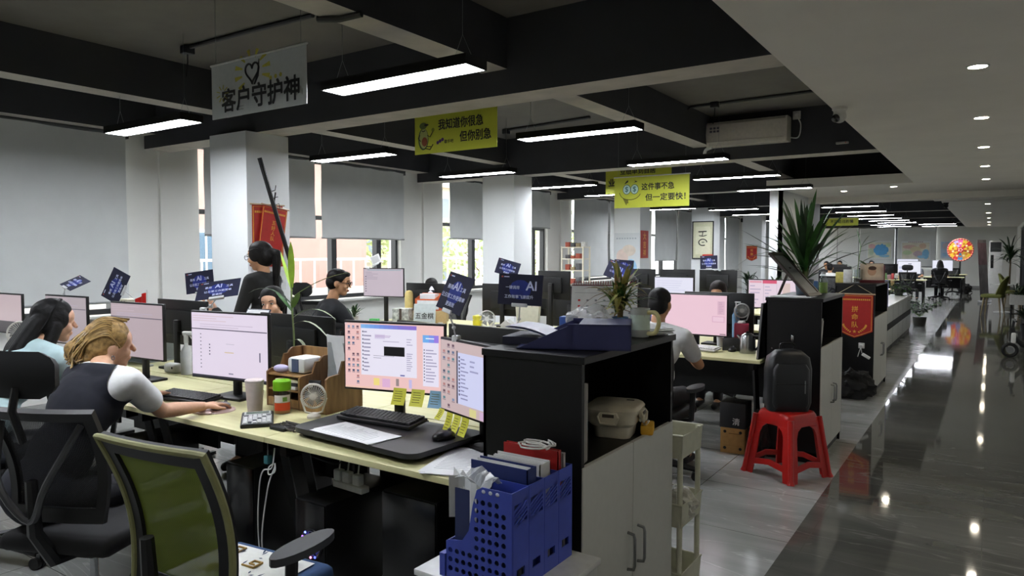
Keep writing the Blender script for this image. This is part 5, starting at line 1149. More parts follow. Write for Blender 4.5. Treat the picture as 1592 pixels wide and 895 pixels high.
g.strip([[(-.08 + .15 * i / 7 + q.uniform(-.008, .008), -.02 + .06 * j / 6, .01 + .05 * math.sin(i * .8 + j) * .4 + q.uniform(0, .03)) for j in range(7)] for i in range(8)], M('e3e8ea', .22, alpha=.55, var=.15)); g.strip([[(-.09 + .12 * i / 5, -.03 + .02 * math.sin(i), -.1 + .13 * j / 4) for j in range(5)] for i in range(6)], M('d5d8da', .4)); g.build('film', o, 0)
o = thing('cable', 'coiled white cable on top of the blue rack folders', 'cable', (-1.2, 1.9, .955)); g = G(); g.tube([(.05 * math.cos(k * .45) * (1 + .12 * math.sin(k * 1.7)) - .0, .035 * math.sin(k * .45) + .0008 * k, .004 + .0012 * (k % 9)) for k in range(60)], .003, WHT, 6); g.build('cord', o)
# cream trolley beyond the cabinet
TR = M('d3d3bf', .45)
t = thing('trolley', 'cream plastic three-tier trolley beside the near cabinet\'s white door', 'trolley', (-1.27, 3.0, 0))
for x in (-.19, .19):
    for y in (-.11, .11): g = G(); g.cyl((x, y, .06), (x, y, .8), .012, TR, n=12); g.ell((x, y, .03), (.02, .012, .03), BLK); g.build('post', t)
for z in (.1, .4, .7):
    g = G(); g.bx(-.2, .2, -.12, .12, z, z + .006, TR)
    for s in (-1, 1): g.prism([(-.2, s * .12, z), (.2, s * .12, z), (.205, s * .125, z + .1), (-.205, s * .125, z + .1)], (0, -s * .004, 0), TR); g.prism([(s * .2, -.12, z), (s * .2, .12, z), (s * .205, .125, z + .1), (s * .205, -.125, z + .1)], (-s * .004, 0, 0), TR)
    g.tube([(-.205, -.125, z + .1), (.205, -.125, z + .1), (.205, .125, z + .1), (-.205, .125, z + .1)], .005, TR, 6, True); g.build('tray', t, 0)
def crumple(name, label, cat, loc, r, mat, seed, par=None, sz=(1, 1, .6)):
    q = random.Random(seed); bm = bmesh.new(); bmesh.ops.create_icosphere(bm, subdivisions=4, radius=1)
    for v in bm.verts:
        n_ = noise.noise(v.co * 2.1 + Vector((seed, 0, 0))) * .3 + noise.noise(v.co * 5 + Vector((0, seed, 0))) * .16 - abs(noise.noise(v.co * 9)) * .1
        v.co *= 1 + n_; v.co = Vector((v.co.x * r * sz[0], v.co.y * r * sz[1], max(v.co.z, -.75) * r * sz[2] + .75 * r * sz[2]))
    g = G(); g.bm.free(); g.bm = bm; g.mi(mat); o = g.build(name, None, 25); o.location = loc
    return tag(o, label, cat)
crumple('plastic_bag', 'white plastic bag hanging out of the cream trolley\'s middle tray', 'bag', (-1.15, 3.0, .41), .09, M('c9c8bd', .3, var=.2), 3, sz=(1.1, 1, .8))
crumple('plastic_bag', 'small white crumpled bag in the cream trolley\'s top tray', 'bag', (-1.26, 3.0, .708), .08, M('e0e0dc', .3), 5, sz=(1.3, .8, .7))
# lunch box on the open shelf
LBX = M('cfc8b4', .35)
t = thing('lunch_box', 'cream two-tier lunch box with clip handles on the open black shelf', 'lunch box', (-1.215, 2.53, .866), 12)
def rsq(w_, d, r, z, n=6):
    o = []
    for cx_, cy_, a0 in ((w_ - r, d - r, 0), (-w_ + r, d - r, 90), (-w_ + r, -d + r, 180), (w_ - r, -d + r, 270)): o += [(cx_ + r * math.cos(R(a0 + 90 * k / n)), cy_ + r * math.sin(R(a0 + 90 * k / n)), z) for k in range(n + 1)]
    return o
def loft(g, secs, mat):
    k = g.mi(mat); V = [[g.bm.verts.new(g.X @ Vector(p)) for p in s_] for s_ in secs]; n_ = len(V[0])
    for A, B_ in zip(V, V[1:]):
        for j in range(n_): g.bm.faces.new((A[j], A[(j + 1) % n_], B_[(j + 1) % n_], B_[j])).material_index = k
    g.bm.faces.new(V[0][::-1]).material_index = k; g.bm.faces.new(V[-1]).material_index = k
g = G(); loft(g, [rsq(.07, .07, .03, 0), rsq(.075, .075, .03, .035), rsq(.075, .075, .03, .045)], LBX); g.build('lower_tier', t)
g = G(); loft(g, [rsq(.082, .082, .035, .046), rsq(.094, .094, .04, .06), rsq(.098, .098, .04, .098)], LBX); g.build('upper_tier', t)
g = G(); loft(g, [rsq(.103, .103, .042, .098), rsq(.105, .105, .042, .112), rsq(.098, .098, .04, .122), rsq(.088, .088, .038, .128)], LBX); g.box((.05, .05, .1285), (.03, .012, .002), DGREY); g.build('lid', t)
for s, ax in ((-1, 'y'), (1, 'x')):
    g = G(); g.X = rotm(0, 0, 0 if ax == 'y' else 90); g.box((0, -.107, .085), (.07, .014, .045), LBX, bev=.006); g.box((0, -.115, .095), (.045, .004, .012), M('4f4a42', .5)); g.tube([(-.03, -.11, .105), (-.04, -.118, .09), (-.03, -.118, .065), (.03, -.118, .065), (.04, -.118, .09), (.03, -.11, .105)], .005, LBX, 6); g.build('clip', t)
g = G(); g.tube([(.1, -.05, .09), (.125, -.02, .05), (.125, .04, .05), (.1, .07, .09)], .004, CLEAR, 6); g.build('handle', t)
g = G(); g.box((.06, -.03, .02), (.05, .1, .04), M('d9a42c', .6), bev=.008); one('snack_packet', 'yellow packet tucked under the lunch box', 'packet', g, None, (-1.18, 2.62, .867), 20)
o = thing('book', 'dark blue book lying behind the lunch box', 'book', (-1.33, 2.5, .867), -30); g = G(); g.box((0, 0, .06), (.05, .24, .11), M('1f4258', .5), bev=.004); g.build('cover', o); g = G(); g.box((.026, -.02, .06), (.002, .16, .03), M('9fb9c6', .5)); g.build('title', o)
o = thing('magazine_stack', 'row of grey magazines standing at the near end of the open shelf', 'magazines', (-1.2, 2.1, .866)); g = G()
q = random.Random(2)
for k in range(7): g.box((0, -.018 + k * .006, .14), (.16, .0045, .27 + q.uniform(-.02, .01)), M('a9a6a0' if k % 2 else '8b8984', .6), rotm(q.uniform(-1, 1), 0, 0))
g.build('pages', o, 0)
# ---- on top of the near cabinet (z = 1.24)
T = 1.242; FILM = M('e3e8ea', .22, alpha=.55, var=.15)
t = thing('desk_calendar', 'large white desk calendar with spiral binding on the near cabinet', 'calendar', (-1.40, 2.79, T), 22)
g = G(); X = rotm(-15, 0, 0); g.X = X; g.bx(-.145, .145, -.002, .002, 0, .21, M('d9dfdd', .6)); b = g.build('page', t, 0)
g = G(); g.X = Matrix.Translation((0, .11, 0)) @ rotm(17, 0, 0); g.bx(-.145, .145, -.002, .002, 0, .205, M('5e1f22', .6)); g.build('back_board', t, 0)
g = G(); g.X = X; q = random.Random(4); GR = M('8a9296', .7)
for i in range(7):
    for j in range(5): g.bx(-.115 + i * .037, -.105 + i * .037, -.0032, -.0025, .02 + j * .027, .028 + j * .027, GR if i else RED)
g.bx(-.13, .13, -.0032, -.0025, .165, .1665, GR); g.bx(-.03, .03, -.0032, -.0025, .178, .19, GR); g.build('dates', b, 0)
g = G()
for k in range(26): x = -.135 + k * .0108; g.tube([(x + .0, .052 + .009 * math.cos(a), .205 + .009 * math.sin(a)) for a in [6.283 * i / 10 for i in range(10)]], .0014, M('8a3a3a', .4), 5, True)
g.build('spiral', t)
t = thing('magazine_holder', 'navy magazine box lying on its side on the near cabinet', 'file box', (-1.25, 2.27, T), 24)
NV = M('2b2f5c', .5, var=.05)
g = G(); g.bx(-.02, .2, -.12, -.116, 0, .09, NV); g.bx(-.02, .2, .116, .12, 0, .09, NV); g.bx(.196, .2, -.12, .12, 0, .09, NV); g.bx(-.2, .2, -.12, .12, 0, .004, NV); g.bx(.02, .2, -.12, .12, .086, .09, NV)
for s in (-1, 1): g.prism([(-.2, s * .12, 0), (.0, s * .12, 0), (.0, s * .12, .09), (-.05, s * .12, .07)], (0, -s * .004, 0), NV)
g.build('shell', t, 0); 
for k in range(5): g = G(); g.X = Matrix.Translation((-.03 + .022 * k, 0, .03)) @ rotm(0, -38, 0); g.box((0, 0, .012), (.09, .21, .0015), M('b9bdd0' if k % 2 else '3a4070', .3)); g.build('leaflet', t, 0)
o = thing('brochure', 'open navy brochure with a white page drooping over the cabinet corner', 'brochure', (-1.38, 2.28, T), 10); g = G(); g.strip([[(-.13 + .26 * i / 8, -.09 + .18 * j / 4, .03 + .035 * (1 - i / 8) ** 2 + .012 * math.sin(i * .6)) for j in range(5)] for i in range(9)], M('252f66', .35), .002); g.build('cover', o, 60); g = G(); g.strip([[(-.12 + .24 * i / 8, -.085 + .17 * j / 4, .034 + .035 * (1 - i / 8) ** 2 + .012 * math.sin(i * .6)) for j in range(5)] for i in range(9)], M('c9cde0', .4), .001); g.build('page', o, 60)
g = G(); g.bx(-.17, .16, -.1, .1, 0, .028, M('1a1c30', .5)); one('folder', 'dark folder lying under the open navy brochure', 'folder', g, None, (-1.36, 2.3, T), 14)
o = thing('small_box', 'small bright blue box beside the open navy brochure', 'box', (-1.43, 2.52, T), 12); g = G(); g.box((0, 0, .04), (.05, .05, .08), M('3c62b4', .4), bev=.004); g.build('body', o); g = G(); g.box((.027, 0, .04), (.004, .05, .078), M('1a2140', .4)); g.build('side_panel', o)
g = G(); g.box((0, 0, .003), (.2, .16, .006), M('b8382f', .5)); one('flyer', 'red flyer under the desk calendar', 'paper', g, None, (-1.39, 2.66, T), 25)
crumple('plastic_bag', 'clear crumpled plastic bag in front of the spiky plant', 'bag', (-1.31, 2.50, T), .085, FILM, 8, sz=(1.25, .9, .85))
t = thing('spiky_plant', 'spiky yellow-green plant in a blue pot on the near cabinet', 'plant', (-1.24, 2.62, T))
g = G(); g.lathe([(0, 0), (.028, 0), (.036, .03), (.034, .08), (.03, .08), (.028, .07), (0, .07)], M('44688c', .35), 20); g.build('pot', t)
g = G(); q = random.Random(21); g.tube([(0, 0, .06), (.004, 0, .16)], .012, M('6b5a34', .7), 8)
for k in range(120):
    a = q.uniform(0, 6.28); el = q.uniform(-.5, 1.45); L = q.uniform(.07, .15); b = (q.uniform(-.02, .02), q.uniform(-.02, .02), q.uniform(.09, .19))
    leaf_blade(g, b, (b[0] + math.cos(a) * L * math.cos(el), b[1] + math.sin(a) * L * math.cos(el), b[2] + L * math.sin(el)), .014, q.choice([M('6f7d3a', .5, var=.3), M('9a9448', .5, var=.3), M('b0a862', .5, var=.3), LEAF, M('7a5a34', .6)]), q.uniform(.05, .2), 5)
g.build('foliage', t, 60)
t = thing('glass_mug', 'clear patterned glass mug with a pale yellow handle on the near cabinet', 'mug', (-1.17, 2.66, T), -10)
g = G(); g.lathe([(0, 0), (.036, 0), (.038, .005), (.04, .115), (.037, .115), (.035, .008), (0, .008)], M('dbe2de', .2, alpha=.7), 24)
g.build('cup', t); g = G(); patch(g, .0402, -160, 30, .03, .09, M('cfe0d4', .4)); g.build('print', t)
g = G(); g.tube(spline([(.036, 0, .1), (.075, 0, .098), (.088, 0, .06), (.07, 0, .02), (.036, 0, .015)], 5), .009, M('dcd49a', .4), 10); g.build('handle', t)
sheets('fanned stack of white papers at the far end of the near cabinet top', (-1.22, 2.78, T), 50, .16, .2, 7, 'paper_stack', False, sp=.03, thick=.004)
# ================================================================ STOOL, BACKPACK, BOXES
PL = M('b31a16', .28, var=.05)
t = thing('plastic_stool', 'red plastic stool in the aisle gap carrying a black backpack', 'stool', (-1.18, 5.27, 0), 64)
def sq(r, z, rc=.05): return rsq(r, r, min(rc, r * .5), z, 5)
g = G(); loft(g, [sq(.155, .405), sq(.15, .44), sq(.14, .458), sq(.128, .462)], PL); g.build('seat', t, 40)
for k in range(4):
    g = G(); g.X = rotm(0, 0, 90 * k)   # one side apron with its arch opening, bounded by half-legs
    def pt(u, z): r_ = .205 - .055 * (z / .43); return (u * r_, -r_ - (.0 if True else 0), z)
    N = 10; arch = [(-.42 + .84 * i / N, .36 - .0 - .08 * (abs(-1 + 2 * i / N)) ** 3) for i in range(N + 1)]
    outer = [(-1, .425), (-1, .0), (-.66, .0), (-.6, .07)]
    k_ = g.mi(PL); 
    def quad(a, b, c, d):
        P3 = [pt(*a), pt(*b), pt(*c), pt(*d)]; g.prism(P3, Vector((0, .012, 0)), PL)
    for s in (-1, 1):
        for z0, z1 in ((0, .11), (.11, .2), (.2, .3)): 
            i0 = .66 if z0 == 0 else .62; quad((s * 1, z0), (s * i0, z0), (s * .62, z1), (s * 1, z1))
        quad((s * 1, .3), (s * .62, .3), (s * .52, .345), (s * 1, .345)); quad((s * 1, .345), (s * .52, .345), (s * .3, .37), (s * 1, .37)) 
        quad((s * .52, .345), (s * .3, .37), (s * .3, .371), (s * .52, .3455))
        quad((s * .66, .07), (0, .09), (0, .13), (s * .62, .11))
        quad((s * 1, .37), (0, .372), (0, .425), (s * 1, .425))
        quad((s * .3, .37), (0, .372), (0, .38), (s * .3, .38))
    g.build('side', t, 0)
for k in range(4):
    a = 90 * k; g = G(); g.X = rotm(0, 0, a); g.tube([(-.205, -.205, 0), (-.2, -.2, .03), (-.15, -.15, .425)], [.026, .018, .02], PL, 10); g.build('leg', t)
t = thing('backpack', 'black business backpack standing on the red stool', 'backpack', (-1.18, 5.26, .463), 30)
LEA = M('141518', .38, var=.12, scale=40, bump=.15)
g = G(); loft(g, [rsq(.14, .07, .05, 0), rsq(.155, .08, .05, .06), rsq(.155, .08, .05, .3), rsq(.14, .075, .05, .38), rsq(.09, .05, .04, .425), rsq(.04, .03, .02, .435)], LEA); g.build('body', t, 50)
g = G(); loft(g, [[(p[0], p[1] - .07, p[2]) for p in s_] for s_ in (rsq(.11, .025, .02, .03), rsq(.125, .03, .025, .06), rsq(.125, .03, .025, .3), rsq(.1, .025, .02, .34))], LEA); g.box((0, -.1015, .2), (.22, .004, .006), BLK); g.box((.09, -.1015, .18), (.006, .004, .09), STEEL); g.build('front_pocket', t, 50)
g = G(); g.tube(spline([(-.05, .02, .42), (-.04, .02, .47), (.04, .02, .47), (.05, .02, .42)], 5), .009, BLK, 8); g.build('handle', t)
for s in (-1, 1): g = G(); g.tube(spline([(s * .07, .07, .4), (s * .1, .12, .3), (s * .12, .12, .14), (s * .14, .07, .03)], 5), .012, BLK, 6); g.build('strap', t)
o = thing('carton', 'cardboard box with round holes under the second bay desk', 'box', (-1.66, 5.66, 0), 4); g = G(); g.box((0, 0, .1), (.19, .2, .2), M('a9824a', .75, var=.1), bev=.003); g.build('box', o)
g = G(); X0 = Matrix.Translation((0, -.1005, 0))
for x in (-.06, .06):
    for z in (.04, .17): g.cyl((x, -.101, z), (x, -.1, z), .012, BLK, n=14)
g.bx(-.03, .06, -.1012, -.1, .155, .16, M('6b4c22', .8)); g.bx(-.07, .07, -.1012, -.1, .06, .062, M('8a6632', .8)); g.build('print', o, 0)
o = thing('carton', 'black box with a white character on top of the holed cardboard box', 'box', (-1.66, 5.66, .2), 2); g = G(); g.box((0, 0, .1), (.2, .2, .2), M('141416', .5), bev=.003); b_ = g.build('box', o); g = G(); g.text('清', (.03, -.102, .05), (1, 0, 0), (0, 0, 1), .06, WHT, bold=.01); g.build('lettering', b_, 0, recalc=False)
crumple('handbag', 'soft black bag on the floor beside the holed cardboard box', 'bag', (-1.46, 5.62, 0), .13, M('101012', .6), 12, sz=(.6, .9, 1.5))
t = thing('kettle', 'steel electric kettle on the desk of the person in white', 'kettle', (-1.66, 5.96, D)); g = G(); g.lathe([(0, 0), (.066, 0), (.068, .02), (.062, .12), (.052, .15), (.03, .165), (0, .168)], CHROME, 26); g.build('body', t); g = G(); g.lathe([(0, .165), (.012, .166), (.012, .18), (0, .183)], BLK, 14); g.build('lid_knob', t); g = G(); g.tube(spline([(.055, .0, .14), (.1, 0, .14), (.105, 0, .08), (.065, 0, .03)], 5), .009, BLK, 8); g.build('handle', t); g = G(); g.cyl((-.055, 0, .12), (-.085, 0, .145), .016, CHROME, .01, 10); g.build('spout', t)
g = G(); g.box((0, 0, .05), (.14, .1, .11), M('16171a', .4, var=.3, scale=50), bev=.004); one('tea_box', 'black patterned box left of the steel kettle', 'box', g, None, (-1.82, 6.06, D), 8)
o = thing('cup', 'white cup left of the black patterned box', 'cup', (-1.96, 6.2, D)); g = G(); g.lathe([(0, 0), (.03, 0), (.036, .09), (.033, .09), (.028, .006), (0, .006)], WHTG, 18); g.build('bowl', o)
o = thing('sanitizer_bottle', 'clear blue pump bottle beside the small white fan', 'bottle', (-1.86, 6.3, D + .3)); g = G(); g.lathe([(0, -.3), (.03, -.3), (.032, -.02), (.012, .02), (.012, .04), (0, .04)], M('7fa6c8', .3), 16); g.build('bottle', o); g = G(); g.cyl((0, 0, .04), (0, 0, .09), .006, WHT, n=8); g.box((.015, 0, .095), (.05, .014, .012), WHT, bev=.003); g.build('pump', o)
g = G(); g.box((0, 0, .11), (.12, .1, .22), M('a03048', .5), bev=.006); one('gift_box', 'dark pink box under the small white fan', 'box', g, None, (-1.78, 6.2, D), 15)
# ---- on the cabinet behind the stool
T2 = 1.242
t = thing('palm_plant', 'large strap-leaved palm in a pot on the cabinet behind the stool', 'plant', (-1.27, 6.18, T2))
g = G(); g.lathe([(0, 0), (.06, 0), (.075, .12), (.07, .12), (.065, .11), (0, .11)], M('54606a', .4), 22); g.build('pot', t)
g = G(); q = random.Random(31); g.tube([(0, 0, .08), (.01, 0, .3)], [.03, .02], M('4f5a30', .6), 8)
for k in range(58):
    a = q.uniform(0, 6.28); el = q.uniform(.75, 1.5) if k < 44 else q.uniform(.1, .8); L = q.uniform(.4, .66); b = (q.uniform(-.02, .02), q.uniform(-.02, .02), q.uniform(.1, .26))
    leaf_blade(g, b, (b[0] + math.cos(a) * L * math.cos(el), b[1] + math.sin(a) * L * math.cos(el), b[2] + L * math.sin(el)), q.uniform(.03, .05), q.choice([LEAFD, LEAFD, LEAF, M('25421d', .35, var=.3)]), q.uniform(.02, .1), 7)
for (e, s_) in (((-.55, -.1, .2), .25), ((.5, .1, .5), .12), ((.42, 0, .58), .1), ((-.42, -.1, .42), .06), ((.35, -.1, .25), .2)): leaf_blade(g, (0, 0, .2), e, .022, LEAF, s_, 9)
g.build('foliage', t, 60)
t = thing('easel_frame', 'dark wooden easel photo frame leaning on the cabinet behind the stool', 'frame', (-1.13, 5.9, T2), 84)
WD = M('2a1e18', .35); g = G(); g.X = rotm(-43, 0, 0)
g.bx(-.15, .15, -.01, .01, 0, .03, WD); g.bx(-.15, .15, -.01, .01, .43, .46, WD); g.bx(-.15, -.12, -.01, .01, .03, .43, WD); g.bx(.12, .15, -.01, .01, .03, .43, WD); b_ = g.build('frame', t, 0)
g = G(); g.X = rotm(-43, 0, 0); g.bx(-.12, .12, -.004, .004, .03, .43, M('6f7478', .3)); g.build('picture', b_, 0); g = G(); g.prism([(-.015, .2, .225), (.015, .2, .225), (.015, .29, 0), (-.015, .29, 0)], (0, -.012, -.004), WD); g.build('prop', t, 0)
t = thing('juice_bottle', 'small clear bottle with green drink on the cabinet behind the stool', 'bottle', (-1.16, 6.38, T2)); g = G(); g.lathe([(0, 0), (.035, 0), (.037, .01), (.037, .1), (.016, .15), (.016, .165)], CLEAR, 20); g.build('bottle', t); g = G(); g.lathe([(0, .004), (.033, .004), (.033, .09), (0, .09)], M('9fbf5a', .4), 18); g.build('drink', t); g = G(); g.lathe([(.018, .16), (.018, .18), (0, .182)], M('c9cfd4', .4), 14); g.build('cap', t)
sheets('white paper draped along the front of the cabinet top behind the stool', (-1.27, 5.78, T2), 80, .18, .3, 3, 'paper_sheet', False)
g = G(); g.box((0, 0, .05), (.14, .08, .1), M('5f86c4', .4), bev=.005); one('tissue_box', 'blue tissue box beside the green drink bottle', 'box', g, None, (-1.28, 6.42, T2), 12)
o = thing('ruler_board', 'black slatted board edge standing left of the cabinet behind the stool', 'board', (-1.49, 5.78, D)); g = G(); g.X = rotm(0, 4, 0); g.box((0, 0, .22), (.02, .3, .44), BLK2, bev=.002); g.build('board', o); g = G(); g.X = rotm(0, 4, 0); g.box((.0, -.152, .22), (.012, .005, .43), STEEL); g.build('edge', o)
# ---- pennant cabinet: pennant, cables, cloth bag, things on top
def pennant(label, loc, rz, w_, h_, txts, tip=.16, mat=None, pole=True, hang=.18, tag2=True):
    t = thing('award_pennant', label, 'pennant', loc, rz); m = mat or M('a81616', .55, var=.06)
    out = [(-w_ / 2, 0, 0), (-w_ / 2, 0, -h_ * (1 - tip)), (-w_ * .2, 0, -h_ * (1 - tip * .35)), (0, 0, -h_), (w_ * .2, 0, -h_ * (1 - tip * .35)), (w_ / 2, 0, -h_ * (1 - tip)), (w_ / 2, 0, 0)] if tip else [(-w_ / 2, 0, 0), (-w_ / 2, 0, -h_), (w_ / 2, 0, -h_), (w_ / 2, 0, 0)]
    g = G(); g.prism(out, (0, .003, 0), m); c = g.build('cloth', t, 0)
    g = G(); k = .93; g.tube([(p[0] * k, -.002, -h_ * .03 + p[2] * .94) for p in out], .003, GOLD, 6, True); g.build('border', c)
    g = G()
    for (s_, z, sz) in txts: g.text(s_, (0, -.002, -h_ * z), (1, 0, 0), (0, 0, 1), sz, GOLD, bold=.014)
    q = random.Random(3)
    for k in range(15): x = -w_ * .4 + w_ * .8 * k / 14; g.bx(x - w_ * .02, x + w_ * .018, -.0035, -.002, -h_ * .13, -h_ * .095, GOLD)
    if tip:
        for s in (-1, 1):
            for k in range(7): a = .25 + k * .2; c_ = (s * (.06 + .26 * math.sin(a) ** 1) * w_, -.0028, -h_ * (.86 - .16 * (k / 6))); g.ell(c_, (.012, .001, .008), GOLD, rotm(0, s * 40, 0), 8, 6)
        pts = [((.022 if k % 2 == 0 else .009) * math.sin(k * .6283), -.0028, -h_ * .85 + (.022 if k % 2 == 0 else .009) * math.cos(k * .6283)) for k in range(10)]; g.poly(pts, GOLD)
    g.build('lettering', c, 0, recalc=False)
    if pole: g = G(); g.cyl((-w_ / 2 - .02, 0, .006), (w_ / 2 + .02, 0, .006), .008, M('b9a184', .5), n=10); g.build('rod', t)
    if hang: g = G(); g.tube([(-w_ / 2, 0, .006), (-.0, .004, hang), (w_ / 2, 0, .006)], .002, M('d8c8a0', .6), 5); g.build('cord', t)
    return t
pennant('red pennant with gold characters hung on the black end of the third cabinet', (-1.235, 8.612, 1.12), 0, .36, .48, (('拼', .34, .07), ('命', .52, .07), ('队', .70, .07)), hang=.118)
o = thing('cloth_bag', 'black cloth sack slumped at the foot of the pennant cabinet', 'bag', (-1.22, 8.45, 0)); 
bg_ = crumple('cloth', None, None, (0, 0, 0), .2, M('0d0d0f', .7), 14, sz=(1.1, .6, .9)); bg_.parent = o
o = thing('socket', 'white wall socket with dangling plug and adapter on the pennant cabinet', 'socket', (-1.16, 8.612, .56)); g = G(); g.box((0, -.006, 0), (.06, .012, .06), WHT, bev=.003); g.build('plate', o); g = G(); g.box((0, -.03, 0), (.035, .04, .03), WHT, bev=.004); g.tube([(0, -.045, -.01), (-.02, -.05, -.08), (-.03, -.05, -.12)], .004, WHT, 6); g.build('plug', o); g = G(); g.box((.05, -.03, -.11), (.09, .03, .03), WHT, rotm(0, 30, 0), bev=.005); g.tube([(.0, -.04, -.02), (.01, -.04, -.08)], .004, WHT, 6); g.build('adapter', o)
t = thing('glass_tank', 'small glass vase with a leafy stem on the pennant cabinet', 'vase', (-1.27, 8.95, T2)); g = G(); g.lathe([(0, 0), (.06, 0), (.06, .15), (.055, .15), (.055, .006), (0, .006)], CLEAR, 22); g.build('vase', t); g = G(); g.lathe([(0, .008), (.054, .008), (.054, .05), (0, .05)], M('6d6a5a', .6), 18); g.build('pebbles', t)
g = G(); g.tube(spline([(0, 0, .04), (.01, 0, .2), (.03, .02, .42)], 5), .005, STEMG, 6); g.build('stem', t); g = G()
for b, e, w_ in (((.03, .02, .4), (-.02, 0, .62), .05), ((.03, .02, .4), (.12, .02, .54), .05), ((.03, .02, .4), (.2, .1, .48), .04), ((.02, .0, .3), (-.2, .05, .34), .035), ((.01, 0, .2), (.18, -.02, .3), .04), ((.02, 0, .25), (.1, .1, .16), .05), ((.01, 0, .2), (-.1, -.02, .12), .045), ((.0, 0, .15), (-.24, 0, .22), .03)): leaf_blade(g, b, e, w_, LEAF, .05)
g.build('foliage', t, 60)
t = thing('photo_calendar', 'small calendar with a baby photo and dark red base on the pennant cabinet', 'calendar', (-1.12, 8.98, T2), 12); g = G(); g.X = rotm(-12, 0, 0); g.bx(-.12, .12, -.004, .004, .03, .22, M('cbb9a2', .6)); b_ = g.build('board', t, 0); g = G(); g.X = rotm(-12, 0, 0); g.bx(-.075, .1, -.006, -.004, .06, .2, M('d9c4a8', .6)); g.ell((.0, -.007, .13), (.045, .002, .05), M('c79b7c', .6)); g.ell((.005, -.008, .165), (.042, .002, .025), M('4a3428', .7)); g.build('photo', b_, 0); g = G(); g.bx(-.125, .125, -.06, .05, 0, .03, M('57141a', .5)); g.bx(.12, .126, -.05, .05, .03, .2, M('57141a', .5)); g.build('base', t, 0)
for k, (x, c, h_, lb) in enumerate([(-1.42, 'cfc46a', .12, 'yellow printed carton on the pennant cabinet'), (-1.34, 'e3e4e2', .15, 'white carton on the pennant cabinet between the yellow one and the vase')]):
    g = G(); g.box((0, 0, h_ / 2), (.09, .07, h_), M(c, .5, var=.15), bev=.003); one('carton', lb, 'box', g, None, (x, 8.78, T2), 6)
# ---- counters further down the aisle with blue rack and trailing plant
for k in range(3):
    y = 12.45 + k * 1.55; t = thing('counter_unit', ('nearest', 'middle', 'farthest')[k] + ' white counter unit with a black band in the row along the aisle', 'cabinet', (-1.5, y, 0), 0, 'white counter units'); g = G(); g.bx(-.22, .17, -.77, .77, .08, .72, M('d6d7d2', .4)); g.build('carcass', t, 0)
    g = G(); g.bx(-.21, .16, -.76, .76, 0, .08, BLK); g.build('plinth', t, 0); g = G(); g.bx(-.23, .18, -.772, .772, .36, .46, BLK2); g.build('band', t, 0)
    for s in (-1, 1): g = G(); g.bx(.17, .18, s * .385 - .375, s * .385 + .375, .09, .355, M('c4c8c4', .4)); g.bx(.17, .18, s * .385 - .375, s * .385 + .375, .465, .715, M('c4c8c4', .4)); g.build('door', t, 0)
    g = G(); g.box((-.02, 0, .73), (.42, 1.55, .02), M('d9dad6', .4)); g.build('top', t, 0)
t = thing('file_rack', 'blue plastic file rack on the first white counter', 'file rack', (-1.42, 12.15, .742), 0); 
for k in range(4): g = G(); g.prism([(-.12, -.16 + k * .1, 0), (.12, -.16 + k * .1, 0), (.12, -.16 + k * .1, .42), (-.02, -.16 + k * .1, .42), (-.12, -.16 + k * .1, .2)], (0, .004, 0), BLU); g.build('divider', t, 0)
g = G(); g.bx(.116, .12, -.16, .144, 0, .42, BLU); g.bx(-.12, .12, -.16, .144, 0, .004, BLU); g.build('back_panel', t, 0)
def trailing(label, loc, r, drop, n_, seed, pot=(.09, .13)):
    t = thing('trailing_plant', label, 'plant', loc); q = random.Random(seed); g = G(); g.lathe([(0, 0), (pot[0] * .75, 0), (pot[0], pot[1]), (pot[0] * .9, pot[1]), (0, pot[1] * .9)], M('3d3f3a', .5), 18); g.build('pot', t); g = G()
    for k in range(n_):
        a = q.uniform(0, 6.28); rr = r * q.uniform(.2, 1); z = pot[1] + q.uniform(-drop, .2) * (rr / r) + .05; c = Vector((math.cos(a) * rr, math.sin(a) * rr, z)); a2 = q.uniform(0, 6.28); L = q.uniform(.05, .1)
        leaf_blade(g, c, c + Vector((math.cos(a2) * L, math.sin(a2) * L, q.uniform(-.06, .03))), L * .7, q.choice([LEAFD, LEAF, LEAFD]), .1, 3)
        if k % 6 == 0: g.tube([(0, 0, pot[1]), tuple(c * .5 + Vector((0, 0, .1))), tuple(c)], .003, STEMG, 4)
    g.build('foliage', t, 0); return t
trailing('dark trailing plant on the farthest white counter', (-1.5, 15.9, .742), .3, .35, 120, 6)
trailing('dark leafy plant on the floor at the end of the white counters', (-1.25, 17.6, 0), .42, -.4, 170, 8, (.14, .2))
o = thing('magazine_stack', 'leaning white papers on the open shelf of the cabinet behind the stool', 'papers', (-1.14, 5.8, .868)); g = G(); q = random.Random(77)
for k in range(9): g.box((0, -.1 + k * .022, .1), (.15, .006, .2 + q.uniform(-.03, .03)), M('d9d9d4' if k % 3 else 'a9a9a6', .6), rotm(-14 + q.uniform(-3, 3), 0, q.uniform(-4, 4)))
g.build('sheets', o, 0)
# ================================================================ HANGING SIGNS, AIR CONDITIONER, WALL PIECES
YEL = M('c9cf3a', .6, var=.04, scale=5); WS = M('c9cdcb', .6, var=.03)
def hang_sign(label, loc, w_, h_, mat, rz=0, top=SLAB, name='hanging_sign'):
    t = thing(name, label, 'sign', loc, rz, None); g = G(); g.box((0, 0, 0), (w_, .006, h_), mat); b = g.build('board', t, 0)
    g = G(); g.cyl((-w_ / 2 - .01, 0, h_ / 2), (w_ / 2 + .01, 0, h_ / 2), .008, WHT, n=10); g.build('rod', t)
    for s in (-1, 1): g = G(); g.cyl((s * w_ * .45, 0, h_ / 2), (s * w_ * .45, 0, top - loc[2]), .0015, STEEL, n=5); g.build('suspension_wire', t)
    return t, b
def rect(g, x0, x1, z0, z1, m, y=-.0045): g.bx(x0, x1, y, y + .001, z0, z1, m)
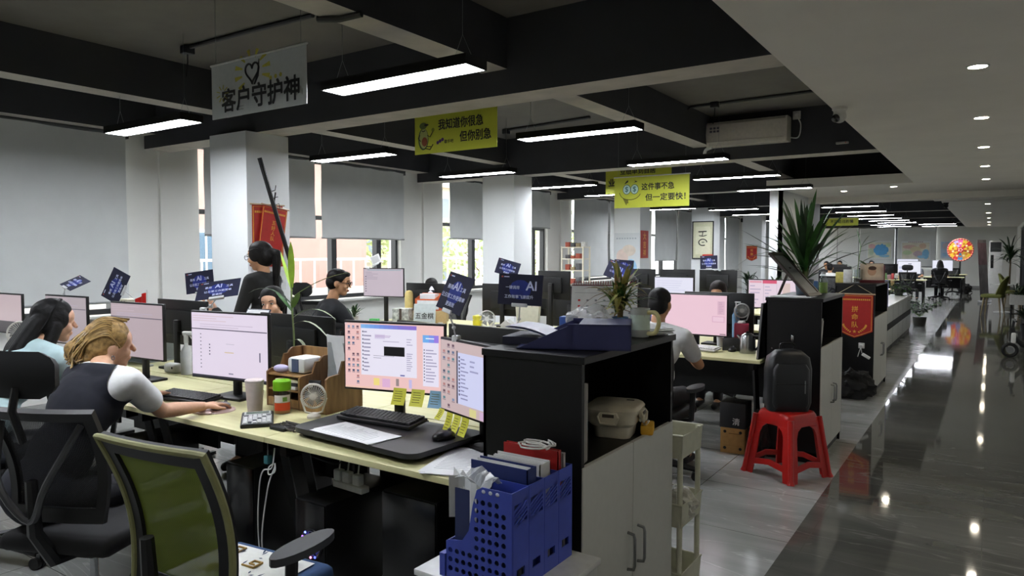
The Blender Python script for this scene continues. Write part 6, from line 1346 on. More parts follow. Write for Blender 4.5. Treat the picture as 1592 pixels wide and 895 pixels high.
# white sign
t, b = hang_sign('white hanging sign with a heart-in-hand emblem and bold black characters', (-4.06, 3.0, 2.695), .99, .37, WS)
g = G()
for s, c in enumerate('客户守护神'): g.text(c, (-.3 + s * .165, -.0042, -.085), (1, 0, 0), (0, 0, 1), .165, INK, bold=.03)
hp = [(-.04 + .075 * 16 / 17 * math.sin(a) ** 3, -.0055, .085 + .0046 * (13 * math.cos(a) - 5 * math.cos(2 * a) - 2 * math.cos(3 * a) - math.cos(4 * a))) for a in [6.283 * i / 36 for i in range(36)]]
g.tube(hp, .007, INK, 6, True); g.prism([(-.03, -.0045, .0), (.0, -.0045, .045), (.012, -.0045, .09), (.03, -.0045, .16), (.036, -.0045, .16), (.034, -.0045, .09), (.028, -.0045, .05), (-.01, -.0045, .0)], (0, .001, 0), INK)
YL = M('b5ad3c', .7)
for k in range(12):
    a = 6.283 * k / 12 + .2
    if 3.9 < a < 5.5: continue
    c_, s_ = math.cos(a), math.sin(a); x, z = -.04, .085; g.poly([(x + c_ * .11 - s_ * .006, -.0045, z + s_ * .095 + c_ * .006), (x + c_ * .19 - s_ * .016, -.0045, z + s_ * .15 + c_ * .016), (x + c_ * .19 + s_ * .016, -.0045, z + s_ * .15 - c_ * .016), (x + c_ * .11 + s_ * .006, -.0045, z + s_ * .095 - c_ * .006)], YL)
for k in range(3): g.ell((.15 + k * .05, -.0045, .02 + k * .004), (.014, .001, .014), YL, u=14, v=8)
for k in range(9):
    a = 6.283 * k / 9; g.tube([(-.37 + .03 * math.cos(a), -.0045, -.02 + .03 * math.sin(a)), (-.37 + .07 * math.cos(a), -.0045, -.02 + .06 * math.sin(a))], .003, YL, 5)
for k in range(5): g.ell((.43 + (k - 2) * .013, -.0045, -.08 - abs(k - 2) * .012), (.004, .001, .03 - .004 * abs(k - 2)), M('777a70', .7), u=10, v=6)
g.text('Customer', (-.17, -.0042, -.125), (1, 0, 0), (0, 0, 1), .018, M('55574f', .7)); g.text('Guardian', (-.17, -.0042, -.145), (1, 0, 0), (0, 0, 1), .018, M('55574f', .7))
g.build('lettering', b, 0, recalc=False)
# yellow sign with a seated fruit drawing
t, b = hang_sign('yellow hanging sign with an avocado drawing and two rows of characters', (-3.99, 5.0, 2.66), .93, .35, YEL)
g = G(); g.text('我知道你很急', (.07, -.0042, .065), (1, 0, 0), (0, 0, 1), .1, INK, bold=.022, width=.5); g.text('但你别急', (.235, -.0042, -.06), (1, 0, 0), (0, 0, 1), .1, INK, bold=.022, width=.34)
g.text('歇手吧', (-.06, -.0042, -.085), (1, 0, 0), (0, 0, 1), .035, INK, bold=.02)
for k in range(3): g.ell((-.19 + k * .028, -.0045, -.085 + k * .012), (.016, .001, .016), M('5b3a78', .6), u=12, v=6)
g.ell((-.36, -.0045, -.04), (.062, .0012, .1), M('3f5a2a', .6)); g.ell((-.355, -.0055, -.035), (.052, .0012, .09), M('a9b06a', .6)); g.ell((-.345, -.0065, -.065), (.034, .0012, .042), M('8a4a2a', .6)); g.ell((-.36, -.0065, .08), (.045, .0012, .03), M('5c6a34', .6)); g.ell((-.325, -.0068, .085), (.03, .0012, .01), INK)
for p in ([(-.4, -.006, .0), (-.42, -.006, -.03), (-.39, -.006, -.06)], [(-.31, -.006, -.01), (-.28, -.006, -.025), (-.245, -.006, .02)], [(-.34, -.006, -.125), (-.28, -.006, -.14), (-.265, -.006, -.12)], [(-.32, -.006, -.11), (-.26, -.006, -.115), (-.245, -.006, -.095)], [(-.375, -.0068, .035), (-.355, -.0068, .028), (-.335, -.0068, .036)]): g.tube(p, .004, INK, 5)
g.ell((-.245, -.0045, .035), (.018, .001, .018), M('86902e', .6)); g.build('lettering', b, 0, recalc=False)
# yellow sign with money-eyed face
t, b = hang_sign('yellow hanging sign with a dollar-eyed smiling face and two rows of characters', (-3.82, 9.0, 2.405), 1.07, .42, M('b8be38', .6, var=.04, scale=5))
g = G(); g.text('这件事不急', (.1, -.0042, .06), (1, 0, 0), (0, 0, 1), .1, INK, bold=.024, width=.46); g.text('但一定要快！', (.24, -.0042, -.085), (1, 0, 0), (0, 0, 1), .1, INK, bold=.024, width=.56)
for x in (-.35, -.235):
    g.ell((x, -.0045, .04), (.06, .0012, .068), M('2a4a4a', .6)); g.ell((x, -.0055, .04), (.053, .0012, .06), M('b9d8c9', .6)); g.text('$', (x, -.0072, .04), (1, 0, 0), (0, 0, 1), .1, M('4f7a7a', .6), bold=.02)
g.tube([(-.46, -.0045, .0)] + [(-.3 + .155 * math.cos(R(a)), -.0045, .0 + .1 * math.sin(R(a))) for a in range(190, 352, 12)], .004, M('3a3a18', .6), 5)
g.prism([(-.41, -.0045, -.075), (-.33, -.0045, -.098), (-.32, -.0045, -.17), (-.36, -.0045, -.17)], (0, .001, 0), M('6a6a14', .6)); g.ell((-.32, -.0055, -.16), (.03, .001, .014), M('b7bf2a', .6))
for s, x in ((1, -.36), (-1, -.22)): g.prism([(x - .03, -.0045, .12 - (.01 if s > 0 else -.01)), (x + .03, -.0045, .14 - .0), (x + .03 * s, -.0045, .17), (x + .0, -.0045, .15)], (0, .001, 0), INK)
g.build('lettering', b, 0, recalc=False)
t, b = hang_sign('yellow hanging sign half hidden behind the dollar-eyed face sign', (-4.68, 10.5, 2.74), 1.12, .42, M('b9bd34', .6, var=.04, scale=5))
g = G(); g.text('业', (-.45, -.0042, -.04), (1, 0, 0), (0, 0, 1), .13, INK, bold=.03); g.text('业绩单到自居', (.0, -.0042, .13), (1, 0, 0), (0, 0, 1), .11, INK, bold=.024, width=.6); g.build('lettering', b, 0, recalc=False)
t, b = hang_sign('distant small yellow hanging sign above the palm leaves', (-3.55, 22.0, 2.46), .85, .22, M('b4b83c', .6)); g = G(); g.text('不可能战胜懒', (0, -.0042, 0), (1, 0, 0), (0, 0, 1), .1, INK, bold=.02, width=.6); g.build('lettering', b, 0, recalc=False)
# wall-mounted air conditioner on the second cross beam
BY = COLY[2] + .13
t = thing('air_conditioner', 'white split air conditioner on the dark cross beam', 'air conditioner', (-2.59, BY, 3.09)); ACM = M('cfcabb', .4)
g = G(); pr = [(0, -.15), (-.16, -.15), (-.2, -.1), (-.215, .0), (-.2, .12), (-.17, .155), (0, .155)]; g.prism([(-.5, y, z) for y, z in pr], (1.0, 0, 0), ACM); g.build('casing', t, 30)
g = G(); g.X = rotm(20, 0, 0); g.bx(-.46, .46, -.23, -.21, -.075, -.02, M('b9b5a6', .45)); g.build('louver', t, 0)
g = G(); g.box((.49, -.1, 0), (.03, .21, .3), ACM, bev=.01); g.build('end_cap', t)
g = G()
for k in range(6): g.bx(-.44 + (k % 3) * .045, -.41 + (k % 3) * .045, -.219, -.212, .02 + (k // 3) * .04, .045 + (k // 3) * .04, M('5a5a60', .6))
for dx in (0, .02): g.tube([(-.16 + dx, -.222, .0), (-.14 + dx, -.222, .03)], .004, WHT, 5)
g.build('sticker', t, 0); g = G(); g.tube(spline([(-.44, -.12, -.15), (-.52, -.12, -.18), (-.55, -.1, -.26)], 5), .022, WHT, 8); g.build('drain_hose', t)
g = G(); g.tube(spline([(.5, -.05, -.1), (.6, -.04, -.1), (.62, -.02, .05), (.57, -.01, .16)], 6), .008, WHT, 6); g.build('power_cord', t)
o = thing('socket', 'white wall socket right of the air conditioner', 'socket', (-2.02, BY, 3.26)); g = G(); g.box((0, -.008, 0), (.09, .016, .1), M('b9b9b4', .5), bev=.003); g.build('plate', o); g = G(); g.box((0, -.03, .0), (.035, .03, .03), WHT, bev=.003); g.build('plug', o)
# security cameras, conduits
def dome(label, loc, dark=False, facing=(-.5, -.8, -.4)):
    t = thing('security_camera', label, 'camera', loc); m = BLK2 if dark else M('c2c0b8', .4)
    g = G(); g.lathe([(0, 0), (.055, 0), (.055, -.02), (.045, -.03), (.045, -.05)], m, 24); g.build('base', t); g = G(); g.ell((0, 0, -.07), (.05, .05, .05), m); g.build('turret', t); f = Vector(facing).normalized() * .04; g = G(); g.ell((f.x, f.y, -.07 + f.z), (.032, .032, .032), BLKG); g.cyl((f.x * 1.3, f.y * 1.3, -.07 + f.z * 1.3), (f.x * 1.9, f.y * 1.9, -.07 + f.z * 1.9), .014, BLK, n=14); g.build('lens', t)
dome('white turret security camera under the soffit edge', (-1.0, 6.0, 2.70)); dome('black turret security camera under the soffit beyond the bulkhead', (-.86, 18.3, 2.68), True)
o = thing('smoke_detector', 'small pale sensor on the dark cross beam near the soffit', 'sensor', (-1.5, BY, 2.88)); g = G(); g.box((0, -.02, 0), (.14, .04, .03), M('a9a8a2', .5), bev=.008); g.build('body', o); g = G(); g.cyl((.04, -.041, 0), (.04, -.043, 0), .006, RED, n=8); g.build('led', o)
COND = M('16171a', .6)
def conduit(label, pts, r=.018, box=None):
    t = thing('conduit', label, 'pipe', pts[0]); o3 = Vector(pts[0]); g = G(); g.tube([Vector(p) - o3 for p in pts], r, COND, 8); g.build('pipe', t)
    if box: g = G(); g.box(Vector(box) - o3, (.09, .09, .07), COND, bev=.01); g.tube([Vector(box) - o3, Vector(box) - o3 + Vector((0, 0, -.1)), Vector(box) - o3 + Vector((-.02, 0, -.22))], .006, COND, 6); g.build('junction_box', t)
conduit('black ceiling conduit with a junction box above the white sign', [(-5.75, 3.56, SLAB - .02), (-5.0, 3.57, SLAB - .02), (-4.2, 3.6, SLAB - .02)], .018, (-5.75, 3.56, SLAB - .04))
conduit('black ceiling conduit above the second aisle lamp', [(-5.8, 8.45, SLAB - .02), (-5.0, 8.35, SLAB - .02), (-4.35, 8.25, SLAB - .02)], .018, (-5.8, 8.45, SLAB - .04))
conduit('black ceiling conduit running over the air conditioner to the soffit', [(-3.15, 8.36, SLAB - .1), (-3.05, 8.36, SLAB - .02), (-2.3, 8.33, SLAB - .02), (-1.1, 8.26, SLAB - .02)], .016, (-2.75, 8.35, SLAB - .03))
conduit('black cable bundle crossing under the beam beside the first lamp', [(-3.34, 2.9, 2.96), (-3.2, 2.94, 2.945), (-3.06, 2.98, 2.96)], .02)
# first column: two red pennants and a black pole; papers
pennant('rear red pennant hanging askew on the first white column', (-6.085, 4.6, 2.06), 88, .36, .62, (), 0, M('a8231f', .55), True, 0)
p2 = pennant('front red pennant with gold border and characters on the first white column', (-6.065, 4.68, 2.04), 90, .3, .54, (('五', .3, .05), ('好', .4, .05), ('人', .5, .05), ('队', .6, .05)), 0, M('b4221e', .55), True, 0); p2.rotation_euler = (0, R(9), R(90))
o = thing('black_pole', 'long black pole with small hooks leaning against the first white column', 'pole', (-6.04, 4.46, 0)); g = G(); a, b = Vector((0, .02, 2.52)), Vector((.05, .36, 1.42)); g.tube([a, b], .022, BLK2, 8); g.build('shaft', o)
for k in range(3): p = a.lerp(b, .3 + k * .06); g = G(); g.tube([p, p + Vector((.02, .05, .02)), p + Vector((.02, .06, .07 - .05 * k))], .004, BLK, 5); g.build('hook', o)
g = G(); g.tube([a.lerp(b, .42), a.lerp(b, .3) + Vector((0, .07, 0))], .008, BLK, 6); g.build('spur', o)
g = G(); g.bx(0, .003, -.07, .07, -.1, .1, M('d8dcd9', .7)); g.bx(.003, .004, -.02, .03, -.03, .0, M('8f8f9a', .7)); one('wall_notice', 'small white notice taped low on the first white column', 'notice', g, None, (-6.098, 4.75, 1.3))
# third column: pale poster, red calligraphy strip; fourth: framed scroll; fifth: pennant
c3 = COLY[3]; o = thing('map_poster', 'pale faded map poster on the third white column', 'poster', (-6.4, c3 - .002, 1.45)); g = G(); g.bx(-.29, .29, -.004, 0, -.55, .55, M('d5dadc', .6, var=.03, scale=3)); b_ = g.build('sheet', o, 0); g = G()
for (x, z, rx, rz_, c) in ((.1, -.2, .14, .2, '9cc6e2'), (.16, -.38, .12, .14, '7fb6de'), (-.1, .05, .14, .16, 'dcc8be'), (.05, .18, .16, .12, 'd9cdc0'), (-.12, -.2, .1, .16, 'c9d2c4')): g.ell((x, -.005, z), (rx, .001, rz_), M(c, .6, var=.12, scale=9))
for k in range(8): g.bx(-.24 + k * .06, -.2 + k * .06, -.006, -.004, .42, .45, M('a9b2b8', .7))
g.build('print', b_, 0)
o = thing('red_scroll', 'red strip with gold calligraphy on the aisle face of the third column', 'scroll', (-6.098, c3 + .22, 1.76)); g = G(); g.bx(0, .004, -.2, .2, -.29, .29, M('a82a1e', .6, var=.15, scale=8)); b_ = g.build('sheet', o, 0); g = G(); g.text('大', (.0055, 0, .16), (0, 1, 0), (0, 0, 1), .16, GOLD, bold=.02); g.text('吉', (.0055, 0, -.02), (0, 1, 0), (0, 0, 1), .16, GOLD, bold=.02); g.text('祥', (.0055, 0, -.19), (0, 1, 0), (0, 0, 1), .15, GOLD, bold=.02); g.build('lettering', b_, 0, recalc=False)
c4 = COLY[4]; o = thing('framed_scroll', 'framed calligraphy scroll with two ink characters on the fourth column', 'picture', (-6.38, c4 - .002, 1.92)); g = G()
for a_ in ((-.29, -.265, -.5, .5), (.265, .29, -.5, .5), (-.29, .29, -.5, -.475), (-.29, .29, .475, .5)): g.bx(a_[0], a_[1], -.03, 0, a_[2], a_[3], BLK2)
g.build('frame', o, 0); g = G(); g.bx(-.27, .27, -.012, 0, -.48, .48, M('c9c9a8', .6)); g.bx(-.2, .2, -.014, -.012, -.38, .36, M('d5d4b8', .6)); b_ = g.build('sheet', o, 0); g = G()
g.tube([(-.12, -.016, .22), (.1, -.016, .23)], .016, INK, 6); g.tube([(-.1, -.016, .12), (0, -.016, .1), (.1, -.016, .13)], .011, INK, 6); g.tube([(.0, -.016, .22), (-.02, -.016, .11)], .01, INK, 6); g.tube([(.11 * math.cos(a), -.016, -.06 + .085 * math.sin(a)) for a in [6.283 * i / 18 for i in range(16)]], .013, INK, 6); g.tube([(-.03, -.016, -.06), (.04, -.016, -.055)], .01, INK, 6); g.build('brushwork', b_, 0)
g = G(); g.bx(-.14, .14, -.05, -.02, -.12, .12, M('c8341e', .5)); one('red_box', 'orange-red folder leaning below the framed scroll', 'folder', g, None, (-6.22, c4 - .05, 1.42))
pennant('small red pennant on the fifth white column', (-6.4, COLY[5] - .004, 1.8), 0, .34, .48, (('奖', .3, .09), ('旗', .55, .09)), hang=0)
# white wire rack before the pier
t = thing('wire_rack', 'white metal shelf rack with small goods before the wall pier', 'shelf', (-7.5, 13.6, 0)); WR = M('e3ddc8', .4)
for x in (-.26, .26):
    for y in (-.15, .15): g = G(); g.bx(x - .014, x + .014, y - .014, y + .014, 0, 1.72, WR); g.build('post', t, 0)
for z in (.5, .9, 1.2, 1.45, 1.7): g = G(); g.bx(-.26, .26, -.16, .16, z - .012, z + .008, WR); g.build('shelf', t, 0)
q = random.Random(8)
for z, items in ((1.708, 4), (1.458, 3), (1.208, 3), (.908, 3)):
    for k in range(items):
        h_ = q.uniform(.08, .2) if z > 1.6 else q.uniform(.06, .17); c = q.choice(['7d5a3c', '9a8a6a', '4d6a6a', 'a8503c', 'd5d5cf', '5c5c60']); g = G(); g.box((0, 0, h_ / 2), (.1, .12, h_), M(c, .6, var=.2), bev=.006)
        one('shelf_goods', '%s small item, number %d from the left on the %s shelf of the white rack' % ({'7d5a3c': 'brown', '9a8a6a': 'tan', '4d6a6a': 'teal', 'a8503c': 'rust', 'd5d5cf': 'white', '5c5c60': 'grey'}[c], k + 1, {1.708: 'top', 1.458: 'second', 1.208: 'third', .908: 'fourth'}[z]), 'box', g, None, (-7.68 + k * .13, 13.6, z), 0, 'goods on the white rack')
# clutter in the third bay
for k, (x, y, h_, w_, c, lb) in enumerate([(-3.25, 7.05, .3, .2, '8f8fc8', 'lavender storage box before the person in glasses'), (-3.0, 7.0, .26, .16, '7d82c4', 'second lavender storage box nearer the aisle'), (-3.15, 6.75, .14, .24, 'd8c0b4', 'pinkish printed box before the lavender storage boxes'), (-3.0, 6.5, .1, .5, 'c9b27a', 'long tan tray under the printed box')]):
    g = G(); g.box((0, 0, h_ / 2), (w_, .14, h_), M(c, .5, var=.2, scale=12), bev=.006); one('storage_box', lb, 'box', g, None, (x, y - (.06 if k == 3 else 0), D), 4 * k)
bushy('leafy plant behind the black cabinets at the third bay', (-1.9, 9.95 + .25, D), .3, .2, 50, '3a3c40', [LEAFD, LEAF], .04, seed=12)
bushy('potted plant by the fifth column window', (-6.0, 21.6, 0), .45, .9, 80, '5a5a58', [LEAFD], .05, seed=15, potr=.15, poth=.3)
bushy('dark potted plant on the third bay desks below the small red pennant', (-2.6, 10.75, D), .28, .3, 60, '16171a', [LEAFD, LEAF], .035, seed=17, potr=.09, poth=.16)
t = thing('wire_lantern', 'black wire plant lantern on the third bay desks', 'lantern', (-2.95, 10.85, D)); 
for k in range(4): a = R(45 + 90 * k); g = G(); g.cyl((.1 * math.cos(a), .1 * math.sin(a), 0), (.1 * math.cos(a), .1 * math.sin(a), .42), .006, BLK, n=6); g.build('post', t)
g = G(); g.box((0, 0, .006), (.16, .16, .012), BLK); g.box((0, 0, .42), (.16, .16, .01), BLK); g.tube(arc((0, 0, .42), .07, 0, 180, 8, 'xz'), .006, BLK, 6); g.build('cage', t)
o = thing('desk_gadget', 'dark desk gadget on a bent arm in the third bay', 'gadget', (-2.35, 10.3, D)); g = G(); g.tube([(0, 0, 0), (-.05, 0, .3), (.1, 0, .5)], .014, BLK2, 8); g.build('arm', o); g = G(); g.box((.12, 0, .52), (.16, .1, .1), BLK2, rotm(0, 30, 0), bev=.01); g.build('head', o)
# ================================================================ THE FAR END
def fdesk(label, x0, x1, y0, y1): return desk('office_desk', label, x0, x1, y0, y1, 'far office desks')
fdesk('far pale desk with twin monitors beside the aisle', -2.9, -1.65, 25.0, 25.8); fdesk('far pale desk of the dark bob haired person', -2.0, -.75, 28.4, 29.1); fdesk('far white desk under the prize wheel', -1.6, -.75, 32.2, 32.8)
fdesk('far desk before the distant person in white', -4.0, -2.8, 19.6, 20.3); fdesk('far desk right behind the palm leaves', -2.8, -1.75, 18.0, 18.7); fdesk('far desk of the leftmost far heads', -4.9, -3.6, 23.3, 23.9); fdesk('far desk of the second far head', -4.9, -3.7, 25.7, 26.3); fdesk('far desk before the blue sea map', -4.1, -2.95, 26.7, 27.3)
monitor('far lit monitor with white page, nearer one of the twins', (-2.12, 25.35), 0, .62, .38, 1.12, [(.45, .78, .6, .84, '55607a', 1), (.05, .4, .2, .6, 'c9cce4', 1), (.05, .1, .2, .3, 'c9cce4', 1)], 'e9eaf6'); monitor('far lit monitor peeking above its twin', (-2.2, 25.68), 0, .58, .32, 1.22, [], 'e2e4f4'); monitor('far lit white monitor before the dark bob haired person', (-1.4, 28.8), 0, .6, .36, 1.14, [], 'e8e9f8')
mon_back('far black monitor back left of the second far head', (-3.9, 23.6), 0); mon_back('far dark monitor under the far left heads', (-3.25, 20.05), 0); mon_back('far black monitor back on the desk behind the palm', (-2.3, 18.4), 0); mon_back('far black monitor back beside the twin monitors', (-2.72, 25.4), 20); mon_back('far black monitor back at the blue sea map', (-3.3, 27.0), 0)
for (x, y, rz, lb) in ((-2.05, 24.3, 0, 'far grey office chair with dark headrest before the twin monitors'), (-1.42, 27.8, 0, 'far dark chair of the bob haired person'), (-3.35, 19.15, 0, 'far dark chair of the distant person in white'), (-1.2, 31.6, 0, 'far dark chair before the white desk under the prize wheel')):
    task_chair(lb, (x, y, 0), rz, head=(x == -2.05))
q = random.Random(40); NMS = (('red', 'a83a3a'), ('white', 'd8d8d4'), ('tan', 'b59a6a'), ('grey', '77797c'), ('green', '5a7d4a'), ('pink', 'c9a0a8'))
for k in range(22):
    x, y = ((-2.75 + .11 * k, 18.15 + .12 * (k % 3)) if k < 9 else ((-2.85 + .1 * (k - 9), 25.12 + .05 * (k % 2)) if k < 15 else (-4.0 + .13 * (k - 15), 19.7 + .1 * (k % 2)))); nm, c = NMS[k % 6]; h_ = q.uniform(.08, .2); g = G(); g.box((0, 0, h_ / 2), (.08, .08, h_), M(c, .6), bev=.008)
    one('desk_clutter', '%s small box, %s on %s' % (nm, ['first', 'second', 'third', 'fourth', 'fifth', 'sixth', 'seventh', 'eighth', 'ninth'][k if k < 9 else (k - 9 if k < 15 else k - 15)] + ' from the left', 'the far desk behind the palm leaves' if k < 9 else ('the far twin-monitor desk' if k < 15 else 'the far desk of the person in white')), 'box', g, None, (x, y, D), q.uniform(0, 40), 'small goods on the far desks')
# wall maps
def wall_map(label, x, z, w_, h_, kind, y=YF - .14):
    t = thing('wall_map', label, 'map', (x, y, z), 0, None); g = G(); g.bx(-w_ / 2, w_ / 2, 0, .004, -h_ / 2, h_ / 2, M('dfe3e4', .6)); b_ = g.build('sheet', t, 0); g = G(); q = random.Random(kind)
    bgc = {1: 'd9dccb', 2: 'dcd8c8', 3: 'b9cbe0'}[kind]; g.bx(-w_ * .46, w_ * .46, -.002, 0, -h_ * .44, h_ * .42, M(bgc, .6, var=.12, scale=4))
    if kind == 1: bl = [(.06, .0, .3, .32, '5aa5dc'), (-.3, .2, .14, .14, 'd8b0b4'), (-.32, -.1, .1, .2, 'bcd0b8'), (.34, .25, .1, .1, 'c9dcb8'), (.2, -.34, .2, .07, '8fc4e2')]
    elif kind == 2: bl = [(-.2, .2, .24, .1, 'd5b4ae'), (-.28, -.1, .16, .12, 'bcd0a8'), (0, .05, .18, .18, 'd8cfae'), (.08, -.16, .16, .16, 'c4aeb8'), (.34, -.18, .12, .26, '7fb9de'), (.24, .24, .12, .14, 'd5b9a2'), (.2, -.32, .14, .08, '8fc4e2')]
    else: bl = [(-.2, .2, .2, .18, 'c9c4cf'), (.1, -.2, .3, .18, '86b4e0'), (-.25, -.25, .15, .1, '9cc0e0')]
    for i, (a, c, r1, r2, col) in enumerate(bl):
        pts = [((a + r1 * (1 + .22 * noise.noise(Vector((k * .9, i * 3., kind)))) * math.cos(6.283 * k / 26)), (c + r2 * (1 + .25 * noise.noise(Vector((k * .9, i * 3. + 7, kind)))) * math.sin(6.283 * k / 26))) for k in range(26)]
        g.poly([(max(-.455, min(.455, u)) * w_, -.003 - .0006 * i, max(-.435, min(.415, v)) * h_) for u, v in pts], M(col, .6, var=.08, scale=6))
    if kind == 2:
        for k in range(8): g.bx(-w_ * .25 + k * w_ * .065, -w_ * .25 + (k + .6) * w_ * .065, -.004, 0, h_ * .44, h_ * .48, M('b08a8a', .6))
    g.build('print', b_, 0)
wall_map('wall map with a big blue sea on the far grey blind', -4.43, 1.72, 1.08, .85, 1); wall_map('pale land map with red and green regions on the far grey blind', -2.93, 1.68, 1.2, .88, 2); wall_map('pale blue map on the far white wall behind the prize wheel', -1.55, 1.72, .82, .85, 3, YF - .01)
o = thing('whiteboard', 'tall white board panels in black edging at the far wall', 'whiteboard', (-6.3, YF - .02, 0)); g = G(); g.bx(-.95, -.01, -.03, 0, .9, 2.78, M('e6e7e6', .4)); g.bx(.01, .95, -.03, 0, .9, 2.78, M('dfe1e0', .4)); g.build('panel', o, 0); g = G(); g.bx(.95, .98, -.04, 0, .9, 2.8, BLK2); g.bx(-.98, .98, -.04, 0, 2.78, 2.82, BLK2); g.bx(-.01, .01, -.04, 0, .9, 2.78, GREY); g.build('frame', o, 0)
# prize wheel
t = thing('prize_wheel', 'round multicoloured prize wheel on a black tripod stand at the far end', 'prize wheel', (-1.03, 33.4, 0))
g = G(); cs = ['f0c832', 'd8302a', 'f0c832', 'e85a9a', 'b9a0d8', 'e8a02a', 'f0c832', 'c8641e', 'f0c832', 'd8302a', '4aa0e0', 'f2b04a', 'f0c832', 'b84a28']
Rw = .43
for k, c in enumerate(cs):
    a0, a1 = 6.283 * k / 14, 6.283 * (k + 1) / 14; g.prism([(0, 0, 1.7)] + [(Rw * .94 * math.cos(a0 + (a1 - a0) * i / 4), 0, 1.7 + Rw * .94 * math.sin(a0 + (a1 - a0) * i / 4)) for i in range(5)], (0, .02, 0), M(c, .4))
    am = (a0 + a1) / 2; g.box((Rw * .6 * math.cos(am), -.004, 1.7 + Rw * .6 * math.sin(am)), (.07, .006, .07), M('f6e9a8' if k % 2 else 'c8641e', .5), rotm(0, -math.degrees(am), 0))
g.build('disc', t, 0); g = G(); g.tube([(Rw * math.cos(a), .005, 1.7 + Rw * math.sin(a)) for a in [6.283 * i / 48 for i in range(48)]], .028, M('c23a3a', .4), 8, True)
for k in range(28): a = 6.283 * k / 28; g.ell((Rw * math.cos(a), -.025, 1.7 + Rw * math.sin(a)), (.016, .012, .016), M('f4e6b0', .4), u=8, v=6)
g.build('rim', t); g = G(); g.cyl((0, -.03, 1.7), (0, 0, 1.7), .12, M('d8302a', .4), n=24)
for k in range(5): a = 6.283 * k / 5; g.ell((.06 * math.cos(a), -.034, 1.7 + .06 * math.sin(a)), (.026, .006, .026), M('f6e0d0', .4), u=10, v=6)
g.build('hub', t); g = G(); g.cyl((0, .04, .5), (0, .04, 1.7), .03, BLK); g.cyl((0, .04, 1.7), (0, .0, 1.7), .03, BLK); g.build('pole', t)
for k in range(3): a = R(-90 + 120 * k); g = G(); g.tube([(0, .04, .55), (.5 * math.cos(a), .04 + .5 * math.sin(a), .02)], .018, BLK, 6); g.build('leg', t)
crumple('bag', 'black bag on the floor under the prize wheel', 'bag', (-.85, 32.9, 0), .22, M('111113', .6), 22, sz=(1.1, .8, 1))
# right side: green chair, banner, floor-standing air conditioner, plants
GC = M('6b6f34', .7, var=.1, scale=30); LEGW = M('8a7a5a', .5)
t = thing('lounge_chair', 'olive green upholstered chair with tapered legs at the far right of the aisle', 'chair', (.08, 21.6, 0), 78)
g = G(); g.box((0, .02, .5), (.46, .46, .09), GC, bev=.035, seg=3); g.build('seat', t, 50); g = G(); g.strip([[(math.sin(R(-62 + 124 * j / 12)) * .25 * (1 - .3 * max(0, i / 8 - .4)), .06 - math.cos(R(-62 + 124 * j / 12)) * .28 - .1 * i / 8, .52 + .48 * i / 8 * (1 - .35 * abs(j / 6 - 1) ** 2.2)) for j in range(13)] for i in range(9)], GC, .04); g.build('backrest', t, 60)
for sx_ in (-1, 1):
    for sy in (-1, 1): g = G(); g.tube([(sx_ * .16, sy * .16 + .02, .46), (sx_ * .21, sy * .21 + .02, 0)], [.022, .012], LEGW, 8); g.build('leg', t)
c2 = copy_tree(t, (.48, 24.0, 0), -100, 'second olive green chair half hidden behind the planter at the far right'); t['group'] = c2['group'] = 'olive lounge chairs'
t = thing('round_table', 'small round white table between the olive green chairs', 'table', (.28, 22.9, 0)); g = G(); g.lathe([(0, .72), (.3, .72), (.3, .745), (0, .745)], WHT, 30); g.build('tabletop', t); g = G(); g.cyl((0, 0, .02), (0, 0, .72), .03, WHT); g.lathe([(0, 0), (.2, 0), (.2, .02), (0, .03)], WHT, 24); g.build('pedestal', t)
t = thing('floor_air_conditioner', 'white floor-standing air conditioner tower at the far right', 'air conditioner', (.13, 32.7, 0)); g = G(); g.box((0, 0, 1.03), (.42, .3, 2.0), M('dcdcd8', .35), bev=.02); g.build('cabinet', t); g = G(); g.bx(-.17, .17, -.155, -.15, 1.62, 1.98, BLK2)
for k in range(6): g.bx(-.17, .17, -.165, -.155, 1.65 + k * .055, 1.665 + k * .055, GREY)
g.build('louver', t, 0); g = G(); g.bx(-.15, -.06, -.155, -.15, 1.0, 1.5, BLKG); g.build('display', t, 0); g = G(); g.bx(-.21, .21, -.15, .15, 0, .03, GREY); g.build('foot', t, 0)
t = thing('roll_up_banner', 'roll-up banner seen almost edge-on left of the air conditioner tower', 'banner', (-.14, 27.2, 0), 74); g = G(); g.X = rotm(-4, 0, 0); g.bx(-.4, .4, -.003, .003, .08, 2.0, M('8d8488', .5, var=.3, scale=3)); g.bx(-.4, .4, -.005, -.003, 1.2, 1.9, M('9a6a74', .5, var=.3, scale=4)); g.build('print', t, 0); g = G(); g.box((0, 0, .04), (.86, .14, .07), M('b9bbbd', .3, .6), bev=.01); g.build('base', t)
def bigplant(label, loc, n_, L, seed, z0=.7, pot=(.16, .34), col='8d8a80'):
    t = thing('floor_plant', label, 'plant', loc); g = G(); g.lathe([(0, 0), (pot[0] * .8, 0), (pot[0], pot[1]), (pot[0] * .9, pot[1]), (0, pot[1] * .92)], M(col, .5), 22); g.build('pot', t); g = G(); g.tube([(0, 0, pot[1] * .9), (.02, 0, z0 + .3)], [.03, .018], M('5a4a34', .8), 8); g.build('trunk', t); q = random.Random(seed); g = G()
    for k in range(n_):
        a = q.uniform(0, 6.28); el = q.uniform(-.6, 1.4); l_ = L * q.uniform(.6, 1.1); b = (0, 0, z0 + q.uniform(0, .35)); leaf_blade(g, b, (math.cos(a) * l_ * math.cos(el), math.sin(a) * l_ * math.cos(el), b[2] + l_ * math.sin(el)), .07, LEAFD, .14, 7)
    g.build('foliage', t, 60)
bigplant('tall dark strap-leaved floor plant at the far right wall', (.45, 22.2 + 3.2, 0), 36, .62, 50, 1.25)
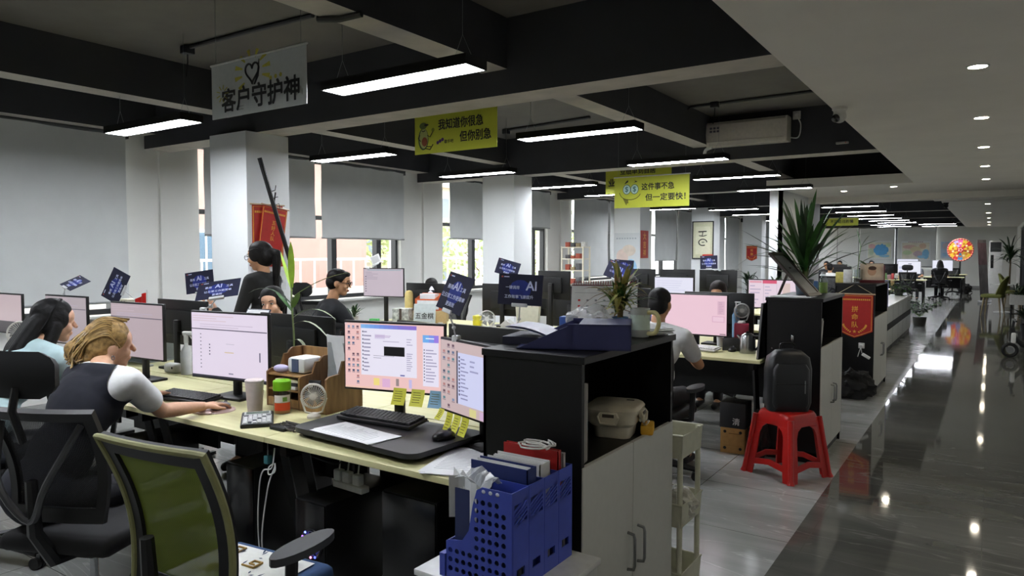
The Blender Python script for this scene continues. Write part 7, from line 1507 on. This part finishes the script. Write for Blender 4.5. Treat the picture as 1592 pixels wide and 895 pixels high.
t = thing('plant_stand', 'white planter box on a dark stand at the right edge of the aisle', 'planter', (.55, 19.6, 0)); g = G(); g.bx(-.18, .18, -.2, .2, .42, .64, M('d8d8d2', .5)); g.build('box', t, 0); g = G()
for x in (-.15, .15):
    for y in (-.17, .17): g.bx(x - .012, x + .012, y - .012, y + .012, 0, .42, BLK)
g.bx(-.18, .18, -.2, .2, .2, .215, BLK); g.build('stand', t, 0); g = G(); q = random.Random(60)
for k in range(50): a, el, l_ = q.uniform(0, 6.28), q.uniform(-.3, 1.4), q.uniform(.15, .34); leaf_blade(g, (q.uniform(-.12, .12), q.uniform(-.14, .14), .62), (math.cos(a) * l_ * math.cos(el), math.sin(a) * l_ * math.cos(el), .64 + l_ * math.sin(el)), .04, LEAFD, .15, 5)
g.build('foliage', t, 60)
bushy('dark leafy pot plant on the floor at the right photo edge', (.62, 16.2, 0), .42, .3, 70, '18191a', [LEAFD], .06, seed=70, potr=.15, poth=.26)
t = thing('toy_scooter', 'small black and white ride-on scooter at the right photo edge', 'scooter', (.55, 13.1, 0), 92)
for y in (-.25, .28): g = G(); g.tube([(0, y + .09 * math.cos(a), .11 + .09 * math.sin(a)) for a in [6.283 * i / 20 for i in range(20)]], .025, BLK, 8, True); g.cyl((-.02, y, .11), (.02, y, .11), .05, GREY, n=14); g.build('wheel', t)
g = G(); g.tube(spline([(0, -.25, .16), (0, -.1, .2), (0, .1, .2), (0, .22, .3), (0, .26, .45)], 5), [.05] * 12 + [.035] * 9, BLK2, 10); g.build('body', t); g = G(); g.box((0, -.2, .24), (.13, .16, .1), WHTG, bev=.03); g.box((0, .24, .3), (.1, .06, .16), WHTG, bev=.02); g.build('fairing', t); g = G(); g.box((0, -.1, .36), (.14, .26, .07), BLK, bev=.03); g.cyl((0, -.1, .2), (0, -.1, .34), .05, BLK); g.build('seat', t); g = G(); g.cyl((0, .26, .4), (0, .24, .56), .018, BLK); g.tube([(-.16, .22, .56), (0, .25, .57), (.16, .22, .56)], .014, BLK, 8); g.build('handlebar', t)
